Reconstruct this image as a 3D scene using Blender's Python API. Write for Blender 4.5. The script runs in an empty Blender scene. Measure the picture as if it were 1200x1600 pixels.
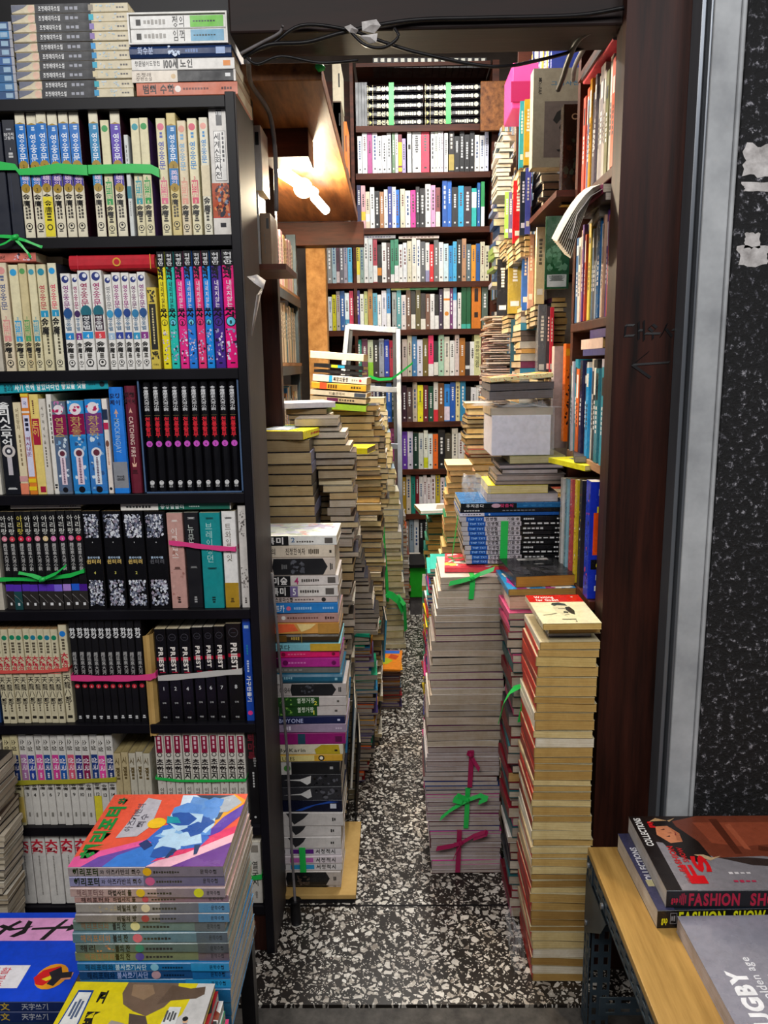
import bpy, math, random
from mathutils import Vector, Matrix
from mathutils.geometry import tessellate_polygon
random.seed(7)
R_ = random.Random(11)
SC = bpy.context.scene
COL = SC.collection
# ------------------------------------------------------------------ camera
H = 1.38
_th, _ps, _ro = math.radians(10.9), math.radians(.94), math.radians(.85)
CF = Vector((-math.sin(_ps)*math.cos(_th), math.cos(_ps)*math.cos(_th), -math.sin(_th)))
_r0 = Vector((math.cos(_ps), math.sin(_ps), 0)); _u0 = _r0.cross(CF)
CR = math.cos(_ro)*_r0 - math.sin(_ro)*_u0
CU = math.sin(_ro)*_r0 + math.cos(_ro)*_u0
CP = Vector((0, 0, H))
cam = bpy.data.cameras.new('camera'); cam.sensor_fit = 'VERTICAL'; cam.sensor_height = 36; cam.lens = 27
cam.clip_start = .02
co = bpy.data.objects.new('camera', cam); COL.objects.link(co)
co.matrix_world = Matrix.Translation(CP) @ Matrix((CR, CU, -CF)).transposed().to_4x4()
SC.camera = co
def ray(x, y): return CF + CR*((x-600)/1200) - CU*((y-800)/1200)
def U(x, y, Y): d = ray(x, y); return CP + d*(Y/d.y)          # photo point on the plane at depth Y
def G(x, y, z=0): d = ray(x, y); return CP + d*((z-H)/d.z)     # photo point on a level plane
def XP(x, y, X): d = ray(x, y); return CP + d*(X/d.x)
# ------------------------------------------------------------------ world, lights, exposure
W = bpy.data.worlds.new('world'); SC.world = W; W.use_nodes = True
W.node_tree.nodes['Background'].inputs[0].default_value = (.80, .86, 1.0, 1)
W.node_tree.nodes['Background'].inputs[1].default_value = .065
SC.view_settings.view_transform = 'Standard'; SC.view_settings.look = 'None'
SC.view_settings.gamma = 1; SC.view_settings.use_curve_mapping = False
SC.view_settings.exposure = 0.42
def area(name, loc, to, sx, sy, power, col=(1, 1, 1)):
    l = bpy.data.lights.new(name, 'AREA'); l.shape = 'RECTANGLE'; l.size = sx; l.size_y = sy; l.energy = power; l.color = col
    o = bpy.data.objects.new(name, l); COL.objects.link(o); o.location = loc
    o.rotation_euler = (Vector(to)-Vector(loc)).to_track_quat('-Z', 'Y').to_euler(); return o
area('street_light', (-.5, -.7, 2.9), (-.2, 1.6, .8), 2.0, .8, 44, (1, .98, .95))
area('awning_light', (1.3, -.2, 2.7), (.8, 1.5, .7), .9, .5, 13, (.93, .96, 1))
area('aisle_tube_light', (.1, 2.5, 2.72), (.1, 2.5, 0), .12, 1.2, 27, (1, .97, .9))
area('aisle_tube_light', (.1, 3.75, 3.12), (.1, 4.1, 0), .9, .12, 27, (1, .97, .92))
# ------------------------------------------------------------------ materials
def lin(h):
    if not isinstance(h, str): return tuple(h)
    v = [int(h[i:i+2], 16)/255 for i in (0, 2, 4)]
    return tuple((c/12.92 if c <= .04045 else ((c+.055)/1.055)**2.4) for c in v)
def node(nt, t, **k):
    n = nt.nodes.new(t)
    for a, b in k.items():
        if a in n.inputs: n.inputs[a].default_value = b
        else: setattr(n, a, b)
    return n
def newmat(name, rough=.5, col=None, metal=0):
    m = bpy.data.materials.new(name); m.use_nodes = True; nt = m.node_tree
    b = nt.nodes['Principled BSDF']; b.inputs['Roughness'].default_value = rough; b.inputs['Metallic'].default_value = metal
    if col is not None: b.inputs['Base Color'].default_value = (*lin(col), 1)
    return m, nt, b
def mixc(nt, fac, a, b, mode='MIX'):
    n = nt.nodes.new('ShaderNodeMix'); n.data_type = 'RGBA'; n.blend_type = mode
    for s, v in ((n.inputs[0], fac), (n.inputs[6], a), (n.inputs[7], b)):
        if hasattr(v, 'node'): nt.links.new(v, s)
        elif isinstance(v, (int, float)): s.default_value = v
        else: s.default_value = (*v, 1)
    return n.outputs[2]
def ramp(nt, src, stops):
    n = nt.nodes.new('ShaderNodeValToRGB'); e = n.color_ramp.elements
    while len(e) < len(stops): e.new(.5)
    for x, (p, c) in zip(e, stops): x.position = p; x.color = (*c, 1) if len(c) == 3 else c
    nt.links.new(src, n.inputs[0]); return n.outputs[0]
def noise(nt, vec, scale, detail=4, rough=.6, **k):
    n = node(nt, 'ShaderNodeTexNoise', Scale=scale, Detail=detail, Roughness=rough, **k)
    if vec: nt.links.new(vec, n.inputs['Vector'])
    return n.outputs[0]
def obj_vec(nt, scale=(1, 1, 1), out='Object'):
    tc = node(nt, 'ShaderNodeTexCoord'); mp = node(nt, 'ShaderNodeMapping'); mp.inputs['Scale'].default_value = scale
    nt.links.new(tc.outputs[out], mp.inputs[0]); return mp.outputs[0]
def bump(nt, b, h, s=.2, d=.01):
    n = node(nt, 'ShaderNodeBump', Strength=s, Distance=d); nt.links.new(h, n.inputs['Height']); nt.links.new(n.outputs[0], b.inputs['Normal'])
MAT = {}
def printed(name, rough):
    m, nt, b = newmat(name, rough)
    a = node(nt, 'ShaderNodeAttribute', attribute_name='Col')
    v = obj_vec(nt); n = noise(nt, v, 60, 5, .7)
    wear = ramp(nt, n, [(.3, (.80, .80, .80)), (.6, (1, 1, 1))])
    nt.links.new(mixc(nt, 1, a.outputs[0], wear, 'MULTIPLY'), b.inputs['Base Color'])
    nt.links.new(ramp(nt, noise(nt, v, 25), [(.3, (rough-.1,)*3), (.7, (rough+.12,)*3)]), b.inputs['Roughness'])
    MAT[name] = m
printed('printed_paper', .42); printed('glossy_print', .24); printed('matte_cloth', .7)
m, nt, b = newmat('page_edges', .85)
a = node(nt, 'ShaderNodeAttribute', attribute_name='Col')
v = obj_vec(nt, (1, 1, 1), 'UV')
mp = node(nt, 'ShaderNodeMapping'); mp.inputs['Scale'].default_value = (6, 1500, 1); nt.links.new(v, mp.inputs[0])
s1 = ramp(nt, noise(nt, mp.outputs[0], 1, 2, .5), [(.32, (.62, .58, .52)), (.55, (1, 1, 1))])
s2 = ramp(nt, noise(nt, obj_vec(nt), 22, 4, .7), [(.3, (.80, .74, .64)), (.62, (1, 1, 1))])
nt.links.new(mixc(nt, 1, mixc(nt, 1, a.outputs[0], s1, 'MULTIPLY'), s2, 'MULTIPLY'), b.inputs['Base Color'])
MAT['page_edges'] = m
def plain(name, c1, c2, rough, scale=8, stretch=(1, 1, 1), metal=0, bmp=0, det=5):
    m, nt, b = newmat(name, rough, None, metal)
    if not metal: b.inputs['Specular IOR Level'].default_value = .22
    n = noise(nt, obj_vec(nt, stretch), scale, det, .65)
    nt.links.new(ramp(nt, n, [(.3, lin(c1)), (.7, lin(c2))]), b.inputs['Base Color'])
    if bmp: bump(nt, b, n, bmp, .004)
    MAT[name] = m; return m, nt, b
plain('black_laminate', '08070b', '131118', .42, 5)
plain('lit_laminate', '342e2c', '4c4644', .6, 6, (1, 1, .3))  # case laminate made paler: the light its side catches is in the colour
plain('dark_red_wood', '120604', '3c1b12', .5, 4, (9, 9, .6), bmp=.15)
plain('beam_wood', '0d0504', '210e0a', .55, 5, (.6, 6, 6), bmp=.15)
plain('warm_wood', '4f2c16', '9a6234', .5, 5, (7, .8, 7), bmp=.15)
plain('shelf_wood', '2c130b', '5a2c1a', .5, 5, (.8, 6, 6), bmp=.1)
plain('worn_ledge', '7a5236', 'b58c68', .6, 9, (4, .7, 4), bmp=.15)
plain('table_ply', '8d6a34', 'c39a56', .42, 4, (9, .7, 9), bmp=.08)
plain('chip_board', '9a6a3a', 'c8975c', .7, 30)
plain('steel_blue', '2c3a44', '45535e', .45, 9, metal=.35)
plain('alloy', '8f949c', 'c0c4ca', .35, 4, metal=.75)
plain('rail_metal', '55585e', '7f8389', .35, 3, (1, 1, .2), metal=.5)
plain('painted_plaster', '8f9194', 'b9bbbd', .7, 6, bmp=.2)
plain('cable_rubber', '0c0b0c', '1d1b1d', .4, 20)
plain('cable_grey', '4b4748', '726d6d', .5, 20)
plain('shop_wall', '3c3430', '5b5048', .85, 3)
plain('concrete', '3b3836', '5e5a55', .8, 30, bmp=.3)
plain('kraft', 'a98548', 'c9a566', .7, 10)
plain('green_crate', '1f9a1f', '35c035', .4, 8)
# straps
for nm, c1, c2 in (('strap_green', '0f9a35', '2fd763'), ('strap_pink', 'd0246e', 'f3559a'), ('strap_red', 'd33a3a', 'f07062'),
                   ('strap_white', 'a9a4a0', 'd8d4d0'), ('strap_olive', '8f8a20', 'c0b93a'), ('strap_crimson', '7d0f3c', 'b01d58')):
    m, nt, b = newmat(nm, .35)
    w = node(nt, 'ShaderNodeTexWave', Scale=260, Distortion=1.5); nt.links.new(obj_vec(nt, (1, 1, 1.6)), w.inputs[0])
    nt.links.new(ramp(nt, w.outputs[1], [(.2, lin(c1)), (.8, lin(c2))]), b.inputs['Base Color']); MAT[nm] = m
# clear plastic wrap
m, nt, b = newmat('clear_wrap', .12, 'e8ecf2'); b.inputs['Alpha'].default_value = .17; MAT['clear_wrap'] = m
bump(nt, b, noise(nt, obj_vec(nt), 40, 3), .8, .01)
# terrazzo floor
m, nt, b = newmat('terrazzo', .33)
v = obj_vec(nt)
wob = node(nt, 'ShaderNodeTexNoise', Scale=45, Detail=1)
nt.links.new(v, wob.inputs['Vector'])
vv = node(nt, 'ShaderNodeVectorMath', operation='MULTIPLY_ADD'); vv.inputs[1].default_value = (.012, .012, 0)
nt.links.new(wob.outputs[1], vv.inputs[0]); nt.links.new(v, vv.inputs[2])
col = lin('2a2624')
mx = None
for sc, th, keep in ((54, .20, .50), (96, .23, .62), (180, .25, .66)):
    mpn = node(nt, 'ShaderNodeMapping'); mpn.inputs['Location'].default_value = (sc*.13, sc*.07, 0); mpn.inputs['Rotation'].default_value = (0, 0, sc); nt.links.new(vv.outputs[0], mpn.inputs[0])
    e = node(nt, 'ShaderNodeTexVoronoi', feature='DISTANCE_TO_EDGE', voronoi_dimensions='2D', Scale=sc)
    f = node(nt, 'ShaderNodeTexVoronoi', feature='F1', voronoi_dimensions='2D', Scale=sc)
    nt.links.new(mpn.outputs[0], e.inputs['Vector']); nt.links.new(mpn.outputs[0], f.inputs['Vector'])
    g = node(nt, 'ShaderNodeMath', operation='GREATER_THAN'); nt.links.new(e.outputs['Distance'], g.inputs[0]); g.inputs[1].default_value = th
    sx = node(nt, 'ShaderNodeSeparateColor'); nt.links.new(f.outputs['Color'], sx.inputs[0])
    k = node(nt, 'ShaderNodeMath', operation='GREATER_THAN'); nt.links.new(sx.outputs[0], k.inputs[0]); k.inputs[1].default_value = keep
    mu = node(nt, 'ShaderNodeMath', operation='MULTIPLY'); nt.links.new(g.outputs[0], mu.inputs[0]); nt.links.new(k.outputs[0], mu.inputs[1])
    chip = ramp(nt, sx.outputs[1], [(0, lin('8d8378')), (.35, lin('cfc8bc')), (1, lin('f4efe6'))])
    base = mx if mx is not None else ramp(nt, noise(nt, v, 8), [(.3, lin('1a1614')), (.7, lin('37302b'))])
    mx = mixc(nt, mu.outputs[0], base, chip)
dirt = ramp(nt, noise(nt, v, 2.2, 6, .7), [(.28, (.55, .52, .50)), (.62, (1, 1, 1))])
nt.links.new(mixc(nt, 1, mx, dirt, 'MULTIPLY'), b.inputs['Base Color']); MAT['terrazzo'] = m
# black pitted stone wall with torn paper remains
m, nt, b = newmat('pitted_wall', .55)
v = obj_vec(nt)
n1 = noise(nt, v, 75, 8, .75); n2 = noise(nt, v, 7, 4, .6)
fl = ramp(nt, n1, [(.54, lin('0e0d10')), (.585, lin('6a6970')), (.63, lin('d9d6da'))])
bs = ramp(nt, n2, [(.35, (.35, .35, .38)), (.65, (1, 1, 1))])
nt.links.new(mixc(nt, 1, fl, bs, 'MULTIPLY'), b.inputs['Base Color']); bump(nt, b, n1, .8, .008); MAT['pitted_wall'] = m
plain('torn_paper', '8f8a88', 'cfcac8', .8, 40, bmp=.3)
m, nt, b = newmat('lamp_tube', .4, 'ffffff'); b.inputs['Emission Color'].default_value = (1, .93, .78, 1); b.inputs['Emission Strength'].default_value = 14; MAT['lamp_tube'] = m
# ------------------------------------------------------------------ mesh builder
class MB:
    def __init__(s, mats): s.mats = mats; s.v = []; s.f = []; s.c = []; s.m = []; s.u = []
    def face(s, pts, col=(1, 1, 1), mat=0, uv=None):
        n = len(s.v); s.v += [tuple(p) for p in pts]; s.f.append(tuple(range(n, n+len(pts)))); s.c.append(col); s.m.append(mat)
        s.u.append(uv or [(0, 0)]*len(pts))
    def box(s, x0, x1, y0, y1, z0, z1, col=(1, 1, 1), mat=0):
        p = [(x, y, z) for z in (z0, z1) for y in (y0, y1) for x in (x0, x1)]
        n = len(s.v); s.v += p
        for q in ((0, 2, 3, 1), (4, 5, 7, 6), (0, 1, 5, 4), (2, 6, 7, 3), (0, 4, 6, 2), (1, 3, 7, 5)):
            s.f.append(tuple(n+i for i in q)); s.c.append(col); s.m.append(mat); s.u.append([(0, 0)]*4)
        return s
    def tube(s, pts, r, n=8, col=(1, 1, 1), mat=0, cap=True):
        pts = [Vector(p) for p in pts]; rings = []; up = Vector((0, 0, 1))
        for i, p in enumerate(pts):
            d = (pts[min(i+1, len(pts)-1)]-pts[max(i-1, 0)]).normalized()
            a = d.cross(up if abs(d.z) < .95 else Vector((1, 0, 0))).normalized(); bb = d.cross(a)
            rr = r[i] if isinstance(r, (list, tuple)) else r
            b0 = len(s.v); s.v += [tuple(p + a*(rr*math.cos(k*2*math.pi/n)) + bb*(rr*math.sin(k*2*math.pi/n))) for k in range(n)]; rings.append(b0)
        for a0, b0 in zip(rings, rings[1:]):
            for k in range(n):
                s.f.append((a0+k, a0+(k+1) % n, b0+(k+1) % n, b0+k)); s.c.append(col); s.m.append(mat); s.u.append([(0, 0)]*4)
        if cap:
            for b0 in (rings[0], rings[-1]):
                s.f.append(tuple(b0+k for k in range(n))); s.c.append(col); s.m.append(mat); s.u.append([(0, 0)]*n)
        return s
    def ribbon(s, pts, wv, th=.0006, mat=0, twist=None, wscale=None):
        pts = [Vector(p) for p in pts]; rows = []
        for i, p in enumerate(pts):
            w = Vector(wv[i] if isinstance(wv, list) else wv) * .5
            d = (pts[min(i+1, len(pts)-1)]-pts[max(i-1, 0)]).normalized()
            if wscale: w = w*wscale[i]
            n = d.cross(w).normalized()*th*.5
            b0 = len(s.v); s.v += [tuple(p+w+n), tuple(p-w+n), tuple(p-w-n), tuple(p+w-n)]; rows.append(b0)
        for a0, b0 in zip(rows, rows[1:]):
            for k in range(4):
                s.f.append((a0+k, a0+(k+1) % 4, b0+(k+1) % 4, b0+k)); s.c.append((1, 1, 1)); s.m.append(mat); s.u.append([(0, 0)]*4)
        for b0 in (rows[0], rows[-1]):
            s.f.append((b0, b0+1, b0+2, b0+3)); s.c.append((1, 1, 1)); s.m.append(mat); s.u.append([(0, 0)]*4)
        return s
    def build(s, name, parent=None, smooth=False, bevel=0):
        me = bpy.data.meshes.new(name); me.from_pydata(s.v, [], s.f)
        for q in s.mats: me.materials.append(MAT[q])
        me.polygons.foreach_set('material_index', s.m)
        if any(q in ('printed_paper', 'glossy_print', 'matte_cloth', 'page_edges') for q in s.mats):
            at = me.color_attributes.new('Col', 'FLOAT_COLOR', 'CORNER'); buf = []
            for f, c in zip(s.f, s.c): buf += [c[0], c[1], c[2], 1]*len(f)
            at.data.foreach_set('color', buf)
            uvl = me.uv_layers.new(name='UV'); ub = []
            for u in s.u:
                for q in u: ub += q
            uvl.data.foreach_set('uv', ub)
        if smooth: me.polygons.foreach_set('use_smooth', [True]*len(s.f))
        me.update()
        o = bpy.data.objects.new(name, me); COL.objects.link(o)
        if parent: o.parent = parent
        if bevel:
            bv = o.modifiers.new('soft_edges', 'BEVEL'); bv.width = bevel; bv.segments = 2; bv.limit_method = 'ANGLE'
        return o
def tag(o, label, cat, group=None, kind=None):
    if label: o['label'] = label
    if cat: o['category'] = cat
    if group: o['group'] = group
    if kind: o['kind'] = kind
    return o
def empty(name, loc=(0, 0, 0), rz=0, label=None, cat=None, group=None):
    o = bpy.data.objects.new(name, None); COL.objects.link(o); o.location = loc; o.rotation_euler = (0, 0, rz); o.empty_display_size = .02
    return tag(o, label, cat, group)
def struct(name, mb, bevel=0): o = mb.build(name, bevel=bevel); o['kind'] = 'structure'; return o
def bx(mat, *a): return MB([mat]).box(*a)
# ------------------------------------------------------------------ glyphs
_gc = {}
_tc = bpy.data.curves.new('glyph_source', 'FONT'); _tc.resolution_u = 2
_to = bpy.data.objects.new('glyph_source', _tc); _gs = bpy.data.scenes.new('glyph_scene'); _gs.collection.objects.link(_to)
def glyph(ch, bold=0):
    k = (ch, bold)
    if k not in _gc:
        _tc.body = ch; _tc.offset = bold
        _tc.resolution_u = 1 if ord(ch) > 0x1000 else 3
        _gs.view_layers[0].update()
        ev = _to.evaluated_get(_gs.view_layers[0].depsgraph); me = ev.to_mesh()
        vs = [(q.co.x, q.co.y) for q in me.vertices]; fs = [tuple(p.vertices) for p in me.polygons]
        ev.to_mesh_clear()
        adv = 1.0 if ord(ch) > 0x1000 else (max([q[0] for q in vs])+.07 if vs else .35)
        _gc[k] = (vs, fs, adv)
    return _gc[k]
def put(mb, ch, o, ex, ey, sx, sy, col, mat, bold=0):
    vs, fs, adv = glyph(ch, bold); n = len(mb.v)
    mb.v += [tuple(o + ex*(x*sx) + ey*(y*sy)) for x, y in vs]
    for f in fs: mb.f.append(tuple(n+i for i in f)); mb.c.append(col); mb.m.append(mat); mb.u.append([(0, 0)]*len(f))
    return adv*sx
def text(mb, s, o, ex, ey, size, col, mat=0, fit=None, bold=0, maxstretch=1.25):
    """one line from o along ex, its letters standing up along ey; fit = its length"""
    wid = sum(glyph(c, bold)[2] for c in s)*size; sx = size
    if fit:
        k = fit/max(wid, 1e-6)
        sx = size*min(k, maxstretch)
    p = Vector(o)
    for c in s: p = p + ex*put(mb, c, p, ex, ey, sx, size, col, mat, bold)
# ------------------------------------------------------------------ one face's design: P(s, t, e) maps to 3-D, h long and T wide
def draw(mb, P, h, T, els, e0=.00025, mat=0, flip=False):
    exs = (P(1, 0, 0)-P(0, 0, 0)); eys = (P(0, 1, 0)-P(0, 0, 0))
    for i, el in enumerate(els):
        e = e0 + i*.00004; k = el[0]
        if k == 'b':
            t0, t1 = (el[4], el[5]) if len(el) > 4 else (0, 1)
            a, b_ = el[1]*h, el[2]*h
            mb.face([P(a, t0*T, e), P(b_, t0*T, e), P(b_, t1*T, e), P(a, t1*T, e)], lin(el[3]), mat)
        elif k in 'cd':
            tc = el[4] if len(el) > 4 else .5; r = el[2]*T; sq = el[5] if len(el) > 5 else 1
            mb.face([P(el[1]*h+sq*r*math.cos(q*math.pi/9), tc*T+r*math.sin(q*math.pi/9), e) for q in range(18)], lin(el[3]), mat)
        elif k == 'o':
            r1 = el[2]*T; r2 = r1*el[4]
            for q in range(14):
                a, b_ = q*math.pi/7, (q+1)*math.pi/7
                mb.face([P(el[1]*h+r*math.cos(g), .5*T+r*math.sin(g), e) for r, g in ((r1, a), (r1, b_), (r2, b_), (r2, a))], lin(el[3]), mat)
        elif k == 't':   # letters upright, one below the other
            s0, s1, c, tx = el[1]*h, el[2]*h, lin(el[3]), el[4]
            tc = el[5] if len(el) > 5 else .5; wf = el[6] if len(el) > 6 else .78; bold = el[7] if len(el) > 7 else .012
            step = (s1-s0)/len(tx); sz = wf*T; sy = min(step*1.02, sz*1.6)
            for q, ch in enumerate(tx):
                adv = glyph(ch, bold)[2]
                sxx = sz if ord(ch) > 0x1000 else min(sz, sy*1.1)
                put(mb, ch, P(s0+step*q+sy*.86, tc*T-adv*sxx/2, e), eys, -exs, sxx, sy, c, mat, bold)
        elif k == 'r':   # letters turned along the spine
            s0, s1, c, tx = el[1]*h, el[2]*h, lin(el[3]), el[4]
            tc = el[5] if len(el) > 5 else .5; wf = el[6] if len(el) > 6 else .6; bold = el[7] if len(el) > 7 else .012
            sz = wf*T
            text(mb, tx, P(s0, tc*T-sz*.37, e), exs, eys, sz, c, mat, s1-s0, bold)
        elif k == 'T':   # a line across the spine
            s0, s1, c, tx = el[1]*h, el[2]*h, lin(el[3]), el[4]; bold = el[5] if len(el) > 5 else .012
            sz = (s1-s0)
            wid = min(.9*T, sum(glyph(q, bold)[2] for q in tx)*sz)
            text(mb, tx, P(s1, T/2-wid/2, e), eys, -exs, sz, c, mat, wid, bold, 1)
        elif k == 'm':   # faint small print, too small to read
            s0, s1, c = el[1]*h, el[2]*h, lin(el[3]); tc = el[4] if len(el) > 4 else .5; wf = el[5] if len(el) > 5 else .2
            n = el[6] if len(el) > 6 else 7; d = (s1-s0)/n
            for q in range(n):
                hh = wf*T*R_.uniform(.6, 1)/2
                mb.face([P(s0+d*q, tc*T-hh, e), P(s0+d*(q+.7), tc*T-hh, e), P(s0+d*(q+.7), tc*T+hh, e), P(s0+d*q, tc*T+hh, e)], c, mat)
        elif k == 'p':   # polygon
            pts = [(a*h, b_*T) for a, b_ in el[2]]
            tri = tessellate_polygon([[Vector((a, b_, 0)) for a, b_ in pts]]); n = len(mb.v)
            mb.v += [tuple(P(a, b_, e)) for a, b_ in pts]
            for t in tri: mb.f.append((n+t[0], n+t[1], n+t[2])); mb.c.append(lin(el[1])); mb.m.append(mat); mb.u.append([(0, 0)]*3)
        elif k == 'n':   # speckled artwork in s0..s1
            s0, s1, c, cnt = el[1]*h, el[2]*h, el[3], el[4]
            for q in range(cnt):
                a = R_.uniform(s0, s1); bq = R_.uniform(.12, .88)*T; rr = R_.uniform(.04, .13)*T*(el[5] if len(el) > 5 else 1); w0 = R_.uniform(0, 6)
                cc = lin(c[R_.randrange(len(c))] if isinstance(c, (list, tuple)) else c)
                mb.face([P(min(max(a+rr*R_.uniform(.5, 1.9)*math.cos(w0+g*1.05), s0), s1), min(max(bq+rr*R_.uniform(.6, 1.4)*math.sin(w0+g*1.05), .03*T), .97*T), e+q*4e-7) for g in range(6)], cc, mat)
# ------------------------------------------------------------------ book
BN = [0]; BOOKS = []
FAR = {114, 160, 161, 162, 163, 164, 165, 166, 167, 168, 176, 179, 218, 220, 221, 224, 225, 226, 227, 228, 229, 230, 231, 232, 239, 246, 249, 258, 262, 276, 277, 329, 332, 350, 352, 358, 359, 360, 361, 362, 363, 364, 365, 366, 367, 369, 371, 372, 373, 374, 375, 376, 377, 378, 379, 381, 382, 383, 384, 385, 386, 387, 388, 389, 390, 391, 392, 393, 395, 396, 398, 399, 401, 402, 403, 404, 406, 407, 408, 410, 411, 412, 414, 419, 423, 424, 425, 426, 427, 428, 429, 431, 435, 436, 437, 442, 443, 444, 459, 476, 477, 480, 481, 482, 483, 484, 485}   # small or half-hidden books that join the one object of distant books
PAGE = ['e9dfc8', 'e2d5b8', 'efe8d8', 'd9cba8']
SM = MB(['printed_paper', 'page_edges'])   # the small, far books: one object
def book(loc, h, w, T, col, els=(), mode='up', rz=0, pages=None, hard=False, label=None, group=None, name='book', mat='printed_paper',
         back=None, front=None, art=None, wave=0, tilt=0, stuff=False, k=None, cat='book'):
    """h long, w deep, T thick. lying: spine towards -Y, head at -X. standing: turned a quarter. Origin at its foot"""
    pc = lin(pages or PAGE[R_.randrange(4)]); c = lin(col); cb = lin(back) if back else c; cf = lin(front) if front else cb
    if not stuff:
        BN[0] += 1
        if name == 'book' and BN[0] in FAR: stuff = True
    if mode == 'up': L = lambda x, y, z: Vector((z-T/2, y, h/2-x))
    else: L = lambda x, y, z: Vector((x, y, z))
    if stuff:
        M4 = Matrix.Translation(loc) @ Matrix.Rotation(rz, 4, 'Z') @ (Matrix.Rotation(tilt, 4, 'Y') if tilt else Matrix.Identity(4))
        Q = lambda x, y, z: M4 @ L(x, y, z)
        a, b_ = -h/2, h/2; mb = SM; n = .0012
        mb.face([Q(a, 0, 0), Q(b_, 0, 0), Q(b_, 0, T), Q(a, 0, T)], c, 0)
        mb.face([Q(a, 0, 0), Q(a, w, 0), Q(b_, w, 0), Q(b_, 0, 0)], cb, 0)
        mb.face([Q(a, 0, T), Q(b_, 0, T), Q(b_, w, T), Q(a, w, T)], cf, 0)
        i = .0015
        for q, uv in (([(a+i, 0, n), (a+i, 0, T-n), (a+i, w-i, T-n), (a+i, w-i, n)], None), ([(b_-i, 0, n), (b_-i, w-i, n), (b_-i, w-i, T-n), (b_-i, 0, T-n)], None),
                      ([(a, w-i, n), (a, w-i, T-n), (b_, w-i, T-n), (b_, w-i, n)], None)):
            mb.face([Q(*t) for t in q], pc, 1, [(t[0]+t[1], t[2]) for t in q])
        if els: draw(mb, lambda s, t, e: Q(a+s, -e, t), h, T, els)
        if art: draw(mb, lambda s, t, e: Q(a+s, t, T+e), h, w, art)
        return
    root = empty(name, loc, rz, label, cat, group)
    if tilt: root.rotation_euler = (0, tilt, rz)
    if art: wave = 0
    BOOKS.append((BN[0], root))
    k = k or (.0024 if hard else .0008); oh = .003 if hard else .0006
    ph = R_.uniform(0, 6); A = wave
    def D(x, y, z):
        if A: z = z + A*math.sin(x*17+ph)*math.cos(y*19+ph)
        return L(x, y, z)
    nx = 6 if A else 1; ny = 4 if A else 1
    bv = min(T*.3, .004 if hard else .0012)
    arc = [(bv, 0), (0, bv), (0, T-bv), (bv, T)] if not hard else [(bv*1.5, 0), (bv*.4, bv*.5), (-.0015, T*.3), (-.0015, T*.7), (bv*.4, T-bv*.5), (bv*1.5, T)]
    if not hard or T < .006: arc = [(bv, 0), (0, bv), (0, T-bv), (bv, T)]; sp = 0
    else: sp = -.0015
    yl = [bv*1.5+(w-bv*1.5)*j/ny for j in range(1, ny+1)]
    out = [(y, 0) for y in reversed(yl)] + arc + [(y, T) for y in yl]
    inn = [(y, T-k) for y in reversed(yl)] + [(bv+k, T-k), (bv+k, k)] + [(y, k) for y in yl]
    prof = out + inn; N = len(prof); mb = MB([mat])
    ns = len(yl)
    pcol = [cb]*(ns) + [c]*(len(arc)-1) + [cf]*ns + [cf]*1 + [cf]*(ns) + [c] + [cb]*(ns) + [cb]
    for i in range(nx+1):
        x = -h/2+h*i/nx
        mb.v += [tuple(D(x, y, z)) for y, z in prof]
    for i in range(nx):
        for j in range(N):
            mb.f.append((i*N+j, i*N+(j+1) % N, (i+1)*N+(j+1) % N, (i+1)*N+j)); mb.c.append(pcol[j] if j < len(pcol) else cb); mb.m.append(0); mb.u.append([(0, 0)]*4)
    # the ends of the cover boards, as quads between outer and inner outline
    M_ = len(out); P2 = len(inn)
    if not hard: c_e = tuple(q*.55 for q in pc)  # pale cut edge darkened, painting in the shaded gaps between stacked books
    else: c_e = cb
    for base in (0, nx*N):
        for j in range(ns-1):
            mb.f.append((base+j, base+j+1, base+N-2-j, base+N-1-j)); mb.c.append(c_e); mb.m.append(0); mb.u.append([(0, 0)]*4)
            mb.f.append((base+M_-1-j, base+M_-2-j, base+M_+1+j, base+M_+j)); mb.c.append(c_e); mb.m.append(0); mb.u.append([(0, 0)]*4)
        mb.f.append(tuple([base+j for j in range(ns-1, M_-ns+1)] + [base+M_+ns-1, base+M_+ns, base+M_+ns+1, base+M_+ns+2][0:4])); mb.c.append(c_e); mb.m.append(0); mb.u.append([(0, 0)]*len(mb.f[-1]))
    if els: draw(mb, lambda s, t, e: D(-h/2+s, sp-e, t), h, T, els)
    if art: draw(mb, lambda s, t, e: D(-h/2+s, t, T+e), h, w, art)
    mb.build('cover', root)
    pb = MB(['page_edges']); x0, x1, y0, y1, z0, z1 = -h/2+oh, h/2-oh, bv+k, w-oh, k, T-k
    nxp, nyp = nx, ny
    gx = [x0+(x1-x0)*i/nxp for i in range(nxp+1)]; gy = [y0+(y1-y0)*i/nyp for i in range(nyp+1)]
    def strip(ps, flip=0):
        for p, q in zip(ps, ps[1:]):
            pb.face([D(*p, z0), D(*q, z0), D(*q, z1), D(*p, z1)], pc, 0, [(p[0]+p[1], z0), (q[0]+q[1], z0), (q[0]+q[1], z1), (p[0]+p[1], z1)])
    strip([(x0, y) for y in gy]); strip([(x1, y) for y in gy]); strip([(x, y1) for x in gx]); strip([(x, y0) for x in gx])
    for z in (z0, z1):
        for i in range(nxp):
            for j in range(nyp):
                pb.face([D(gx[i], gy[j], z), D(gx[i+1], gy[j], z), D(gx[i+1], gy[j+1], z), D(gx[i], gy[j+1], z)], pc, 0)
    pb.build('page_block', root)
    return root
_ONES = 'zeroth first second third fourth fifth sixth seventh eighth ninth tenth eleventh twelfth thirteenth fourteenth fifteenth sixteenth seventeenth eighteenth nineteenth'.split()
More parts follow.
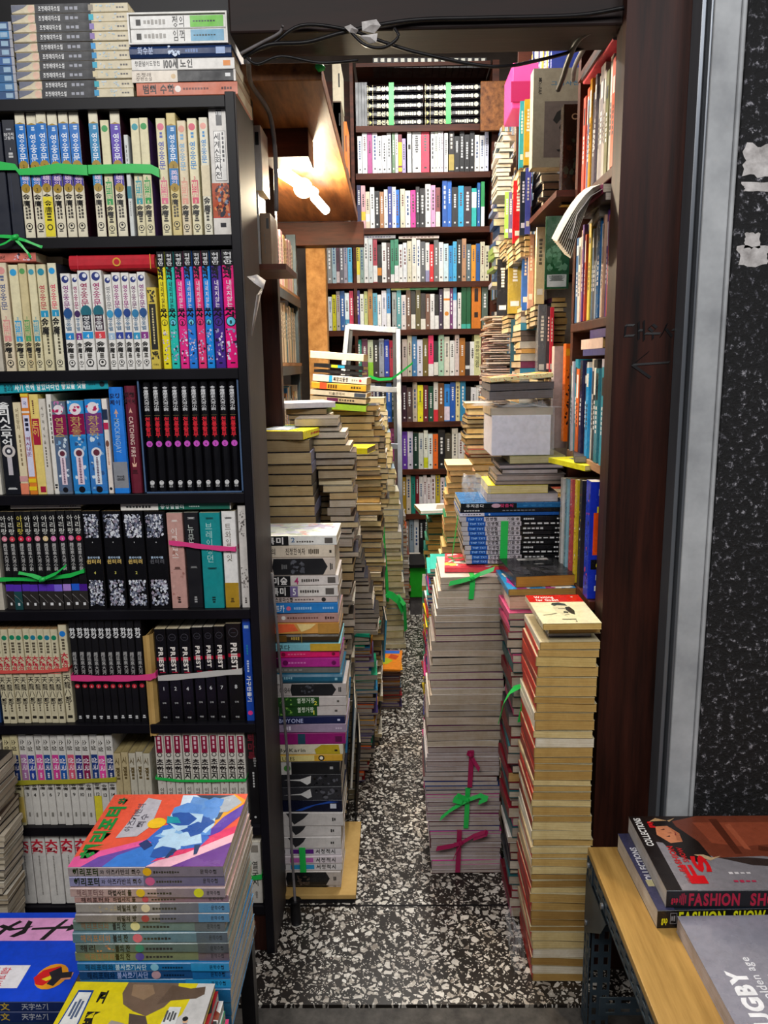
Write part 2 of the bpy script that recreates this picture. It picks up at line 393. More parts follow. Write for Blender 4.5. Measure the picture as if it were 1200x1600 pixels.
def nth(n):
    if n < 20: return _ONES[n]
    t = {2: 'twent', 3: 'thirt', 4: 'fort', 5: 'fift', 6: 'sixt'}[n//10]
    return t+'ieth' if n % 10 == 0 else t+'y-'+_ONES[n % 10]
NUM = 'zero one two three four five six seven eight nine ten eleven twelve thirteen fourteen'.split()
def draw_x(mb, P, h, T, el, e, mat):   # a free line of letters on a cover: ('x', s, t, size, colour, text, fit, bold)
    exs = (P(1, 0, 0)-P(0, 0, 0)); eys = (P(0, 1, 0)-P(0, 0, 0))
    text(mb, el[5], P(el[1]*h, el[2]*T, e), eys, -exs, el[3]*h, lin(el[4]), mat, el[6]*T, el[7] if len(el) > 7 else .02, 3)
_draw0 = draw
def draw(mb, P, h, T, els, e0=.00025, mat=0, flip=False):
    for i, el in enumerate(els):
        if el[0] == 'x': draw_x(mb, P, h, T, el, e0+i*.00004, mat)
        else: _draw0(mb, P, h, T, [el], e0+i*.00004, mat)
# ================================================================== the setting
f = MB(['terrazzo'])
f.box(-1.1, 1.0, 1.45, 1.762, -.03, 0).box(-1.1, 1.0, 1.766, 5.2, -.03, 0)
struct('floor', f)
struct('ground', bx('concrete', -3, 3, -2, 1.447, -.05, -.006))
struct('trim_1', bx('cable_rubber', -1.1, 1.0, 1.7605, 1.7668, -.02, .0004))
struct('wall_back', bx('shop_wall', -1.1, 1.0, 5.05, 5.15, 0, 3.5))
struct('wall_left', bx('shop_wall', -1.02, -.95, 1.45, 5.05, 0, 3.5))
struct('wall_inner', bx('shop_wall', .86, .93, 1.62, 5.05, 0, 3.5))
struct('ceiling', bx('shop_wall', -1.02, .93, 1.5, 5.15, 3.4, 3.5))
# lintel beam over the way in, dark wood post with handwriting, steel rail, plaster strip, pitted wall
bm = MB(['beam_wood']); bm.box(-.303, .47, 1.58, 1.70, 1.993, 2.5); struct('trim_10', bm, .004)
struct('dark_backing', bx('black_laminate', -1.2, -.306, 1.81, 1.83, 1.905, 2.8))  # black panel added behind the top piles to extend the dark there
bm = MB(['dark_red_wood', 'cable_rubber']); bm.box(.43, .562, 1.55, 1.61, 0, 2.3)
pw = lambda x, y: U(x, y, 1.5492)
for pts in ([(991, 508), (978, 508), (976, 525), (991, 524)], [(998, 503), (998, 530)], [(998, 516), (1005, 516)], [(1006, 501), (1006, 532)],
            [(1014, 512), (1020, 507), (1026, 512), (1020, 518), (1014, 513)], [(1008, 521), (1032, 521)], [(1020, 521), (1020, 530)],
            [(1042, 506), (1038, 516), (1032, 526)], [(1041, 514), (1050, 526)], [(1056, 503), (1056, 532)], [(1050, 515), (1056, 515)],
            [(988, 570), (1046, 566)], [(1013, 550), (988, 570), (1016, 590)]):
    bm.ribbon([pw(*p) for p in pts], (.004, .0008, .004), .0008, 1)
struct('trim_2', bm)
rl = MB(['rail_metal']); rl.box(.5475, .5555, 1.50, 1.549, 0, 2.3).box(.5555, .562, 1.515, 1.549, 0, 2.3).box(.562, .5665, 1.495, 1.549, 0, 2.3); struct('trim_3', rl, .0015)
struct('trim_4', MB(['painted_plaster']).box(.567, .614, 1.492, 1.58, 0, 2.3).box(.6142, .6225, 1.487, 1.58, 0, 2.3), .003)
wr = MB(['pitted_wall', 'torn_paper']); wr.box(.6228, 2.2, 1.48, 1.6, 0, 2.6)
def torn(x0, x1, y0, y1, seed):
    rr = random.Random(seed); c = ((x0+x1)/2, (y0+y1)/2); pts = []
    for q in range(26):
        a = q*2*math.pi/26; k = 1/max(abs(math.cos(a)), abs(math.sin(a))); k *= rr.uniform(.72, 1)
        p = U(c[0]+(x1-x0)/2*k*math.cos(a), c[1]+(y1-y0)/2*k*math.sin(a), 1.4792); pts.append((p.x, p.z))
    wr.face([(a, 1.4792, b) for a, b in pts], (1, 1, 1), 1)
torn(1158, 1215, 222, 280, 1); torn(1158, 1215, 283, 300, 2); torn(1162, 1190, 362, 390, 3); torn(1150, 1205, 382, 418, 4)
struct('wall_right', wr)
# ================================================================== street bookcase, seen from the front
YS = 1.614
zt = [1.895, 1.639, 1.377, 1.117, .859, .590, .334, .125]
case = empty('bookcase', (-.62, 1.7, 0), 0, 'black laminate bookcase packed with boxed and tied novels beside the doorway', 'bookcase')
def cpart(nm, mb, bev=.001):
    o = mb.build(nm, case, bevel=bev); o.matrix_parent_inverse = Matrix.Translation((.62, -1.7, 0)); return o
for z in zt: cpart('shelf', bx('black_laminate', -1.02, -.3222, 1.602, 1.79, z-.022, z-.0005))
cpart('side_panel', bx('black_laminate', -.3217, -.3035, 1.60, 1.79, 0, 1.90))
o = cpart('lit_side_face', bx('lit_laminate', -.3035, -.3005, 1.602, 1.79, 0, 1.90)); o['label'] = 'outer side face coloured paler as if lit'  # side panel's outer face, its catch of light painted as a paler slab
cpart('side_panel', bx('black_laminate', -1.04, -1.021, 1.60, 1.79, 0, 1.90))
cpart('back_panel', bx('black_laminate', -1.02, -.3035, 1.792, 1.80, 0, 1.89))
cpart('plinth', bx('dark_red_wood', -1.02, -.3222, 1.61, 1.625, 0, .102))
CR_, BK, WH = 'e9e0c6', '0d0c10', 'ece8e2'
def logo(s=.905, c=CR_): return [('d', s, .34, '151515'), ('d', s, .26, c), ('d', s-.004, .12, '151515'), ('m', s+.035, s+.045, '444444', .5, .5, 1)]
def saga(n, c='1372c6', c2='3f4cae', base=CR_, sub='2'):
    return base, [('p', 'a8882a', [(.085, .5), (.10, .02), (.13, .02), (.13, .98), (.10, .98)]), ('b', .10, .41, c), ('m', .115, .15, 'cfe0f4', .6, .4, 2), ('t', .17, .40, 'f2f6ff', '영웅문', .55),
                  ('d', .42, .46, 'a8882a'), ('T', .405, .437, '2a1c08', sub), ('b', .445, .585, c2), ('t', .46, .58, 'f5d9ee', '英雄의', .55), ('d', .60, .44, 'a8882a'), ('T', .585, .62, '201608', str(n)),
                  ('t', .645, .745, '1c1a18', '金庸', .45), ('m', .75, .85, '4a4640', .35, .25, 4), ('m', .74, .85, '4a4640', .65, .25, 4)] + logo(.905, base)
def dot(n, c, tc=None, base='e6dcb4', t='영웅문', s2=.52):
    e = [('d', .07, .36, c)]
    if tc: e += [('m', .115, .17, tc, .5, .4, 2), ('t', .19, .43, tc, t)]
    return base, e + [('T', s2-.045, s2-.005, c, str(n)), ('b', s2, s2+.20, c, .15, .85), ('t', s2+.01, s2+.15, base, '별의星'), ('T', s2+.155, s2+.195, base, str(n)),
                      ('t', .73, .82, '181614', '金庸', .45, .8, .03), ('m', .82, .88, '333028', .5, .5, 3)] + logo(.925, base)
def taiji(n, c, nc, tc='9c1f63', bc=None, base='efece6'):
    e = [('d', .06, .38, '1d2f7a'), ('d', .05, .18, 'e8ecf8', .6), ('t', .12, .36, tc, '영웅문'), ('c', .41, .47, c, .5, 1.2)]
    e += [('b', .44, .60, bc, .12, .88), ('t', .45, .59, 'f4f4f4', '영웅별')] if bc else [('t', .45, .59, '3b6f96', '영웅별')]
    return base, e + [('b', .61, .68, nc, .05, .95), ('T', .618, .672, 'f8f8f8', str(n)), ('t', .71, .82, '181614', '金庸', .45, .75, .03), ('m', .83, .88, '333028', .5, .5, 3)] + logo(.925, base)
def row(items, zb, name, Y=YS, wd=.148):
    n = len(items)
    for i, it in enumerate(items):
        x0, x1, yt, (c, els), look = it[:5]; o = it[5] if len(it) > 5 else {}
        ym = yt if yt > 569 else yt
        a, b_ = U(x0, ym, Y), U(x1, ym, Y)
        h = a.z-zb; T = max(.004, b_.x-a.x-.0006)
        book((a.x+T/2, Y+R_.uniform(-.002, .003), zb), h, o.get('w', wd), T, c, els, 'up', pages=o.get('p'), hard=o.get('hard', False), back=o.get('back'), art=o.get('art'),
             mat=o.get('mat', 'printed_paper'), tilt=o.get('tilt', 0), name=o.get('name', 'book'), cat=o.get('cat', 'book'),
             label=f"{look}, {nth(n-i)} from the doorway, {name}", group=o.get('g'))
MR = '3a1826'
r1 = [(1, 21, 187, ('171c2c', [('m', .07, .09, '8a8f9a', .5, .5, 1), ('T', .10, .13, 'f2f2f2', '50가지'), ('T', .13, .16, 'f2f2f2', '그림자'), ('T', .22, .25, 'e8e8e8', '1'), ('m', .27, .32, 'c8c8c8', .5, .4, 2), ('m', .45, .9, '39405a', .3, .04, 1)]), 'navy paperback with small white title'),
      (-22, 0, 190, ('171c2c', []), 'navy paperback cut by the photo edge')]
r1 = [r1[1], r1[0]]
for i, (a, b_, y) in enumerate([(21.5, 37.5, 174), (38.5, 54.5, 174.5), (55, 71, 173), (72, 88, 176), (89, 104.5, 172.5), (105, 121, 172.5)]):
    c, e = saga(i+1, c2='2f7dca' if i < 2 else '4b3f9a')
    if i == 2: e = e + [('b', .67, .99, 'f0de3e'), ('t', .70, .80, '201c08', '金庸'), ('m', .80, .87, '4a4410', .5, .5, 3), ('d', .915, .3, '151515'), ('d', .915, .2, 'f0de3e')]
    r1.append((a, b_, y, (c, e), 'cream saga volume %s with ' % NUM[i+1] + ('yellow sleeve' if i == 2 else 'blue title panel'), dict(g='blue panelled saga volumes', back=MR, mat='glossy_print')))
c, e = saga(1, '1985b8', '1985b8', sub='3'); r1.append((137, 152, 173, (c, e), 'teal-blue panelled saga volume one', dict(back=MR)))
r1.append((155, 169, 187.5, dot(2, '2e9e52'), 'faded cream novel with green dot', dict(back='4c3a6a')))
c, e = saga(3, '5a3cb0', '4636a0', sub='3'); r1.append((170, 186, 173.5, (c, e), 'violet panelled saga volume three', dict(back=MR)))
r1 += [(193, 200, 211, ('d9dcd8', [('b', .5, .62, '1f7d8c'), ('m', .1, .4, '333333'), ('m', .65, .8, '333333')]), 'thin pale book between the tied novels'),
       (202, 216, 184.5, dot(5, '1f9aa8'), 'cream novel with teal dot numbered five', dict(back=MR)), (217, 231, 184.5, dot(6, '1f9a48'), 'cream novel with green dot numbered six', dict(back='4a2a66')),
       (242, 257, 184.5, dot(6, 'e0708c', '5563b8'), 'cream novel with pink dot numbered six')]
c, e = saga(5, '1678b8', '1678b8', 'dcc888'); r1.append((259, 274, 177, (c, e), 'yellowed saga volume five with blue panel'))
r1 += [(276, 290, 189, dot(2, 'e5a08c', '7fb2d8', 'e6d6b4'), 'faded cream novel with salmon dot'), (291, 306, 184.5, dot(3, 'dd5a72', '3d8fcf', 'ece2bc'), 'cream novel with red dot numbered three'),
       (309.5, 323, 183, ('e9e3cc', [('d', .07, .36, 'f0a898'), ('m', .115, .17, '3d8fcf', .5, .4, 2), ('t', .18, .38, '3d8fcf', '영웅문'), ('b', .40, .66, 'e3d3b0'), ('t', .67, .80, '181614', '金庸', .5, .8, .03), ('m', .8, .88, '333028', .5, .5, 3)] + logo(.925, 'e9e3cc')), 'cream novel with peach dot and blue title'),
       (324, 355, 160, ('ded9d2', [('b', .055, .17, '26262c', .38, .68), ('T', .06, .09, 'e8e8e8', '그림'), ('b', .21, .585, '333338', .22, .82), ('b', .213, .582, 'f2efea', .24, .80), ('t', .225, .57, '26262c', '세계신화사전', .42, .4), ('m', .22, .45, '44444a', .68, .12, 7),
                                   ('b', .60, .86, 'b8502e'), ('n', .60, .86, ['3a2a3a', '7a4030', 'e0905a', '8a98b0', '2a2a3a'], 60), ('b', .86, 1, 'e4ded6'), ('b', .86, .868, 'c02828'), ('b', .905, .94, '26262c', .35, .65)]), 'wide white mythology dictionary in plastic', dict(mat='glossy_print', w=.16))]
row(r1, zt[1], 'upper shelf')
# second shelf
r2 = [(-7, 9, 411, dot(3, 'e39a94', '5f6a90', 'e6d6b8'), 'faded novel with pink dot'), (12, 27, 414, dot(3, '2aa2dc'), 'cream novel with sky-blue dot'), (27.5, 40, 412, dot(1, '57a05a', base='d8c898'), 'tan novel with green dot numbered one'),
      (41, 53.5, 413, dot(1, '3f9fb8'), 'cream novel with dull teal dot'), (55, 70, 413, ('e2d8b0', [('d', .07, .36, '1d8fa8'), ('t', .19, .42, 'c04a50', '영웅문'), ('b', .43, .49, '1d9ac8', .1, .9), ('T', .435, .485, 'ffffff', '1'), ('t', .50, .66, '181614', '金庸', .45, .8, .03), ('m', .66, .85, '5a5440', .6, .3, 6)] + logo(.925, 'e2d8b0')), 'cream novel with red title and teal dot'),
      (72, 86, 411, ('e9e2c4', [('d', .07, .36, '22a0e0'), ('t', .19, .42, 'e0506a', '영웅문'), ('b', .43, .49, '1d9ac8', .1, .9), ('T', .435, .485, 'ffffff', '1'), ('t', .50, .66, '181614', '金庸', .45, .8, .03), ('m', .66, .85, '5a5440', .6, .3, 6)] + logo(.925, 'e9e2c4')), 'cream novel with coral title and blue dot', dict(back='3a3a48'))]
for a, b_, y, n, c, nc, tc, bc in [(94, 109, 427.5, 4, '16508e', '1d86cc', '8a2f7e', None), (110, 120, 428, 2, '3a1c5a', '7d2a86', '9c1f63', None), (120.5, 139, 423, 4, '126a7c', '1d9ce0', 'a02055', '1c2030'),
                                   (140, 158, 422.5, 5, '126a7c', 'e0404a', 'a8206a', '3a2034'), (161.5, 173, 429, 5, '3aa0cc', 'a8c4dc', '8a8a8c', None), (173.6, 187, 426, 6, '1668b0', '2a3f9c', '9c2f80', None),
                                   (187.6, 200, 426, 6, '1a3f8a', '2040a0', '9c2f80', None), (200.6, 212.5, 427.5, 6, '2a7fb0', '2a9ac8', '7a4a70', None), (213, 226, 425, 5, '16508e', '8a2f8a', '8a2f7e', None)]:
    r2.append((a, b_, y, taiji(n, c, nc, tc, bc), 'white novel numbered %s with whirl emblem' % NUM[n], dict(g='white novels with a whirl emblem')))
r2.append((228, 243, 449, ('d8c04a', [('n', .03, .18, '2a2410', 26), ('b', .20, .76, '1c1a16', .14, .86), ('m', .25, .7, 'd8c890', .5, .2, 14), ('n', .78, .88, '2a2410', 20), ('T', .93, .955, '3a3010', '이영민')]), 'short yellow book with ornate black panel'))
mg = [(243.6, 256, 393, 'f2e12a', 1), (257, 270, 393, '2cc6b8', 2), (271, 285, 392.5, 'f0308c', 3), (286, 299, 392, '2a7fe0', 4), (300, 313, 391.5, 'ee3a78', 5), (314, 326, 391, '2090e8', 6), (327.5, 344, 390.5, '4a2a8c', 7), (345.5, 366, 390, 'f01a80', 8)]
for a, b_, y, c, n in mg:
    cc = {'f2e12a': 'ffee66', '2cc6b8': '1a3a3c'}.get(c, 'f4e0f0')
    r2.append((a, b_, y, (c, [('b', 0, .13, BK), ('p', BK, [(.12, .02), (.15, .5), (.12, .98)]), ('t', .02, .12, 'f2f2f2', '허영만'), ('t', .14, .24, '12101a', '말에서', .42, .8, .05), ('t', .25, .48, '12101a' if n in (1, 2) else 'f4e8f4', '내리지않는', .5, .5), ('t', .48, .56, '12101a', '무사', .5, .95, .05),
                               ('d', .60, .40, '14121c'), ('d', .60, .33, c if n % 2 else '6ad0ea'), ('T', .58, .62, '14121c', str(n), .05), ('n', .66, .93, ['e8e0f4', '9a96c0', '2a2440', 'c8b0dc'], 34), ('m', .95, .965, '101018', .5, .5, 1)]),
               '%s comic volume %s with black top' % ({1: 'yellow', 2: 'turquoise', 3: 'pink', 4: 'blue', 5: 'rose', 6: 'azure', 7: 'purple', 8: 'magenta'}[n], NUM[n]), dict(name='comic_book', cat='comic book', mat='glossy_print', g='bright comic volumes on the second shelf', hard=False)))
row(r2, zt[2], 'second shelf')
# third shelf
def fant(c1, c2, c3, t, ribb='f0d8e4'):
    return (c1, [('n', 0, .14, [c1, 'd8ecf8', 'c878b0'], 12), ('b', .14, .36, c2), ('d', .09, .36, 'f2e8ec'), ('n', .06, .12, 'c02a60', 5), ('t', .17, .42, 'c8a868', t), ('b', .38, .97, c3), ('n', .38, .95, ['88b8e0', 'd8e8f4', '305a90'], 22), ('d', .56, .32, 'e8e4ea'), ('d', .56, .2, '6a3040'), ('b', .60, .90, ribb, .3, .7), ('m', .61, .89, '5a3a58', .5, .15, 16), ('d', .955, .2, '15151c')])
r3 = [(-8, 17, 619, ('10121c', [('t', .06, .50, 'f4f4f4', '율리시스무어', .5, .8, .03), ('d', .555, .42, 'd8d0cc'), ('d', .555, .25, '3a3a44'), ('d', .555, .12, 'f0f0f0'), ('b', .62, .80, 'c8c2c8', .35, .65), ('m', .93, .95, 'e8e8e8', .5, .6, 3)]), 'black adventure novel with white title'),
      (18, 31, 629, ('e8d9b4', [('t', .06, .3, '8a7858', '어린왕자', .5, .5), ('m', .35, .7, '8a7858'), ('b', .80, .86, 'd8a0a0'), ('b', .88, 1, 'f08a68')]), 'cream novel with coral foot'),
      (31.5, 44, 615, ('e8862a', [('b', 0, .03, 'f0d040'), ('b', .04, .14, 'e4def0', .1, .9), ('T', .07, .11, '2a3a8a', '국'), ('b', .17, .19, 'f0e8e0'), ('b', .21, .82, 'dcdcf4', .1, .9), ('m', .24, .38, '16183a', .5, .5, 3), ('t', .42, .62, '8a1f5a', '역시내운', .5), ('b', .84, .88, 'f4d020'), ('b', .92, .96, 'f4d020')]), 'orange striped book with lilac title oval'),
      (44.6, 59, 616, ('efd67a', [('m', .06, .2, '5a1a2a', .4, .2), ('b', .24, .5, 'b0183c', .1, .9), ('t', .26, .42, 'f4d060', '돈이', .5), ('b', .92, .98, 'b0183c', .35, .95)]), 'pale yellow book with crimson label'),
      (59.4, 70, 623, ('ddd6ca', [('t', .08, .5, '5a5248', '사양저녁노을', .5, .4), ('m', .5, .72, '5a5248')]), 'off-white slim novel'), (70.6, 79, 616, ('ece8e0', [('m', .1, .5, '5a5248', .6, .3, 9), ('m', .9, .95, '222222', .5, .6, 2)]), 'white slim novel with rubbed corner'),
      (79.5, 101, 627, fant('6a7688', '8a1450', '5a6e8c', '연금술'), 'grey-blue fantasy novel with wine band', dict(mat='glossy_print')), (103, 129, 626, fant('3a9ee0', '8c1048', '2a86d0', '환상동물'), 'sky-blue fantasy novel with crimson band', dict(mat='glossy_print')),
      (131, 157, 624, fant('2a8edc', '7a3a7c', '3a7ec8', '환상문학', 'e4ecf4'), 'blue fantasy novel with mauve band', dict(mat='glossy_print')),
      (158, 166, 623, ('f0e4da', [('b', 0, .1, 'f4ece4'), ('b', .11, .22, '1a2c4a'), ('b', .25, .32, 'c01a50'), ('c', .47, .35, '7a4a3a', .5, 2), ('b', .5, .74, 'f4dccc', .2, .8), ('m', .5, .7, '8a4a3a', .5, .2, 12), ('d', .95, .3, '15151c')]), 'thin cream novel with red hat emblem'),
      (167, 190, 605, ('1f7ee4', [('T', .05, .10, '0c1c50', '모킹', .03), ('T', .11, .16, '0c1c50', '제이', .03), ('p', 'e0b090', [(.20, .5), (.25, .35), (.24, .5), (.25, .65)]), ('b', .24, .28, 'e0b090', .47, .53), ('r', .29, .62, '9cc4ee', 'MOCKINGJAY', .5, .5), ('b', .70, .95, '8c8f96'), ('t', .83, .88, '202028', '북폴'), ('b', .95, 1, '1f86ea')]), 'bright blue novel with grey foot', dict(back='10182c', hard=True)),
      (192, 211, 603, ('6e1c30', [('T', .05, .10, '2a0a14', '캣칭', .03), ('T', .11, .16, '2a0a14', '파이어', .03), ('p', 'e8b8a0', [(.20, .5), (.25, .35), (.24, .5), (.25, .65)]), ('r', .28, .66, 'e8ccc0', 'CATCHING FIRE', .5, .5), ('b', .66, .72, 'e8b8a0', .47, .53), ('p', 'e8b8a0', [(.71, .3), (.75, .35), (.75, .65), (.71, .7), (.73, .5)]), ('m', .78, .82, '3a0c18', .5, .5, 3)]), 'maroon novel with an arrow on its spine', dict(hard=True, back='4a1020'))]
row(r3, zt[3], 'third shelf')
# boxed set on the third shelf
bx0, bx1 = U(214, 590, YS-.006).x, -.3245; bz1 = U(214, 588, YS).z
sc_ = empty('slipcase', ((bx0+bx1)/2, YS-.006, zt[3]), 0, 'open navy slipcase holding ten black volumes on the third shelf', 'slipcase')
def kid(root, nm, mb, **k):
    o = mb.build(nm, root, **k); o.matrix_parent_inverse = Matrix.Translation(-root.location); return o
s_ = MB(['printed_paper']); nv = lin('131a30'); y0, y1 = YS-.006, YS+.16
for a in ((bx0, bx0+.003, y0, y1, zt[3], bz1), (bx1-.003, bx1, y0, y1, zt[3], bz1), (bx0, bx1, y0, y1, zt[3], zt[3]+.003), (bx0, bx1, y0, y1, bz1-.003, bz1), (bx0, bx1, y1, y1+.003, zt[3], bz1)): s_.box(*a, col=nv)
kid(sc_, 'case_shell', s_)
s_ = MB(['printed_paper'])
for a in ((bx0-.0004, bx1+.0004, y0-.0012, y0, bz1-.003, bz1+.0004), (bx0-.0004, bx0+.003, y0-.0012, y0, zt[3], bz1), (bx1-.003, bx1+.0004, y0-.0012, y0, zt[3], bz1), (bx0, bx1, y0-.0012, y0, zt[3], zt[3]+.003)): s_.box(*a, col=lin('4a6488'))
kid(sc_, 'edge_trim', s_)
pt = (bx1-bx0-.010)/10
for i in range(10):
    n = 10-i
    book((bx0+.005+pt*(i+.5), YS, zt[3]+.0035), bz1-zt[3]-.016, .15, pt-.0008, BK, [('t', .04, .26, 'e8e8ea', '金庸歷史大河小說', .5, .55), ('b', .30, .302, '9a8a50', .2, .8), ('t', .315, .50, 'e02838', '천룡팔부', .5, .62, .03), ('d', .56, .34, 'd058c8'), ('T', .545, .575, '3a1038', str(n)), ('d', .92, .25, 'd8d8d8'), ('m', .91, .915, '101010', .5, .3, 2), ('t', .93, .965, 'c8c8c8', '중원', .5, .55)],
         label=f'glossy black boxed novel with magenta disc numbered {NUM[n]}', group='ten black volumes in the slipcase', mat='glossy_print', hard=True)
# fourth shelf
r4 = []
ac = {1: 'f02a50', 2: 'd87aa0', 3: 'e04aa0', 4: 'e080b8', 5: 'e8cc98', 6: 'e898a8', 7: 'e8306a', 8: 'e8304a', 9: 'e04858', 10: 'e88aa0'}
for i in range(10):
    n = 10-i; a = -5+13.1*i
    r4.append((a, a+13, 800-.25*i, (BK, [('t', .04, .235, 'f4e060' if n == 8 else 'f0f0e8', '아리랑', .55, .85, .0), ('d', .275, .34, ac[n]), ('T', .262, .288, 'fff0f0', str(n)), ('t', .32, .60, 'c8c6c4', '趙廷來大河小說', .5, .5), ('b', .74, .81, {1: '4a1890', 2: '2060d8', 3: 'b088dc', 4: '8068e0'}.get(n, '5a30b8')), ('b', .81, 1, '2b2725' if n != 9 else '1e4a4c'), ('p', '8a8684', [(.84, .0), (.88, .5), (.93, 1), (.935, 1), (.885, .5), (.85, 0)]), ('m', .93, .97, 'f0f0f0', .5, .4, 1)]),
               'black saga volume %s with purple band' % NUM[n], dict(g='black saga volumes tied in green', p='cdb98e')))
for a, b_, n in ((126, 154, 4), (157.5, 187, 3), (190, 222, 2), (224, 257, 1)):
    ss = ['c8ccd8', '7a8094', 'e8ecf2', '4a4e60', '9a90a0']
    r4.append((a, b_, 799, (BK, [('n', .03, .27, ss, 170, .55), ('m', .31, .32, 'f0f0f0', .5, .05, 6), ('T', .455, .48, 'c0d8f0', '룬의아이들', .03), ('T', .48, .53, 'd8b868' if n > 1 else '5a5a60', '윈터러', .03)] + ([('T', .60, .64, 'e8e070', str(n))] if n > 1 else []) + [('n', .70, .97, ss, 180, .55)]),
               'thick black fantasy volume with silver engraving' + (' numbered %s' % NUM[n] if n > 1 else ' and faded title'), dict(g='thick black fantasy volumes', mat='glossy_print', p='a88e60')))
r4 += [(259, 284, 802, ('c89a90', [('m', .07, .09, 'f4e8e0', .5, .4, 4), ('t', .15, .48, 'f4ece4', '이클립스', .45, .5, 0), ('n', .1, .95, ['b8887e', 'd8aca0', 'a87468'], 14), ('m', .56, .59, '5a3a34', .5, .5, 5), ('m', .88, .95, '2a1a18', .5, .2, 3)]), 'dusty pink novel tied with pink ribbon'),
       (286, 309, 801, ('15151a', [('m', .05, .07, 'c8c8c8', .5, .5, 4), ('t', .12, .32, 'c8d0c8', '뉴문', .45, .5, 0), ('m', .56, .58, '8a8a8a', .5, .5, 5), ('m', .88, .95, 'a8a8a8', .5, .2, 3)]), 'black novel tied with pink ribbon'),
       (311, 343, 801, ('0f8f92', [('m', .05, .07, '0a3a3c', .5, .4, 4), ('t', .10, .52, 'b8e0dc', '브레이킹던', .45, .4, 0), ('m', .57, .59, '0a3a3c', .5, .5, 5), ('m', .88, .95, '0a2a2c', .5, .2, 3)]), 'teal novel tied with pink ribbon'),
       (345, 367, 799, ('efece8', [('m', .06, .08, '555555', .5, .6, 5), ('t', .12, .52, '5a4a34', '트와일라잇', .45, .5, 0), ('b', .74, 1, 'b08a20'), ('m', .9, .95, '3a2a08', .5, .3, 3)]), 'white novel with mustard foot in the pink ribbon'),
       (370.5, 384, 790, ('d8d2cc', [('n', .05, .3, ['5a5450', '8a8480'], 26), ('n', .6, .8, ['5a5450', '8a8480'], 22), ('m', .9, .96, '4a4440', .5, .3, 3)]), 'pale grey speckled book at the shelf end')]
row(r4, zt[4], 'fourth shelf')
# fifth shelf
r5 = []
for i in range(10):
    n = i+1; a = -11+11.1*i; y = 983 if i < 9 else 977
    r5.append((a, a+(10.9 if i < 9 else 13), y, ('d9cfae', [('d', .09, .38, '158a62' if n not in (6, 8, 10) else '1a80a0' if n != 10 else '2080d8'), ('m', .14, .26, '5a5040', .5, .5, 4), ('t', .28, .45, 'c8283c', '大陸의', .5, .9, .04), ('b', .46, .47, 'e88070'), ('t', .50, .80, '38322a', '天龍八部', .5, .85, .01), ('T', .72, .76, '2a2620', str(n)), ('m', .80, .88, '5a5040', .5, .3, 3), ('b', .925, .955, '2a2620', .2, .8)]),
               'yellowed martial novel with red title numbered %s' % NUM[n], dict(g='yellowed novels with red band', p='b89468')))
for i in range(10):
    n = 10-i; a = 106+11.35*i
    r5.append((a, a+11.1, 970, (BK, [('t', .07, .17, 'f0f0f0', '한강', .5, .95, .03), ('t', .30, .52, 'b8b6b4', '趙廷來大河', .5, .6), ('d', .635, .34, 'd82a3c'), ('T', .622, .648, 'f8c8c8', str(n)), ('m', .93, .965, 'e0e0e0', .5, .5, 2)]), 'slim black river-saga volume numbered %s' % NUM[n], dict(g='slim black saga volumes with pink strap', p='c0aa80')))
for (a, b_, y), n in zip([(240, 258, 983), (259, 277.5, 982.5), (278.5, 297, 982), (298, 315, 981), (316, 332, 980), (333, 350, 979), (352, 376, 974)], [1, 2, 4, 5, 6, 7, 8]):
    r5.append((a, b_, y, (BK, [('d', .09, .32, '4a4850'), ('d', .09, .28, '101014'), ('m', .09, .095, '4a4850', .5, .4, 3), ('b', .30, .335, 'b01030', .1, .9), ('r', .19, .46, 'f0e8e0', 'PRIEST', .5, .55, .04), ('b', .455, .465, 'b01030', .3, .8), ('T', .60, .655, 'f4f4f4', str(n), .0), ('T', .78, .80, 'e0e0e0', '강희'), ('T', .935, .955, 'e0e0e0', '대원')]),
               'black comic volume with red blood-dripped title numbered %s' % NUM[n], dict(g='black comic volumes tied in grey', name='comic_book', cat='comic book', mat='glossy_print')))
r5.append((377.5, 390, 968, ('1448b0', [('b', .06, .09, 'a8c8e8', .2, .8), ('m', .25, .35, '1a98a0', .5, .2, 4), ('m', .40, .52, 'c8d8f4', .5, .3, 5), ('r', .55, .88, 'f0f4ff', '가구만들기', .5, .6, .03), ('d', .92, .32, 'f03a90')]), 'slim bright blue book with pink dot', dict(p='e0b070')))
row(r5, zt[5], 'fifth shelf')
# sixth shelf
r6 = []
cs = ['c070a0', '1c3a7c', 'b47ab0', '2040a0', 'e04aa0', '1a4a90', 'd83c98', '1a5ab0', 'e05a78', '2a2a80', '8c1a4c', '1a3a80', 'f048a8', '1c3470']
for i in range(14):
    a = 2+12.35*i; e = [('b', .22, .50, cs[i], .08, .92), ('r', .05, .22, '3a342c', '소설', .5, .7), ('r', .25, .40, 'f4ecf4', '삼국', .5, .8), ('m', .42, .48, 'f0e8f0', .5, .3, 3), ('t', .54, .61, '2a2620', '金庸', .5, .8), ('T', .625, .68, '1a1816', str(i+1)), ('m', .86, .93, '8a867e', .5, .3, 1)]
    if i == 0: e.append(('b', .68, .97, '2a98b8'))
    if i == 1: e.append(('b', .68, .97, 'd8bc60'))
    if i == 11: e.append(('b', .68, .97, 'e8d83a'))
    r6.append((a, a+12.1, 1148+(1 if i % 3 == 0 else 0), ('ddd9d2' if i > 1 else 'd8ccA0'.lower(), e), 'white novel volume %s under olive tape' % NUM[i+1], dict(g='fourteen white novels with olive tape', p='cfc4a4')))
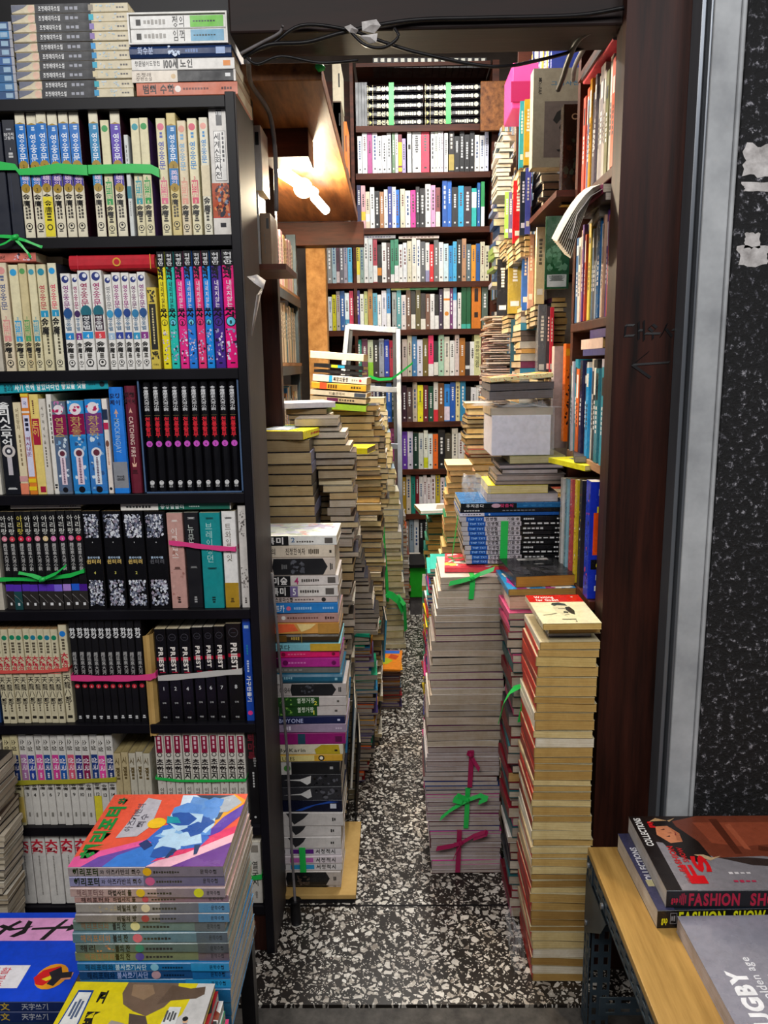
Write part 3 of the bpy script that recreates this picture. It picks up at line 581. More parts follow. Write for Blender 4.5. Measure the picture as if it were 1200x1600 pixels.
for i in range(5):
    a = 177+11.4*i; r6.append((a, a+11.1, 1175+(0 if i % 2 else 2), ('c6b48a' if i < 2 else 'cdc6b4', [('t', .06, .32, '6a5a3a', '시경', .5, .8), ('m', .20, .38, '6a5a3a', .5, .5, 4), ('c', .62, .22, '2a2418', .5, 1.6), ('b', .53, .71, '2a2418', .47, .53), ('T', .80, .85, '4a4028', '上下中'[i % 3])]), 'tan classic in clear plastic', dict(g='five tan volumes in plastic', p='a89868', mat='glossy_print')))
for i in range(10):
    a = 240.5+14.15*i
    r6.append((a, a+13.6, 1142, ('d8d2c8', [('b', 0, .04, 'a8a094'), ('b', .05, .23, '8c1238', .15, .85), ('m', .06, .2, 'e8c8d0', .5, .3, 3), ('d', .25, .3, '3a3434'), ('d', .25, .2, 'd8d2c8'), ('t', .29, .52, '2a2424', '초한지', .5, .9, .03), ('T', .535, .56, 'a01a40', str(i+1)), ('t', .60, .74, '4a4440', '이문열', .5, .6)]), 'grey-white novel volume %s with wine tab' % NUM[10-i], dict(g='ten grey novels under green tape', p='b0a07c')))
r6.append((384.5, 400.5, 1139, ('0e0c10', [('t', .05, .33, '6a1826', '퇴마록', .45, .8, .03), ('m', .3, .4, '8a8a8a', .7, .3, 4), ('m', .45, .62, 'c8c8c8', .5, .2, 6), ('d', .93, .12, 'c8c8c8')]), 'black novel with dark red title', dict(p='b08a50')))
row(r6, zt[6], 'sixth shelf')
r7 = []
for i, (a, b_) in enumerate([(23, 45.5), (46.5, 68), (69, 91.5), (92.5, 114), (115, 137)]):
    r7.append((a, b_, 1302-.4*i, ('e2ded9', [('t', .09, .30, 'd0203a', '大望', .45, .85, .05), ('m', .32, .88, '8a8480', .5, .1, 26)]), 'tall white novel with red brushed title', dict(g='tall white novels on the bottom shelf')))
r7 += [(388, 407, 1316, ('d8d2c8', [('b', .04, .16, '8a8278', .2, .8), ('t', .3, .72, '3a3630', '열국지', .5, .6), ('m', .8, .92, '8a8480')]), 'white novel with green cord round it')]
row(r7, zt[7]+.002, 'bottom shelf')
# ------------------------------------------------------------------ books lying flat on the case and on the rows
def flat(x0, x1, y0, y1, Y, c, els, label, w=.15, **k):
    a, b_ = U(x0, y1, Y), U(x1, y1, Y); top = U((x0+x1)/2, y0, Y); zb = k.pop('zb', (a.z+b_.z)/2)
    return book(((a.x+b_.x)/2, Y, zb), b_.x-a.x, w, max(.004, k.pop('T', top.z-(a.z+b_.z)/2-.0005)), c, els, 'lie', label=label, **k)
yy = [14, 27, 40, 52.5, 66, 78, 92, 105, 117.5, 131, 152]
zz = zt[0]
def pile(n, z0, z1): return [z0+(z1-z0)*i/n for i in range(n+1)]
zs = pile(10, zt[0], U(120, 5, 1.608).z)
for i in range(10):
    z = zs[i]; x = U(30, 140, 1.608).x + .0012*math.sin(i*2.1)
    L_ = U(209, 140, 1.608).x-x
    book((x+L_/2, 1.606+R_.uniform(-.001, .002), z), L_, .15, zs[1]-zs[0]-.0008, 'd8ccae', [('p', '6a6e80', [(0, .1), (.1, .6), (.14, .95), (0, .95)]), ('b', .20, .68, '12141e'), ('d', .17, .42, 'e8c0a8'), ('r', .23, .42, 'f0f0f0', '조정래대하소설', .5, .62), ('m', .46, .58, '9a9ca8', .5, .4, 3), ('b', .66, .70, ['2a98c8', '1fa8b8', 'd8c8a0', '28a8c8', '1f90c8', '2898d8', '8a70b0', '8a78b8', '1fb0c8', '9a9080'][i], .2, .85), ('n', .72, .9, ['b8ccd4', 'c8d4dc'], 10), ('m', .9, .97, '555050', .5, .2, 3)], 'lie',
         label=f'saga volume lying on top of the black case, {nth(10-i)} down its long pile', group='saga volumes lying on the case', pages='d8ccae')
zs = pile(9, zt[0], U(10, 34, 1.608).z)
for i in range(9):
    x1 = U(28, 140, 1.608).x
    book((x1-.115, 1.606, zs[i]), .23, .15, zs[1]-zs[0]-.0008, ['1c4a7c', '2a6aa0', '1a5a8c', '1f4f80', '2a5a98', '4a5a80', '1a3a6a', '2a7ab0', '1a4a80'][i], [('b', .9, .96, '9ab8d0', .2, .8), ('b', .975, 1, 'a8a8b0')], 'lie', label=f'blue saga volume in the short pile on the case, {nth(9-i)} from its top', group='blue volumes lying on the case', mat='glossy_print')
zq = zt[0]
for (c, T, els, lb, x0, x1) in [('cf7458', .0235, [('r', .06, .38, '2a1414', '범죄 수학', .5, .75, .03), ('d', .41, .25, 'f4e8e0'), ('m', .46, .72, '6a2a20', .5, .2, 9), ('m', .84, .95, '4a1a14', .5, .25, 4)], 'salmon paperback at the foot of the short pile on the case', 213, 371),
                                ('1a1a20', .0205, [('b', 0, .44, 'e8dccc'), ('r', .04, .2, '5a4a3a', '조정래', .65, .4), ('r', .04, .2, '5a4a3a', '장편소설', .3, .35), ('d', .40, .22, 'd8b888'), ('b', .9, .95, 'e8e8e8', .4, .7), ('b', .98, 1, 'e8e0d8')], 'half black half cream novel on the salmon paperback', 207, 369),
                                ('e8e4de', .0205, [('r', .03, .28, '1c1a1a', '창문넘어도망친', .6, .5), ('r', .30, .46, '1c1a1a', '100세', .55, .9, .04), ('r', .47, .60, '1c1a1a', '노인', .55, .8, .03), ('b', .89, .96, 'e88a2a', .3, .75)], 'white novel with orange stamp near the top of the pile', 208, 368),
                                ('16305e', .0235, [('r', .08, .24, 'b8c8e8', '화수분', .55, .6), ('n', .38, .5, 'c8d8f0', 16), ('m', .55, .68, '5a78b0', .5, .3, 5), ('b', .85, .94, '9ab0d8', .25, .75)], 'navy book with white stamp under the boxed pair', 206, 364)]:
    a = U(x0, 130, 1.604).x; b_ = U(x1, 130, 1.604).x
    book(((a+b_)/2, 1.603, zq), b_-a, .16, T, c, els, 'lie', label=lb, hard=c == '16305e', mat='printed_paper', pages='e0d4b8'); zq += T+.0006
a = U(201, 30, 1.60).x; b_ = U(352, 30, 1.60).x
bxs = empty('slipcase', ((a+b_)/2, 1.60, zq), 0, 'white slipcase lying on top of the short pile of novels', 'slipcase')
s_ = MB(['printed_paper']); wc = lin('e4e2dc')
for q in ((a, b_, 1.60, 1.76, zq, zq+.003), (a, b_, 1.60, 1.76, zq+.052, zq+.055), (b_, b_+.003, 1.60, 1.76, zq, zq+.055), (a-.003, a, 1.60, 1.76, zq, zq+.055), (a, b_, 1.76, 1.763, zq, zq+.055)): s_.box(*q, col=wc)
kid(bxs, 'case_shell', s_)
for i, (t, g) in enumerate((('임꺽', '6fa8c8'), ('정의', '6abf3a'))):
    book(((a+b_)/2, 1.604, zq+.0035+i*.0243), b_-a-.002, .15, .0235, 'e6e4e0', [('b', .06, .11, '1c1a1a', .25, .7), ('m', .14, .38, '9a9690', .5, .4, 6), ('r', .44, .58, '2a2828', t, .5, .9, .01), ('b', .63, .98, g, .08, .92), ('m', .66, .9, '2a3a3a', .5, .15, 8)], 'lie', label='boxed white novel with %s end panel on top of the case' % ('blue', 'green')[i])
flat(-30, 57, 396, 411, YS, 'e07868', [('r', .3, .45, '2a1a1a', '1966년', .5, .5), ('n', .6, .95, ['7a4a7a', 'e8d8e8', '3a2a3a'], 20)], 'pink and violet book lying across the dotted novels', zb=U(20, 411, YS).z+.002, w=.14)
flat(62, 98, 397, 410, YS+.05, '8a7a6a', [], 'brown book lying behind the pink one above the second shelf', zb=U(20, 411, YS).z+.002, w=.10, pages='9a8a74')
flat(109, 242, 397.5, 421, YS, 'c01428', [('d', .56, .3, 'd8a030'), ('d', .56, .2, 'c01428'), ('b', .10, .105, 'e04050'), ('b', .95, .96, 'd8a030')], 'red cloth hardback lying on the white novels', hard=True, mat='matte_cloth', zb=U(150, 421.5, YS).z)
flat(-20, 170, 594, 611, YS, '12a4b4', [('r', .14, .22, '10303a', '줄고칠', .5, .65), ('r', .23, .82, 'f0fcfc', '사기 전에 알았더라면 좋았을 것들', .5, .75, .03), ('m', .84, .90, '0a5a64', .5, .2, 4), ('d', .95, .25, '10303a')], 'turquoise book lying across the top of the third row', zb=U(80, 612, YS).z, tilt=-.03)
flat(16, 126, 783, 789.5, YS, 'a89e96', [('m', .7, .95, '4a4440', .5, .4, 7)], 'thin greyish book lying under the third board', zb=U(70, 797, YS).z+.004)
flat(189, 361, 785, 796, YS, '1a6a58', [('b', 0, .34, 'e8e4dc'), ('m', .05, .28, '3a3a3a', .5, .4, 8), ('r', .36, .58, 'e8f4f0', '중앙말글터', .5, .7, .03), ('m', .62, .72, 'c8e0d8', .5, .2, 5), ('b', .99, 1, 'e8e4dc')], 'green and white book lying over the black fantasy volumes', zb=U(280, 798, YS).z+.002)
# kraft wrapper round the river saga
k0 = U(220, 1000, YS).x; k1 = U(239, 1000, YS).x
kr = MB(['kraft']); kz = U(230, 968, YS).z
kr.ribbon([(k1-.0135, YS+.15, zt[5]+.09), (k1-.012, YS+.01, zt[5]+.09), (k1-.013, YS-.007, zt[5]+.09), (k1-.018, YS-.012, zt[5]+.09)], (0, 0, kz-zt[5]-.006), .0015)
kr.ribbon([(k1-.0005, YS+.15, zt[5]+.09), (k1-.0005, YS+.004, zt[5]+.09), (k1-.006, YS-.007, zt[5]+.09), (k1-.013, YS-.008, zt[5]+.09)], (0, 0, kz-zt[5]-.004), .001)
tag(kr.build('paper_wrapper'), 'tan kraft paper wrapped round the slim black river saga', 'wrapper')
# ------------------------------------------------------------------ straps and bows round bundles
def strap(mat, pts, w, label, Y=YS-.0055, wrap=(.03, .03), tails=(), knot=None, group=None, name='packing_strap', nar=None):
    mb = MB([mat]); P = [U(x, y, Y) for x, y in pts]
    if wrap[0]: P = [P[0]+Vector((-.001, wrap[0], 0))] + P
    if wrap[1]: P = P + [P[-1]+Vector((.001, wrap[1], 0))]
    Q = []
    for a, b_ in zip(P, P[1:]):
        for k in range(3): Q.append(a.lerp(b_, k/3))
    Q.append(P[-1])
    ws = [1+.12*math.sin(i*1.7) for i in range(len(Q))] if nar is None else [nar(i/(len(Q)-1)) for i in range(len(Q))]
    mb.ribbon(Q, (0, 0, w), .0009, wscale=ws)
    for t in tails:
        tp = [U(x, y, Y-.006-.004*math.sin(i)) for i, (x, y) in enumerate(t)]; T2 = []
        for a, b_ in zip(tp, tp[1:]):
            for k in range(3): T2.append(a.lerp(b_, k/3))
        T2.append(tp[-1])
        mb.ribbon(T2, [(.25*w, .3*w, .8*w)]*len(T2), .0009, wscale=[1+.2*math.sin(i) for i in range(len(T2))])
    o = mb.build(name); tag(o, label, 'strap', group)
    if knot:
        kb = MB([mat]); c = U(*knot, Y-.006)
        kb.tube([c+Vector((-.006, 0, -.004)), c+Vector((-.003, -.003, -.001)), c+Vector((.003, -.003, .001)), c+Vector((.006, 0, .004))], [.003, .0055, .0055, .003], 7)
        kb.build('knot', o, smooth=True)
    return o
strap('strap_green', [(-20, 258), (0, 259), (24, 261), (30, 269), (60, 267), (90, 263), (118, 265), (136, 266)], .019, 'green woven strap twisted round the blue panelled saga volumes', nar=lambda t: 1.0-.45*math.sin(min(1, t*1.25)*3.14)**4)
strap('strap_green', [(138, 265), (170, 264), (205, 263), (236, 264), (248, 270)], .017, 'green woven strap round the dotted novels on the upper shelf', nar=lambda t: 1)
strap('strap_green', [(-20, 366), (0, 369), (20, 370)], .006, 'green cord with curled ends hanging off the upper shelf', Y=1.597, wrap=(0, 0), knot=(24, 371), tails=[[(22, 371), (40, 376), (62, 385), (66, 386)], [(22, 372), (34, 384), (44, 396), (48, 402)], [(22, 371), (8, 380), (-8, 386)]])
strap('strap_green', [(-20, 906), (20, 905), (66, 905), (110, 899), (131, 892)], .0085, 'green ribbon with a bow round the black purple-banded saga', knot=(67, 905), tails=[[(67, 905), (50, 899), (29, 895)], [(67, 905), (88, 896), (103, 884)]])
strap('strap_pink', [(264, 848), (285, 850), (315, 854), (345, 857), (368, 858)], .0105, 'pink ribbon round the four vampire novels on the fourth shelf')
strap('strap_red', [(-20, 1050), (20, 1050), (70, 1049), (106, 1046)], .007, 'coral rubber band round the yellowed martial novels', tails=[])
strap('strap_pink', [(111, 1059.5), (150, 1060), (200, 1060), (235, 1058), (243, 1055)], .0135, 'hot pink strap round the slim black river saga', Y=YS-.014)
strap('strap_white', [(247, 1060), (290, 1057), (340, 1052), (378, 1049)], .013, 'pale grey strap round the black comic volumes', name='packing_strap')
strap('strap_olive', [(8, 1224), (60, 1222), (120, 1221), (181, 1218)], .0105, 'olive tape round the fourteen white novels')
strap('strap_green', [(243, 1216), (280, 1220), (330, 1220), (384, 1219)], .006, 'thin green tape round the ten grey novels')
strap('strap_green', [(387, 1371), (396, 1372), (409, 1370)], .012, 'short green cord round the white novel on the bottom shelf')
def crumple(nm, c, sx, sy, sz, label, seed, mat='clear_wrap', parent=None):
    rr = random.Random(seed); mb = MB([mat]); N = 7; g = {}
    for i in range(N):
        for j in range(N):
            g[i, j] = (c[0]+sx*(i/(N-1)-.5)+rr.uniform(-.12, .12)*sx, c[1]+sy*(j/(N-1)-.5)+rr.uniform(-.1, .1)*sy, c[2]+sz*rr.uniform(-.5, .5))
    for i in range(N-1):
        for j in range(N-1):
            mb.face([g[i, j], g[i+1, j], g[i+1, j+1]]); mb.face([g[i, j], g[i+1, j+1], g[i, j+1]])
    return tag(mb.build(nm), label, 'plastic')
# ------------------------------------------------------------------ columns of lying books
def column(Y, keys, tr, orient, pal, w, name, label=None, group=None, stuff=True, rr=0, z0=None, z1=None, jit=.003, wave=.0012, hard=0, els=None, cap=None, cat='book', nm='book', rnd=None, mat='printed_paper', Ts=None, k=None, boards=None):
    """keys: (photo y, photo x of one side, of the other) from the foot up, on the plane at depth Y"""
    rnd = rnd or random.Random(int(Y*1000)+len(keys)*7)
    K = [(U(0, y, Y).z, U(a, y, Y).x, U(b_, y, Y).x) for y, a, b_ in keys]
    za = K[0][0] if z0 is None else z0; zb = K[-1][0] if z1 is None else z1
    if Ts is None:
        Ts = []; z = za
        while z < zb-tr[0]*.6: t = rnd.uniform(*tr); Ts.append(t); z += t
    kf = (zb-za)/sum(Ts); Ts = [t*kf for t in Ts]; n = len(Ts); z = za; out = []
    for i, T in enumerate(Ts):
        for (q0, a0, b0), (q1, a1, b1) in zip(K, K[1:]):
            if z <= q1: break
        t = min(1, max(0, (z-q0)/max(1e-6, q1-q0))); a = a0+(a1-a0)*t; b_ = b0+(b1-b0)*t
        ja = rnd.uniform(-jit, jit); a += ja; b_ += ja*.6+rnd.uniform(-jit, jit)*.7
        wd = b_-a; ww = w*rnd.uniform(.94, 1.04); yy = Y+rnd.uniform(-jit, jit)*(.4 if not stuff else 1)
        p = pal[rnd.randrange(len(pal))] if cap is None or i < n-1 else cap
        c, pg = p[0], p[1]; rz = rr+rnd.uniform(-1, 1)*math.radians(1.2 if jit < .004 else 3)
        hb = rnd.random() < hard
        e = els(i, n, rnd, wd) if els else ()
        lb = None if not label else label(n-i, c, pg)
        kw = dict(pages=pg, hard=hb, stuff=stuff, label=lb, group=group, cat=cat, name=nm, mat='printed_paper' if stuff else mat, wave=0 if stuff else wave, els=e, k=k, back=boards, front=boards)
        if orient == 'spine': book(((a+b_)/2, yy, z), wd, ww, T-.0012, c, mode='lie', rz=rz, **kw)
        elif orient == 'fore': book(((a+b_)/2, yy+ww, z), wd, ww, T-.0013, c, mode='lie', rz=rz+math.pi, **kw)
        elif orient == 'left': book((a, yy+ww/2, z), ww, wd, T-.0013, c, mode='lie', rz=rz-math.pi/2, **kw)
        elif orient == 'right': book((b_, yy+ww/2, z), ww, wd, T-.0013, c, mode='lie', rz=rz+math.pi/2, **kw)
        z += T; out.append((a, b_, z))
    return out
OLD = ['c9a76a', 'd8bc82', 'e0c890', 'c4a060', 'd4b578', 'ead7a6']
GRY = ['b5a898', 'c4b8a8', 'a89c8e', 'cdc2b4', 'b0a49a', 'bcae9c']
BEI = ['cbb893', 'bfa67c', 'd8c8a4', 'b09468', 'a8977c', 'c8b48a']
def pals(cov, pg): return [(c, p) for c in cov for p in pg]
# L-one: the spines near the doorway, listed from the top
Y1 = 1.80
l1 = [(837, 852, 420, 526, 'e6e4de', [('b', 0, .40, '121216'), ('r', .12, .36, 'ece8e4', '룩미', .5, .8, .03), ('r', .43, .50, '3a6a98', '2', .6, .7), ('m', .50, .72, '55504a', .4, .2, 7), ('b', .85, .95, '5a5450', .2, .8)], 'thick white novel with black title block numbered two'),
      (852, 871, 422, 523, 'dccdb8', [('r', .04, .24, '3a3226', '남자의', .5, .6), ('r', .36, .62, '2a241c', '진정한여자', .5, .62), ('m', .66, .80, '5a5040', .5, .5, 6), ('m', .93, .97, '2a241c', .5, .4, 1)], 'cream novel with brush title'),
      (872, 899, 423, 524, 'cdbfb2', [('r', .06, .18, '5a5450', 'Q84', .5, .6, 0), ('p', '17181c', [(.20, .04), (.18, .5), (.20, .96), (.84, .96), (.90, .5), (.84, .04)]), ('m', .3, .38, '6a6a6a', .5, .3, 3), ('n', .42, .6, ['4a4c54', '5a5c64'], 16), ('m', .93, .97, '1a1a1a', .5, .4, 2)], 'thick novel with black hexagon panel'),
      (900, 915, 425, 529, 'd8cfca', [('b', 0, .39, '101014'), ('r', .06, .36, 'f0ece8', '거미숲', .5, .8, .03), ('r', .44, .50, 'b02a6a', '4', .5, .95, .02), ('m', .53, .76, '4a4440', .5, .3, 8), ('b', .86, .96, '5a5450', .2, .8)], 'grey-white novel with black title block numbered four'),
      (916, 932, 427, 528, 'ddd6d0', [('b', 0, .38, '101014'), ('r', .14, .34, 'ece8e4', '룩미', .5, .8, .03), ('b', .38, .48, '7a6a9a'), ('r', .41, .46, 'f0f0f0', '5', .5, .9), ('m', .51, .76, '4a4440', .5, .3, 8), ('b', .84, .95, '5a5450', .2, .8)], 'white novel with black block and violet tab numbered five'),
      (933, 942, 428, 527, 'cdbcb6', [('r', .08, .42, '26221f', '그리스로마신화', .5, .8, .03), ('m', .44, .7, '6a5a54', .5, .25, 7), ('d', .82, .35, '26221f')], 'pinkish mythology paperback'),
      (943, 958, 429, 528, '1f7cc8', [('r', .02, .30, 'e8f0fa', '의 카프카', .5, .75, .03), ('d', .35, .22, 'e86a8a'), ('m', .42, .66, '9ac4ec', .5, .35, 8), ('m', .8, .95, '9ac4ec', .5, .25, 5)], 'bright blue novel with pink dot'),
      (959, 973, 430, 529, 'b58c84', [('r', .02, .20, '2a1814', '수학', .5, .85, .03), ('d', .27, .22, 'f0e8e0'), ('m', .32, .74, '6a4038', .5, .2, 12), ('m', .82, .95, '4a2a24', .5, .3, 4)], 'dusty rose paperback'),
      (975, 990, 431, 530, 'd89a4a', [('b', 0, .14, 'e8d8c0'), ('p', 'f0683a', [(.14, .06), (.46, .3), (.40, .95), (.14, .95)]), ('p', 'f4d890', [(.44, .95), (.50, .2), (.62, .5), (.7, .95)]), ('b', .72, 1, 'b8863c')], 'orange and honey coloured novel'),
      (991, 1005, 432, 529, '3a2a12', [('b', .1, .3, '6a4a18', .15, .85), ('m', .36, .48, 'b89a48', .5, .4, 4), ('b', .5, .505, 'c8a848')], 'dark brown book with gold lettering'),
      (1006, 1017, 433, 532, '7ec0cc', [('b', .0, .1, 'e8e4de'), ('r', .08, .34, '26302e', '오쿠다', .5, .8), ('b', .6, 1, 'c8a030')], 'aqua and ochre paperback'),
      (1018, 1028, 434, 530, 'dc1c68', [('b', 0, .18, '3a1020'), ('d', .24, .3, '8c0c3c'), ('m', .3, .55, 'f070a0', .5, .2, 6), ('d', .92, .25, '7a0c34')], 'hot pink plastic-wrapped novel'),
      (1029, 1042, 435, 531, 'b0288c', [('b', 0, .2, '3a0c2c'), ('d', .26, .3, '6a1454'), ('m', .3, .55, 'dc80c4', .5, .2, 6), ('d', .92, .25, '6a1454')], 'magenta plastic-wrapped novel'),
      (1043, 1052, 436, 531, '6a6864', [('m', .1, .5, '9a9894', .5, .2, 6)], 'dull grey book under the magenta novel'),
      (1053, 1068, 437, 535, '1a5c78', [('b', 0, .17, 'c4c0bc'), ('m', .22, .34, '8ab8c8', .6, .3, 4), ('m', .9, .95, '8ab8c8', .5, .3, 1)], 'petrol blue hardback with pale spine end'),
      (1069, 1088, 438, 541, 'b5aca8', [('r', .14, .28, '3a3836', 'Q84', .5, .62, 0), ('p', '18191d', [(.30, .04), (.28, .5), (.30, .96), (.82, .96), (.87, .5), (.82, .04)]), ('n', .42, .58, ['3a3c44', '4a4c54'], 14), ('m', .9, .94, '1a1a1a', .5, .4, 2)], 'grey novel with black hexagon panel below the petrol blue book'),
      (1089, 1103, 439, 541, 'c4bcb8', [('b', .12, .65, '1e4a1c'), ('n', .14, .3, ['4a8a30', '3a6a28', '86b850'], 14), ('r', .36, .6, 'e4f0d8', '열정거장', .6, .6), ('r', .58, .63, 'e8e050', '2', .35, .6), ('m', .88, .92, '55504a', .5, .3, 1)], 'green and grey novel numbered two'),
      (1104, 1119, 440, 541, 'c4bcb8', [('b', .12, .62, '1e4a1c'), ('n', .14, .3, ['4a8a30', '3a6a28', '86b850'], 14), ('r', .36, .58, 'e4f0d8', '열정거장', .6, .6), ('r', .55, .60, 'e8e050', '1', .35, .6), ('m', .85, .9, '55504a', .5, .3, 1)], 'green and grey novel numbered one'),
      (1120, 1131, 440, 539, '141c48', [('r', .12, .45, 'b8c0e8', 'BOYONE', .5, .75, .02), ('m', .9, .95, 'c8cce8', .5, .4, 1)], 'dark navy paperback with pale blue lettering'),
      (1132, 1145, 441, 541, '9a88a0', [('m', .2, .28, 'e8e0ec', .5, .6, 2), ('m', .86, .95, 'c8b8cc', .5, .2, 3)], 'lilac grey paperback'),
      (1146, 1163, 442, 540, '8c1468', [('b', .36, .46, '20485a', .05, .95), ('b', .86, .95, '5a0c44', .2, .7)], 'deep magenta book with blue-green square'),
      (1164, 1179, 443, 536, 'd4ccb4', [('p', 'b8a020', [(.62, .04), (.60, .5), (.70, .96), (.94, .96), (.96, .04)]), ('r', .10, .5, '3a3428', 'By Karin', .45, .5), ('m', .88, .94, '1a1a14', .4, .25, 1)], 'cream and olive novel with handwritten title'),
      (1180, 1190, 444, 535, 'cfa030', [('b', .12, .6, 'e0d088', .1, .9), ('r', .14, .32, '3a2a08', 'LIKES', .5, .75), ('d', .7, .42, '2a2418'), ('d', .7, .24, 'f0e8d0')], 'orange-yellow slim book with black ring'),
      (1192, 1210, 444, 531, '141417', [('b', 0, .28, 'c8c4be'), ('d', .22, .25, '4a8a3c'), ('m', .85, .92, 'a0a0a0', .5, .3, 1)], 'black book with pale spine end and green dot'),
      (1211, 1229, 445, 533, '26262a', [('b', 0, .10, 'b8b0ac'), ('p', 'd8d6d4', [(.16, .55), (.4, .6), (.56, .9), (.55, .3), (.5, .12), (.4, .45)]), ('n', .6, .95, ['5a5a62', '101014'], 14)], 'black book with white silhouette'),
      (1230, 1250, 446, 534, '2e2e33', [('b', 0, .10, 'b8b0ac'), ('p', 'd0cecc', [(.14, .4), (.4, .5), (.54, .85), (.56, .25), (.5, .12), (.4, .4)]), ('n', .6, .95, ['5a5a62', '101014'], 14)], 'charcoal book with white silhouette under its twin'),
      (1251, 1269, 447, 535, '0e1228', [('b', 0, .1, '1a1a20'), ('p', '2048a0', [(.3, .1), (.5, .5), (.8, .9), (.95, .85), (.6, .55), (.4, .1)]), ('b', .82, .91, 'c8ccd8', .3, .7)], 'midnight blue book with electric blue swirl'),
      (1270, 1290, 448, 536, 'c8c2be', [('b', 0, .12, 'a8a09c'), ('p', '26262a', [(.16, .96), (.22, .5), (.28, .1), (.34, .3), (.42, .55), (.50, .96)]), ('m', .84, .9, '2a2a2a', .5, .3, 2)], 'white novel with black ink blot, topmost of three'),
      (1291, 1307, 449, 533, 'cdc7c3', [('m', .02, .08, '6a8a8c', .5, .6, 2), ('p', '26262a', [(.20, .96), (.25, .5), (.30, .1), (.36, .3), (.42, .6), (.46, .96)]), ('m', .84, .9, '2a2a2a', .5, .3, 2)], 'white novel with black ink blot, middle of three'),
      (1308, 1325, 450, 533, 'cdc7c3', [('m', .02, .08, '8aa8a0', .5, .6, 2), ('p', '26262a', [(.18, .96), (.24, .5), (.29, .1), (.36, .3), (.42, .6), (.46, .96)]), ('m', .84, .9, '2a2a2a', .5, .3, 2)], 'white novel with black ink blot, lowest of three'),
      (1326, 1337, 451, 533, 'd8d2d4', [('b', .2, .57, '5c1a80', .2, .8), ('m', .03, .14, '1a1a1a', .5, .6, 2), ('r', .6, .92, '1a1a1a', '서정적시', .5, .7, .02)], 'white comic with purple band under green strap'),
      (1338, 1349, 451, 534, 'd8ccd0', [('b', .2, .56, 'c060b0', .2, .8), ('m', .03, .14, '1a1a1a', .5, .6, 2), ('r', .6, .92, '1a1a1a', '서정적시', .5, .7, .02)], 'white comic with pink band under green strap'),
      (1350, 1361, 452, 534, 'd8d2d0', [('b', .2, .57, '2a9ad0', .2, .8), ('m', .03, .14, '1a1a1a', .5, .6, 2), ('r', .6, .92, '1a1a1a', '서정적시', .5, .7, .02)], 'white comic with sky-blue band under green strap'),
      (1363, 1383, 453, 533, 'b8ada4', [('p', '141518', [(.14, .04), (.12, .5), (.14, .96), (.76, .96), (.82, .5), (.76, .04)]), ('n', .3, .5, ['4a3c34', '5a4c44'], 14), ('m', .88, .93, '1a1a1a', .5, .4, 2)], 'novel with black hexagon panel, second from the plank'),
      (1384, 1403, 454, 533, 'c0b5ac', [('p', '141518', [(.14, .04), (.12, .5), (.14, .96), (.76, .96), (.82, .5), (.76, .04)]), ('n', .3, .5, ['4a3c34', '5a4c44'], 14), ('m', .88, .93, '1a1a1a', .5, .4, 2)], 'novel with black hexagon panel resting on the plank')]
zz = [U(480, y[1], Y1).z for y in l1]; ztop = U(480, l1[0][0], Y1).z
for i, (ya, yb, xa, xb, c, els, lb) in enumerate(l1):
    zb_ = zz[i] if i < len(l1)-1 else .026
    zt_ = ztop if i == 0 else zz[i-1]
    b_ = U(xb, (ya+yb)/2, Y1).x; a = b_-.203 if i not in (1, 10) else b_-.20
    a = max(a, U(xa, (ya+yb)/2, Y1).x-.03)
    book(((a+b_)/2, Y1+.002*math.sin(i*3), zb_), b_-a, .152, max(.006, zt_-zb_-.0008), c, els, 'lie', rz=math.radians(R_.uniform(-1, 1)), label=lb+(' in the tall spine stack' if len(lb.split()) < 11 else ''), mat='glossy_print' if i in (11, 12, 24, 25, 26, 33, 34) else 'printed_paper', hard=i in (9, 14), pages='d8cdb8', wave=.0005,
         art=[('b', 0, 1, 'd8dcd0'), ('p', 'a098b0', [(.2, .7), (.5, .8), (.7, .95), (.95, .7), (.9, .5), (.6, .6), (.4, .5)]), ('n', .05, .9, ['b8c0b0', 'c8c8d4', 'd8a8a0'], 30)] if i == 0 else None)
strap('strap_green', [(478, 1323), (478, 1362)], .012, 'green strap standing across three banded comics', Y=Y1-.004, wrap=(0, 0)) if 0 else None
gs = MB(['strap_green']); p0, p1 = U(472, 1325, Y1-.003), U(474, 1363, Y1-.003)
gs.ribbon([p0+Vector((0, .03, .001)), p0, p1, p1+Vector((0, .03, -.001))], (.016, 0, 0), .001); tag(gs.build('packing_strap'), 'green strap tied across the three banded comics in the tall stack', 'strap')
# plank and pallet under it
pk = empty('pallet_board', (-.23, 1.9, 0), 0, 'low wooden board on black battens under the tall spine stack', 'board')
kid(pk, 'deck', bx('kraft', -.345, -.117, 1.772, 2.10, .012, .0255), bevel=.002); kid(pk, 'batten', bx('cable_rubber', -.34, -.12, 1.774, 1.81, 0, .0118)); kid(pk, 'batten', bx('cable_rubber', -.34, -.12, 2.05, 2.09, 0, .0118))
# awning crank rod against the case
rd = empty('crank_rod', tuple(G(459, 1468)), 0, 'long thin grey rod with black grip standing by the spine stack', 'rod')
g0 = G(459, 1468); g0.y = 1.70; g0 = Vector((U(459, 1452, 1.70).x, 1.70, .0))
top = U(425, 895, 1.74); md = U(449, 1180, 1.73); h1 = U(461, 1408, 1.71)
kid(rd, 'rod', MB(['cable_grey']).tube([h1, U(456, 1330, 1.72), md, U(435, 1010, 1.735), top], .0034, 8), smooth=True)
kid(rd, 'grip', MB(['cable_rubber']).tube([Vector((h1.x+.003, 1.70, .002)), Vector((h1.x+.002, 1.70, .02)), h1+Vector((0, 0, -.004)), h1+Vector((0, 0, .002))], [.013, .014, .0125, .016], 12), smooth=True)
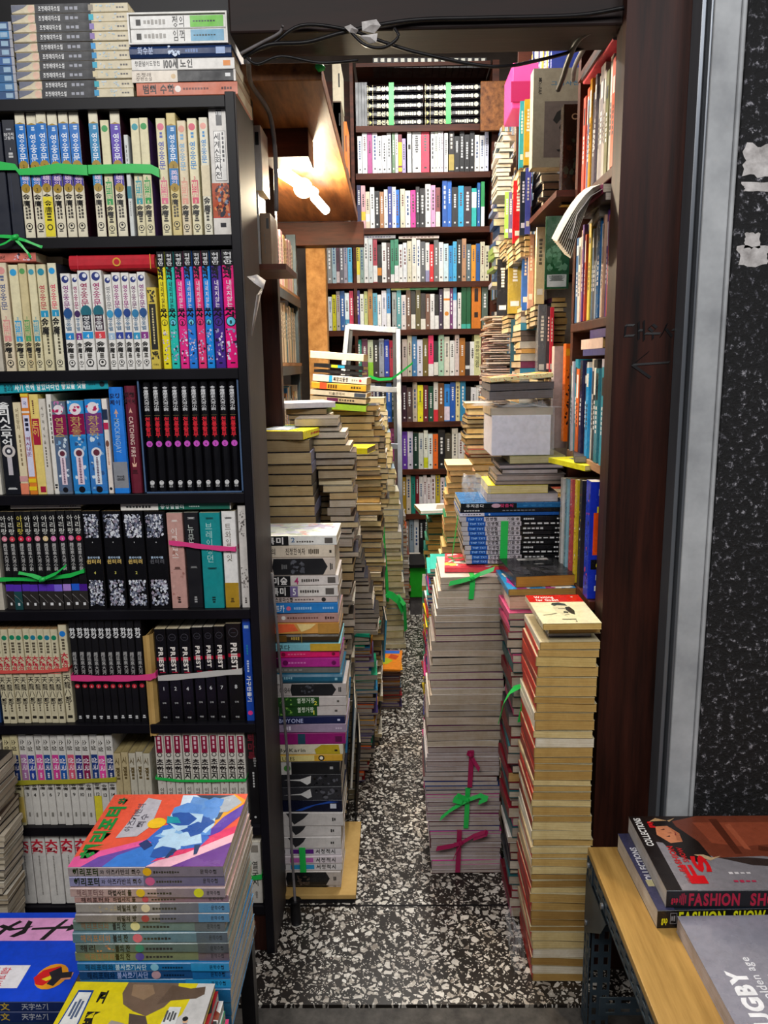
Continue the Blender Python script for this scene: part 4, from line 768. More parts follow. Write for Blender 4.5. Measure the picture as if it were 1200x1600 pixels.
# ------------------------------------------------------------------ stacks along the aisle on the bookcase side
cov = ['2a2624', '3a3430', '8a8070', 'd8d0c0', '4a3a30', 'c8bca8', '2a2a38']
Z = lambda y, Y: U(0, y, Y).z
column(1.985, [(1330, 440, 500), (1000, 420, 500), (810, 412, 492), (725, 414, 484), (693, 411, 480)], (.018, .034), 'right', pals(['3a3430', '2a2624', 'c8bca8', '6a6a80'], ['a8926a', 'b59f78', '9a8460']), .17, 'x', z0=.0)
tz = Z(693, 1.985)
bk = book((-.215, 2.07, tz+.0005), .21, .135, .022, 'f0e020', [('m', .3, .7, 'c02a20', .5, .3, 6)], 'lie', rz=math.radians(78), pages='a89270', label='bright yellow paperback with photo cover topping the short stack', mat='glossy_print', front='f0e020',
          art=[('b', .12, .75, '8a98a8', .35, .98), ('p', 'dfe4ea', [(.2, .4), (.5, .5), (.7, .9), (.3, .95)]), ('p', '3a5a4a', [(.75, .5), (.95, .6), (.95, .95), (.7, .95)]), ('x', .2, .05, .1, '2a2a2a', '고구려', .26)], wave=.001)
column(2.10, [(1400, 480, 538), (1120, 490, 540), (990, 500, 548), (900, 520, 552), (815, 520, 556), (720, 488, 552), (660, 452, 520)], (.012, .026), 'fore', pals(cov, GRY+BEI), .15, 'x', z0=0, hard=0, jit=.006)
column(2.36, [(990, 545, 592), (940, 542, 580), (880, 538, 564), (800, 530, 553)], (.012, .024), 'fore', pals(cov, GRY+['a89c8e', '9a9086']), .15, 'x', z0=Z(996, 2.36), jit=.005)
column(2.26, [(1300, 500, 560), (900, 500, 545), (740, 455, 530), (645, 450, 512)], (.014, .026), 'right', pals(cov, BEI), .14, 'x', z0=0, jit=.006)
book((U(500, 650, 2.2).x-.055, 2.24, Z(646, 2.2)), .20, .14, .017, 'd8d4d8', [], 'lie', rz=math.radians(20), label='white paperback with pale blue cover lying atop the middle stack', art=[('b', .1, .9, 'c0c4d4', .1, .9), ('n', .1, .9, ['a8a8c0', 'e8e8f0'], 12)], pages='c8b088')
yb = U(622, 710, 2.36); book((U(537, 705, 2.36).x, 2.36, Z(716, 2.36)), .15, .11, .018, 'f2e21a', [], 'lie', rz=math.radians(-12), label='lemon yellow slim book lying between two leaning stacks', pages='a08c68')
# far tall column with coloured spines and a cream lower half
column(2.62, [(1165, 548, 592), (900, 560, 600), (700, 520, 590), (640, 495, 582), (575, 480, 566)], (.013, .026), 'fore', pals(cov+['e8e0d0'], BEI+OLD), .15, 'x', z0=0, z1=Z(641, 2.62), jit=.008)
sps = [('eadfc0', 'f0e4c0', 'cream curled paperback'), ('15151a', None, 'black paperback with green and blue tab'), ('1a1a1e', None, 'plain black paperback'), ('e0dcd6', None, 'white paperback with black title'), ('d8a82a', None, 'golden yellow paperback with orange end'), ('cfc8b8', None, 'beige paperback with black lettering'), ('b8a88c', None, 'tan book with plum tab'), ('86b030', None, 'lime-edged book at the foot')]
ysx = [(545, 562, 484, 568), (566, 576, 490, 568), (576, 584, 490, 566), (582, 598, 488, 573), (594, 609, 486, 572), (607, 619, 484, 573), (617, 628, 484, 572), (626, 640, 480, 572)]
for (c, _a, lb), (ya, yb, xa, xb) in zip(sps, ysx):
    a, b_ = U(xa, yb, 2.58), U(xb, yb, 2.58); tp = U(xa, ya+2, 2.58)
    ex = {0: [], 1: [('b', .35, .48, 'c8d820', .2, .9), ('b', .48, .62, '28a0d0', .2, .9)], 3: [('b', .3, .36, '28a0e0'), ('r', .38, .66, '161616', '욕망의동성', .5, .7, .03), ('m', .72, .84, '8a8a8a', .5, .3, 3), ('d', .88, .2, 'e02a3a')], 4: [('b', .15, .28, 'e8502a'), ('m', .3, .48, '5a3a18', .5, .6, 4), ('m', .72, .92, '4a3a08', .5, .4, 4)], 5: [('r', .33, .62, '2a2622', '미술관에서', .5, .7), ('b', .78, .98, '3a4458', .1, .9)], 6: [('b', .3, .5, '5a1a4a', .1, .9), ('m', .52, .8, '3a342c', .5, .5, 6)]}.get(sps.index((c, _a, lb)), [])
    book(((a.x+b_.x)/2, 2.58, (a.z+b_.z)/2), b_.x-a.x, .15, max(.01, tp.z-a.z-.001)*.78, c, ex, 'lie', rz=math.radians(-4), tilt=.085, label=lb+' in the leaning spine pile beside the ladder', pages='d8c494', wave=.001)
column(2.66, [(800, 560, 606), (700, 545, 602), (641, 496, 588)], (.013, .024), 'left', pals(cov, OLD+BEI), .15, 'x', z0=Z(800, 2.66), jit=.006)
column(3.05, [(1100, 560, 596), (900, 575, 600), (800, 560, 598), (700, 555, 600), (640, 548, 590)], (.016, .03), 'fore', pals(cov+['e8e0d0', 'c8b890'], OLD+BEI+['e8dcc0']), .16, 'x', z0=0, jit=.008)
column(3.6, [(1013, 592, 633), (900, 588, 628), (800, 585, 622), (700, 570, 610), (630, 560, 600)], (.018, .034), 'fore', pals(['e8e0c8', 'd8c890', 'c8c060', 'b0a890', 'e0d8d0', 'a8bcc8'], ['e0d2a8', 'd8c898', 'eae0c4']), .18, 'x', z0=0, jit=.006)
column(4.05, [(975, 618, 640), (900, 614, 640), (840, 610, 634), (790, 606, 628)], (.012, .026), 'left', pals(['c8502a', 'e8e0d8', '8a8a8a', 'd87830', '7a3a2a', 'b8b0a8'], GRY), .18, 'x', z0=0, jit=.008)
column(4.35, [(950, 640, 668), (880, 632, 655)], (.012, .026), 'fore', pals(cov, GRY), .15, 'x', z0=0, jit=.008)
# children's books on the floor
ch = ['1aa878', '20202a', 'e8a020', '3a2a6a', '2a88b8', 'd85a20', '7a6a9a', 'c8c0c8', '2a2a3a', 'b01a2a']
column(2.36, [(1245, 520, 566), (1160, 528, 586), (1080, 534, 588), (1000, 534, 572)], (.008, .02), 'fore', pals(ch, GRY+['8a8298']), .19, 'x', z0=0, jit=.006, cap=('12a07c', GRY[0]))
book((U(552, 997, 2.36).x, 2.36, Z(999, 2.36)), .11, .14, .010, '12a07c', [], 'lie', rz=math.radians(-15), label='teal green picture book topping the low stack by the aisle', pages='8a8478', art=[('n', .0, .3, ['e8d020'], 12)])
column(2.92, [(1108, 590, 625), (1050, 590, 624), (1048, 590, 624)], (.006, .018), 'fore', pals(ch, ['8a7a70', '6a4a40', 'a89890']), .2, 'x', z0=0, jit=.004)
book((U(603, 1050, 2.9).x, 2.9, Z(1051, 2.92)), .115, .21, .008, 'f08a18', [], 'lie', rz=math.radians(-3), label='orange picture book with green ribbon drawing topping the floor stack', pages='b8a890', mat='glossy_print', art=[('p', 'b8c020', [(.2, .3), (.5, .25), (.7, .45), (.45, .6), (.2, .5)]), ('p', 'd04a18', [(.5, .6), (.8, .5), (.9, .7), (.6, .8)]), ('b', .1, .9, '2a6ad0', .82, .98)])
# loose upright thin picture books leaning at the stack's foot
for i, (xa, ya, yb, c, lb) in enumerate([(541, 1062, 1180, '3a90c8', 'pale blue'), (549, 1110, 1235, 'd8d8d0', 'off-white'), (556, 1165, 1290, '1a1a1e', 'black'), (600, 975, 1040, '4ab0d8', 'sky-blue')]):
    Y = 2.05+.04*i if i < 3 else 2.8; zf = Z(yb, Y); p = U(xa, yb, Y)
    book((p.x, Y, max(0.0, zf)), Z(ya, Y)-zf, .2, .006, c, [('n', .1, .9, ['e8e8f0', 'a83a5a', '3a3a5a'], 14)], 'up', rz=math.radians(4), tilt=math.radians(4), label=lb+' thin picture book standing on edge beside the floor stack', pages='c8c0b0')
gsx = MB(['strap_green']); q = [U(x, y, 3.585) for x, y in ((598, 815), (600, 850), (604, 900), (606, 940))]
gsx.ribbon(q, (.014, 0, 0), .001); o = tag(gsx.build('packing_strap'), 'green ribbon with a bow down the cream column at the end of the aisle', 'strap')
gk = MB(['strap_green']); gk.ribbon([U(604, 928, 3.57), U(612, 930, 3.55), U(622, 938, 3.55), U(630, 955, 3.56)], (.012, .01, .03), .001).ribbon([U(604, 928, 3.57), U(598, 934, 3.55), U(597, 965, 3.56)], (.02, .01, .008), .001).ribbon([U(621, 930, 3.57), U(632, 945, 3.55), U(634, 985, 3.57)], (.014, .01, .01), .001); gk.build('bow', o)
# ------------------------------------------------------------------ right-hand side of the aisle
def ordinal_label(look, where): return lambda n, c, pg: f"{look(c, pg) if callable(look) else look}, {nth(n)} from the top of {where}"
# R-one: yellowed paperbacks, tails to the street, spines to the aisle
pgname = {'b8924e': 'ochre-paged', 'caa661': 'yellowed', 'd6b873': 'straw-paged', 'a88242': 'brown-paged', 'c19c58': 'tan-paged', 'dfc88e': 'pale yellow-paged', 'e6dcc8': 'white-paged', 'c8b8a4': 'grey-paged'}
redc = ['c8281e', 'd8d0c0', 'b0281e', 'e0c8a0', 'd03a28', 'cbb088', '8a2a20', 'f0e8d8']
rw = random.Random(5)
K1 = [(1532, 833, 921), (1400, 829, 924), (1290, 831, 924), (1240, 832, 922), (1170, 834, 927), (1050, 838, 933), (1012, 842, 936)]
def r1l(n, c, pg): return f"{pgname[pg]} old paperback with {'red' if c in redc[:1]+redc[2:3]+redc[4:5]+redc[6:7] else 'pale'} spine, {nth(n+3)} from the top of the yellowed stack"
column(1.512, K1, (.0115, .021), 'left', pals(redc, ['b8924e', 'caa661', 'd6b873', 'a88242', 'c19c58', 'dfc88e', 'caa661', 'e6dcc8']), .182, 'x', label=r1l, group='yellowed paperbacks in the tall stack', stuff=False, z0=.002, z1=Z(1010, 1.512), jit=.0028, wave=.0016, rnd=rw, k=.0005, boards='c9bc98', cap=('d8d0c0', 'caa661'), Ts=[.0125+.009*rw.random() for _ in range(43)])
zr = Z(1009, 1.512)
xr0, xr1 = U(857, 1000, 1.52).x, U(938, 1000, 1.52).x
book((U(858, 1000, 1.53).x, 1.53+.09, zr), .17, U(925, 1000, 1.53).x-U(858, 1000, 1.53).x, .013, '9a98b0', [], 'lie', rz=-math.pi/2, pages='9c9aa8', label='slim grey-blue notebook third down under the playwright cover')
book((xr0-.002, 1.515+.09, zr+.0135), .18, xr1-xr0, .0145, 'd8c8a0', [], 'lie', rz=-math.pi/2+.02, pages='d0a860', label='yellowed paperback directly under the red and cream play', wave=.001)
x0 = U(846, 1000, 1.50).x; wdt = U(938, 1000, 1.50).x-x0
book((x0, 1.497+.098, zr+.0285), .196, wdt, .0135, 'e8e0c0', [], 'lie', rz=-math.pi/2+.015, pages='d8b468', mat='glossy_print', wave=.0006,
     label='red and cream play paperback with a portrait drawing topping the yellowed stack',
     art=[('b', 0, .27, 'c81810'), ('b', .27, 1, 'ebe3b8'), ('x', .12, .14, .10, 'f8f0e8', 'Waiting', .36, .03), ('x', .225, .14, .10, 'f8f0e8', 'for Godot', .42, .03), ('x', .10, .82, .05, 'f8f0e8', 'a', .05),
          ('p', 'd8cfa8', [(.44, .36), (.36, .40), (.34, .50), (.38, .60), (.48, .64), (.62, .62), (.72, .54), (.80, .50), (.70, .42), (.58, .36)]),
          ('p', '34403c', [(.36, .36), (.30, .40), (.29, .52), (.34, .62), (.42, .64), (.40, .56), (.39, .46), (.42, .40)]),
          ('p', '2a2e2a', [(.46, .58), (.44, .66), (.58, .70), (.72, .66), (.68, .60), (.56, .56)]), ('b', .50, .515, '2a2e2a', .44, .64), ('p', '4a4a3c', [(.60, .50), (.66, .48), (.67, .56), (.62, .58)]), ('b', .72, .73, '4a4a3c', .48, .56),
          ('p', '8a8468', [(.66, .34), (.70, .20), (.72, .10), (.735, .10), (.72, .22), (.68, .36)]), ('b', .86, .88, '4a4638', .38, .62), ('m', .92, .97, '3a362c', .6, .02, 1)])
crumple('plastic_bag', (.268, 1.60, .035), .03, .17, .06, 'crumpled clear plastic at the foot of the yellowed stack', 12)
# R-two: grey-paged stack in front, tied bundles at its foot
K2 = [(1364, 674, 782), (1294, 672, 783), (1293, 668, 780), (1232, 664, 780), (1231, 664, 779), (1170, 668, 782), (1110, 671, 786), (1050, 672, 790), (1000, 681, 792), (955, 684, 793), (905, 690, 792)]
magc = ['e8e0e4', '8a2a6a', '3a3a40', 'c8c0c8', 'd83a9a', '2a4a8a', 'e0d8d8', '5a2a2a']
zA, zB, zC, zD = 0.002, Z(1294, 1.89), Z(1232, 1.89), Z(1172, 1.89)
def mg(nm): return lambda n, c, pg: f"thin grey-edged magazine, {nth(n)} from the top of the {nm}"
K2f = lambda ya, yb: [k for k in K2 if yb <= k[0] <= ya]
def bundle(ya, yb, z0, z1, n, nm, seed, grp):
    ks = [(ya,)+tuple(np_at(ya)), (yb,)+tuple(np_at(yb))]
    rn = random.Random(seed)
    column(1.89, ks, (.008, .012), 'fore', pals(magc, ['b0a4a4', 'a89c9c', 'bcb2b0']), .21, 'x', label=mg(nm), group=grp, stuff=False, z0=z0, z1=z1, jit=.002, wave=.0008, rnd=rn, Ts=[.008+.004*rn.random() for _ in range(n)], nm='magazine', cat='magazine', k=.0006)
def np_at(y):
    for (a, p, q), (b_, r, s) in zip(K2, K2[1:]):
        if b_ <= y <= a:
            t = (a-y)/(a-b_) if a > b_ else 0
            return p+(r-p)*t, q+(s-q)*t
    return K2[-1][1:]
bundle(1364, 1294, zA, zB, 11, 'lowest crimson-tied bundle', 1, 'magazines in the lowest tied bundle')
bundle(1293, 1232, zB+.0005, zC, 10, 'green-tied bundle', 2, 'magazines in the green-tied bundle')
bundle(1231, 1172, zC+.0005, zD, 8, 'upper crimson-tied bundle', 3, 'magazines in the upper tied bundle')
rn = random.Random(8)
gcol = {'b5a898': 'beige-grey', 'c4b8a8': 'pale grey', 'a89c8e': 'mid grey', 'bfb0a0': 'warm grey'}
column(1.89, [(1172,)+tuple(np_at(1172))]+K2[5:], (.015, .024), 'fore', pals(['2a2624', '5a5250', 'd8c8b8', '6a2a5a', '8a8078', 'e8e0d8'], list(gcol)), .21, 'x', label=lambda n, c, pg: f"{gcol[pg]} paged thick paperback, {nth(n)} from the top of the grey stack above the bundles",
       group='thick paperbacks in the grey stack', stuff=False, z0=zD+.0005, z1=Z(900, 1.89)-.0145, jit=.003, wave=.0012, rnd=rn, Ts=[.015+.011*rn.random() for _ in range(23)])
zt2 = Z(900, 1.89)-.0142
book((.223, 1.925, zt2), .20, .15, .013, 'd83a4a', [], 'lie', rz=math.radians(-4), pages='a89c90', label='pink and red flowered cover jutting from the top of the grey stack', mat='glossy_print', art=[('n', 0, 1, ['f0e8e0', 'e84a5a', '3a8a4a', 'f0d060'], 60)])
def vtie(mat, x, ya, yb, label, bow=None, Y=1.884):
    mb = MB([mat]); a, b_ = U(x, ya, Y), U(x-3, yb, Y)
    mb.ribbon([a+Vector((0, .08, .001)), a+Vector((0, 0, .0015)), a.lerp(b_, .5)+Vector((0, -.001, 0)), b_, b_+Vector((0, .02, -.0003))], (.013, 0, 0), .001)
    o = tag(mb.build('packing_strap'), label, 'strap')
    if bow:
        k = MB([mat]); c = U(*bow[0], Y-.008)
        for t in bow[1:]:
            pp = [c]+[U(x_, y_, Y-.012-.006*math.sin(i)) for i, (x_, y_) in enumerate(t)]
            k.ribbon(pp, (.004, .004, .0115), .001)
        k.tube([c+Vector((-.006, 0, 0)), c+Vector((0, -.002, 0)), c+Vector((.006, 0, 0))], [.003, .007, .003], 8)
        k.build('bow', o)
    return o
vtie('strap_crimson', 718, 1300, 1363, 'crimson ribbon with a small bow round the lowest magazine bundle', [(721, 1317), [(740, 1306), (758, 1300), (762, 1303), (740, 1310)], [(705, 1322), (682, 1326)], [(712, 1334), (708, 1343)]])
vtie('strap_green', 731, 1234, 1294, 'bright green ribbon with a big bow round the middle magazine bundle', [(731, 1250), [(715, 1243), (708, 1250), (722, 1254)], [(705, 1265), (688, 1279)], [(750, 1243), (762, 1248), (748, 1254)]])
vtie('strap_crimson', 737, 1175, 1230, 'crimson ribbon with a short tail round the upper magazine bundle', [(736, 1180), [(742, 1192), (749, 1203)], [(730, 1176)]])
vtie('strap_green', 739, 903, 936, 'green twine with a wide bow over the top of the grey stack', [(738, 903), [(720, 908), (702, 912)], [(750, 897), (772, 889)]])
# R-three: mixed column between them
column(1.72, [(1440, 798, 845), (1240, 796, 842), (1100, 800, 850), (960, 794, 850)], (.013, .03), 'left', pals(['7a1426', '6a1020', '1a5a60', '2a2a30', 'e8e0d8', '8a1a2a', 'd05080'], GRY+['c09a60']), .15, 'x', z0=0, z1=Z(961, 1.74), jit=.006)
mixr = [('e8dcd0', 'caa890', 'salmon-paged thick book under the jigsaw-bright cover', .034, 797, 893, 1.745), ('2a88c0', 'a8823c', 'blue and yellow illustrated paperback in the mixed stack', .016, 792, 902, 1.74), ('141416', 'b07a28', 'black paperback with white price tag topping the mixed stack', .026, 800, 896, 1.75)]
zx = Z(961, 1.74)
for i, (c, pg, lb, T, xa, xb, Y) in enumerate(mixr):
    a, b_ = U(xa, 930, Y).x, U(xb, 930, Y).x; hl = .175
    art = [None, [('n', 0, 1, ['e8d020', 'f0f0e0', '2a88c0', 'b03a8a'], 90)], [('b', .05, .16, 'c8c4c0', .3, .85), ('m', .07, .14, '1a1a1a', .57, .3, 9), ('m', .35, .4, 'a8a8a8', .6, .2, 5), ('n', .5, .9, ['26262a', '303036'], 20)]][i]
    book((a, Y+hl/2, zx), hl, b_-a, T, c, [], 'lie', rz=-math.pi/2+(.0, .04, .10)[i], pages=pg, label=lb, art=art, wave=.001, mat='glossy_print'); zx += T+.001
# green strap loop on the mixed column
gl = MB(['strap_green']); gl.ribbon([U(824, 1068, 1.70), U(800, 1078, 1.68), U(790, 1092, 1.675), U(779, 1130, 1.68)], (.010, .018, .010), .001, wscale=[.5, 1.1, 1.3, .3]).ribbon([U(824, 1068, 1.70), U(818, 1100, 1.69), U(812, 1128, 1.69)], (.011, .004, 0), .001)
tag(gl.build('packing_strap'), 'loose bright green strap end poking out between the two stacks', 'strap')
# language-test set with its strap, on top of the grey and mixed stacks
YT = 1.945; zT = Z(889, YT)
# support column under it (mixed books behind)
column(1.96, [(1300, 790, 880), (892, 790, 884)], (.014, .03), 'fore', pals(cov, GRY), .15, 'x', z0=0, z1=zT-.001, jit=.004)
TT = (Z(816, YT)-zT)/10; zz_ = zT
for i in range(10):
    a, b_ = U(728-1.0*i, 889, YT).x+.002*math.sin(i*2.6), U(883+.5*i, 889, YT).x+.003*math.sin(i*1.7)
    book(((a+b_)/2, YT+.002*math.cos(i*3), zz_), b_-a, .185, TT-.0007, '101114', [('b', 0, .06, 'b8b4b8'), ('b', .06, .22, '1c58b0'), ('r', .075, .21, '9ac4f4', 'TNP TXT', .5, .6, .03), ('b', .22, .55, 'c8c0c8'), ('r', .235, .345, '2a2428', '민병철', .5, .85, .03), ('r', .43, .50, '2a2428', '기출', .5, .75, .02), ('d', .525, .32, '6a6468'), ('m', .58, .58+.1*(1+i*7 % 3), 'd8d8d8', .5, .4, 5), ('m', .88, .93, 'e8e8e8', .5, .35, 2)], 'lie',
         label=f'black and white test-prep volume with blue label, {nth(10-i)} in the green-strapped set', group='ten test-prep volumes in a green strap', pages='cfc8c0', mat='glossy_print'); zz_ += TT
mb = MB(['strap_green']); a = U(788, 816, YT-.005); b_ = U(786, 889, YT-.005)
mb.ribbon([a+Vector((.004, .12, .002)), a+Vector((.001, 0, .002)), b_], (.019, 0, 0), .001); a = U(721, 812, YT)
mb.ribbon([a+Vector((-.004, .06, 0)), U(716, 885, YT)+Vector((-.012, .07, 0))], (0, .016, 0), .001)
tag(mb.build('packing_strap'), 'wide green woven strap round the black test-prep set', 'strap')
zz_ += .001
for c, els, x0_, x1_, T, lb in [('1a56a8', [('b', 0, .25, 'd8d4e0'), ('m', .03, .22, '2a2a4a', .5, .4, 7), ('d', .3, .3, 'c8d8f0')], 718, 874, .0085, 'blue slim spine with white end just above the strapped set'), ('16181c', [('m', .04, .2, 'c0c0c0', .5, .4, 6), ('m', .42, .75, '8a9098', .5, .2, 9)], 719, 877, .0105, 'black slim spine in the middle of three above the strapped set'),
                                ('1f66a0', [('b', 0, .54, '14161a'), ('r', .05, .24, 'e0e0e0', '후지혼다', .5, .7), ('c', .34, .4, 'c8a0b0', .5, 2.2), ('r', .38, .52, 'c83a6a', '맞춤식', .5, .7, .03), ('m', .6, .9, '3a88c0', .5, .2, 4)], 720, 882, .0135, 'black and blue spine with pink lettering under the yellow book')]:
    a, b_ = U(x0_, 805, YT).x, U(x1_, 805, YT).x
    book(((a+b_)/2, YT+.002, zz_), b_-a, .18, T, c, els, 'lie', label=lb, mat='glossy_print', rz=.01); zz_ += T+.0006
zY = zz_
for c, pg, x0_, x1_, T, lb in [('8a8488', 'c0b8bc', 762, 874, .0225, 'grey-paged book under the yellow one in the plastic-wrapped pile'), ('e8d820', 'd8c890', 763, 858, .021, 'yellow-covered book in the plastic-wrapped pile'), ('2a2a2e', '9a8a80', 775, 890, .010, 'thin dark book above the yellow one'),
                               ('8a807c', 'a89a96', 776, 885, .017, 'grey-covered hardback in the silver pile'), ('2c2a2c', 'b0a6a8', 786, 872, .0115, 'slim dark hardback with pale pages in the silver pile'), ('3a3638', 'a89ca0', 780, 882, .0145, 'dark hardback with mauve pages in the silver pile'), ('b0aa70', 'b8b088', 797, 884, .018, 'olive-paged book right under the big white box')]:
    a, b_ = U(x0_, 760, YT).x, U(x1_, 760, YT).x; hd = c in ('2c2a2c', '3a3638', '8a807c')
    book(((a+b_)/2, YT+.012+.16, zz_), b_-a, .16, T, c, [], 'lie', rz=math.pi, pages=pg, hard=hd, label=lb, wave=.0006); zz_ += T+.0006
# plastic-wrapped white block book and magazines above it
YB = 1.965; a, b_ = U(768, 690, YB).x, U(860, 690, YB).x
z1_ = Z(660, YB)
bk = empty('boxed_book', ((a+b_)/2, YB, zz_), 0, 'blank white boxed volume wrapped in clear plastic high on the pile', 'book')
kid(bk, 'slip_box', MB(['matte_cloth']).box(a, b_, YB, YB+.17, zz_+.001, z1_, col=lin('d8d4e0')), bevel=.0015)
kid(bk, 'page_block', MB(['page_edges']).box(a-.004, b_+.006, YB+.006, YB+.165, z1_+.0002, z1_+.018, col=lin('a89880')))
wv = MB(['clear_wrap']); rr = random.Random(3)
wv.box(a-.0012, b_+.009, YB-.0012, YB+.175, zz_+.0015, z1_+.0195)
kid(bk, 'plastic_wrap', wv)
crumple('plastic_bag', ((a+b_)/2-.01, YB+.05, z1_+.028), .20, .14, .018, 'crumpled clear plastic sheet on top of the blank white box', 4)
cp = U(733, 765, YT); crumple('plastic_bag', (cp.x+.02, YT+.06, cp.z), .07, .10, .07, 'clear plastic bag bunched beside the yellow book', 6)
zm = z1_+.04
for c, pg, T, lb, dx, tl in [('2a282c', '6a6468', .022, 'dark grey magazine bundle lying above the white box', 0, 0), ('3a363a', '5a5458', .018, 'charcoal magazine lying second under the bright comic', .002, 0), ('e8d8a0', 'a89888', .012, 'bright red and yellow magazine topping the plastic pile', .001, -.06)]:
    book(((a+b_)/2+dx, YB+.20, zm), b_-a+.012, .19, T, c, [('n', 0, 1, ['d82a2a', 'f0d040', 'f0e8d0', 'e87a30'], 40)] if tl else [], 'lie', rz=math.pi if not tl else 0, pages=pg, label=lb, name='magazine', cat='magazine', tilt=tl, mat='glossy_print', wave=.002) if not tl else \
        book(((a+b_)/2+dx, YB+.012, zm+.006), b_-a+.010, .19, T, c, [('n', 0, 1, ['d82a2a', 'f0d040', 'f0e8d0', 'e87a30', '3a3a2a'], 60)], 'lie', pages=pg, label=lb, name='magazine', cat='magazine', tilt=-.07, mat='glossy_print', art=[('n', 0, 1, ['d82a2a', 'f0d040', 'e8b050', 'f0e8d0'], 70)])
    zm += T+.001
# stacks behind on the right floor, in front of the back shelf
column(2.35, [(1000, 700, 775), (893, 700, 770)], (.012, .024), 'fore', pals(cov, GRY), .16, 'x', z0=0, z1=Z(905, 2.35), jit=.006)
column(2.55, [(905, 690, 740), (760, 702, 742), (700, 690, 730)], (.014, .026), 'fore', pals(['c8b070', 'e0d0a0', '2a8a5a', 'd8a070'], ['d0a870', 'c89a60', 'd8b888']), .16, 'x', z0=0, z1=Z(735, 2.55), jit=.006)
column(2.75, [(900, 728, 790), (640, 728, 770)], (.012, .026), 'right', pals(cov+['d8a030', 'e86a5a'], OLD+BEI), .16, 'x', z0=0, z1=Z(640, 2.75), jit=.012)
column(3.3, [(945, 665, 712), (860, 668, 716), (805, 672, 722)], (.018, .03), 'fore', pals(['e8e0d0', '5ab088', '2a8a7a'], ['c8a050', 'd0ac60']), .2, 'x', z0=0, z1=Z(806, 3.3), jit=.01)
book((U(700, 838, 3.25).x, 3.22, Z(806, 3.3)+.001), .24, .17, .016, '3a9a88', [('b', 0, 1, 'e8e8e0', .3, .9)], 'lie', rz=math.radians(8), label='white-covered wide book with teal edge lying before the lowest shelf', art=[('b', 0, 1, 'e4e4dc'), ('p', 'a89880', [(.3, .2), (.6, .3), (.7, .7), (.4, .8)])], pages='d8b868')
column(2.15, [(1010, 655, 690), (950, 668, 690), (880, 668, 690)], (.006, .014), 'left', pals(['e83a8a', 'f0d020', '2a6ad0', 'e8e8e8', '2ab0a0', 'b02a2a'], GRY), .2, 'x', z0=0, jit=.006) if 0 else None
column(2.3, [(1130, 666, 700), (1000, 668, 700), (895, 672, 700)], (.006, .014), 'left', pals(['e83a8a', 'f0d020', '2a6ad0', 'e8e8e8', '2ab0a0', 'b02a2a', '3a3a8a'], GRY), .2, 'x', z0=0, jit=.006)
gc = empty('plastic_crate', (U(655, 905, 4.1).x, 4.1, 0), 0, 'bright green plastic box low before the back bookcase', 'box')
ga, gb = U(640, 905, 4.1), U(682, 905, 4.1); kid(gc, 'tub', bx('green_crate', ga.x, gb.x+.05, 4.1, 4.3, Z(940, 4.1), Z(893, 4.1)), bevel=.004); kid(gc, 'lid', bx('cable_rubber', ga.x-.01, gb.x+.06, 4.08, 4.32, Z(893, 4.1), Z(887, 4.1)), bevel=.004)
kid(gc, 'foot', bx('cable_grey', ga.x, gb.x+.05, 4.12, 4.28, 0, Z(940, 4.1)))
# wall bays on the aisle's far side: dark wood bookcase with its open front to the aisle
XB = .438
bc = empty('bookcase', (.6, 2.6, 0), 0, 'dark wood wall bookcase behind the handwritten post', 'bookcase')
kid(bc, 'upright', bx('shelf_wood', .444, .80, 1.965, 1.99, 0, 2.6)); kid(bc, 'upright', bx('shelf_wood', .47, .80, 3.10, 3.125, 0, 2.6))
kid(bc, 'back_panel', bx('black_laminate', .80, .815, 1.62, 4.5, 0, 2.6))
zsh = [(1.760, 0), (1.470, 0), (1.160, 1)]
for z, led in zsh: kid(bc, 'shelf', bx('worn_ledge' if led else 'shelf_wood', .437, .80, 1.612, 1.964, z-.020, z), bevel=.002)
kid(bc, 'shelf', bx('shelf_wood', .437, .80, 1.612, 1.964, 2.02, 2.035)); kid(bc, 'shelf', bx('shelf_wood', .437, .80, 1.612, 1.964, .74, .76))
for z in (2.22, 1.93, 1.66, 1.40, 1.06, .7, .35): kid(bc, 'shelf', bx('shelf_wood', .50, .80, 2.62, 3.10, z-.018, z))
for z in (2.30, 2.0, 1.72, 1.42, 1.10, .8, .45): kid(bc, 'shelf', bx('shelf_wood', .56, .80, 3.125, 4.5, z-.018, z))
def side_row(Y0, Y1, z, pal, hr, tr, X=XB, stuff=False, lab=None, w=(.13, .17), seed=1, group=None):
    rn = random.Random(seed); y = Y0; L_ = []
    while y < Y1-.004:
        T = rn.uniform(*tr); L_.append((y, T)); y += T
    n = len(L_)
    for i, (y, T) in enumerate(L_):
        c = pal[i % len(pal)]; c, nm = c if isinstance(c, tuple) else (c, '')
        h = rn.uniform(*hr); e = [('b', rn.uniform(.05, .15), rn.uniform(.2, .35), 'f0ece4' if i % 2 else '22242a', .2, .8), ('m', .4, .7, 'f0f0f0' if sum(lin(c)) < .9 else '2a2a2a', .5, .4, 6)] if T > .009 else [('m', .2, .7, 'e8e8e8' if sum(lin(c)) < .9 else '2a2a2a', .5, .3, 8)]
        book((X+rn.uniform(-.003, .006), y+T/2, z), h, rn.uniform(*w), T-.0006, c, e, 'up', rz=-math.pi/2+rn.uniform(-.02, .02), stuff=stuff, label=f"{nm} upright book, {nth(i+1)} inward from the post on the {lab}" if lab else None, group=group, mat='glossy_print')
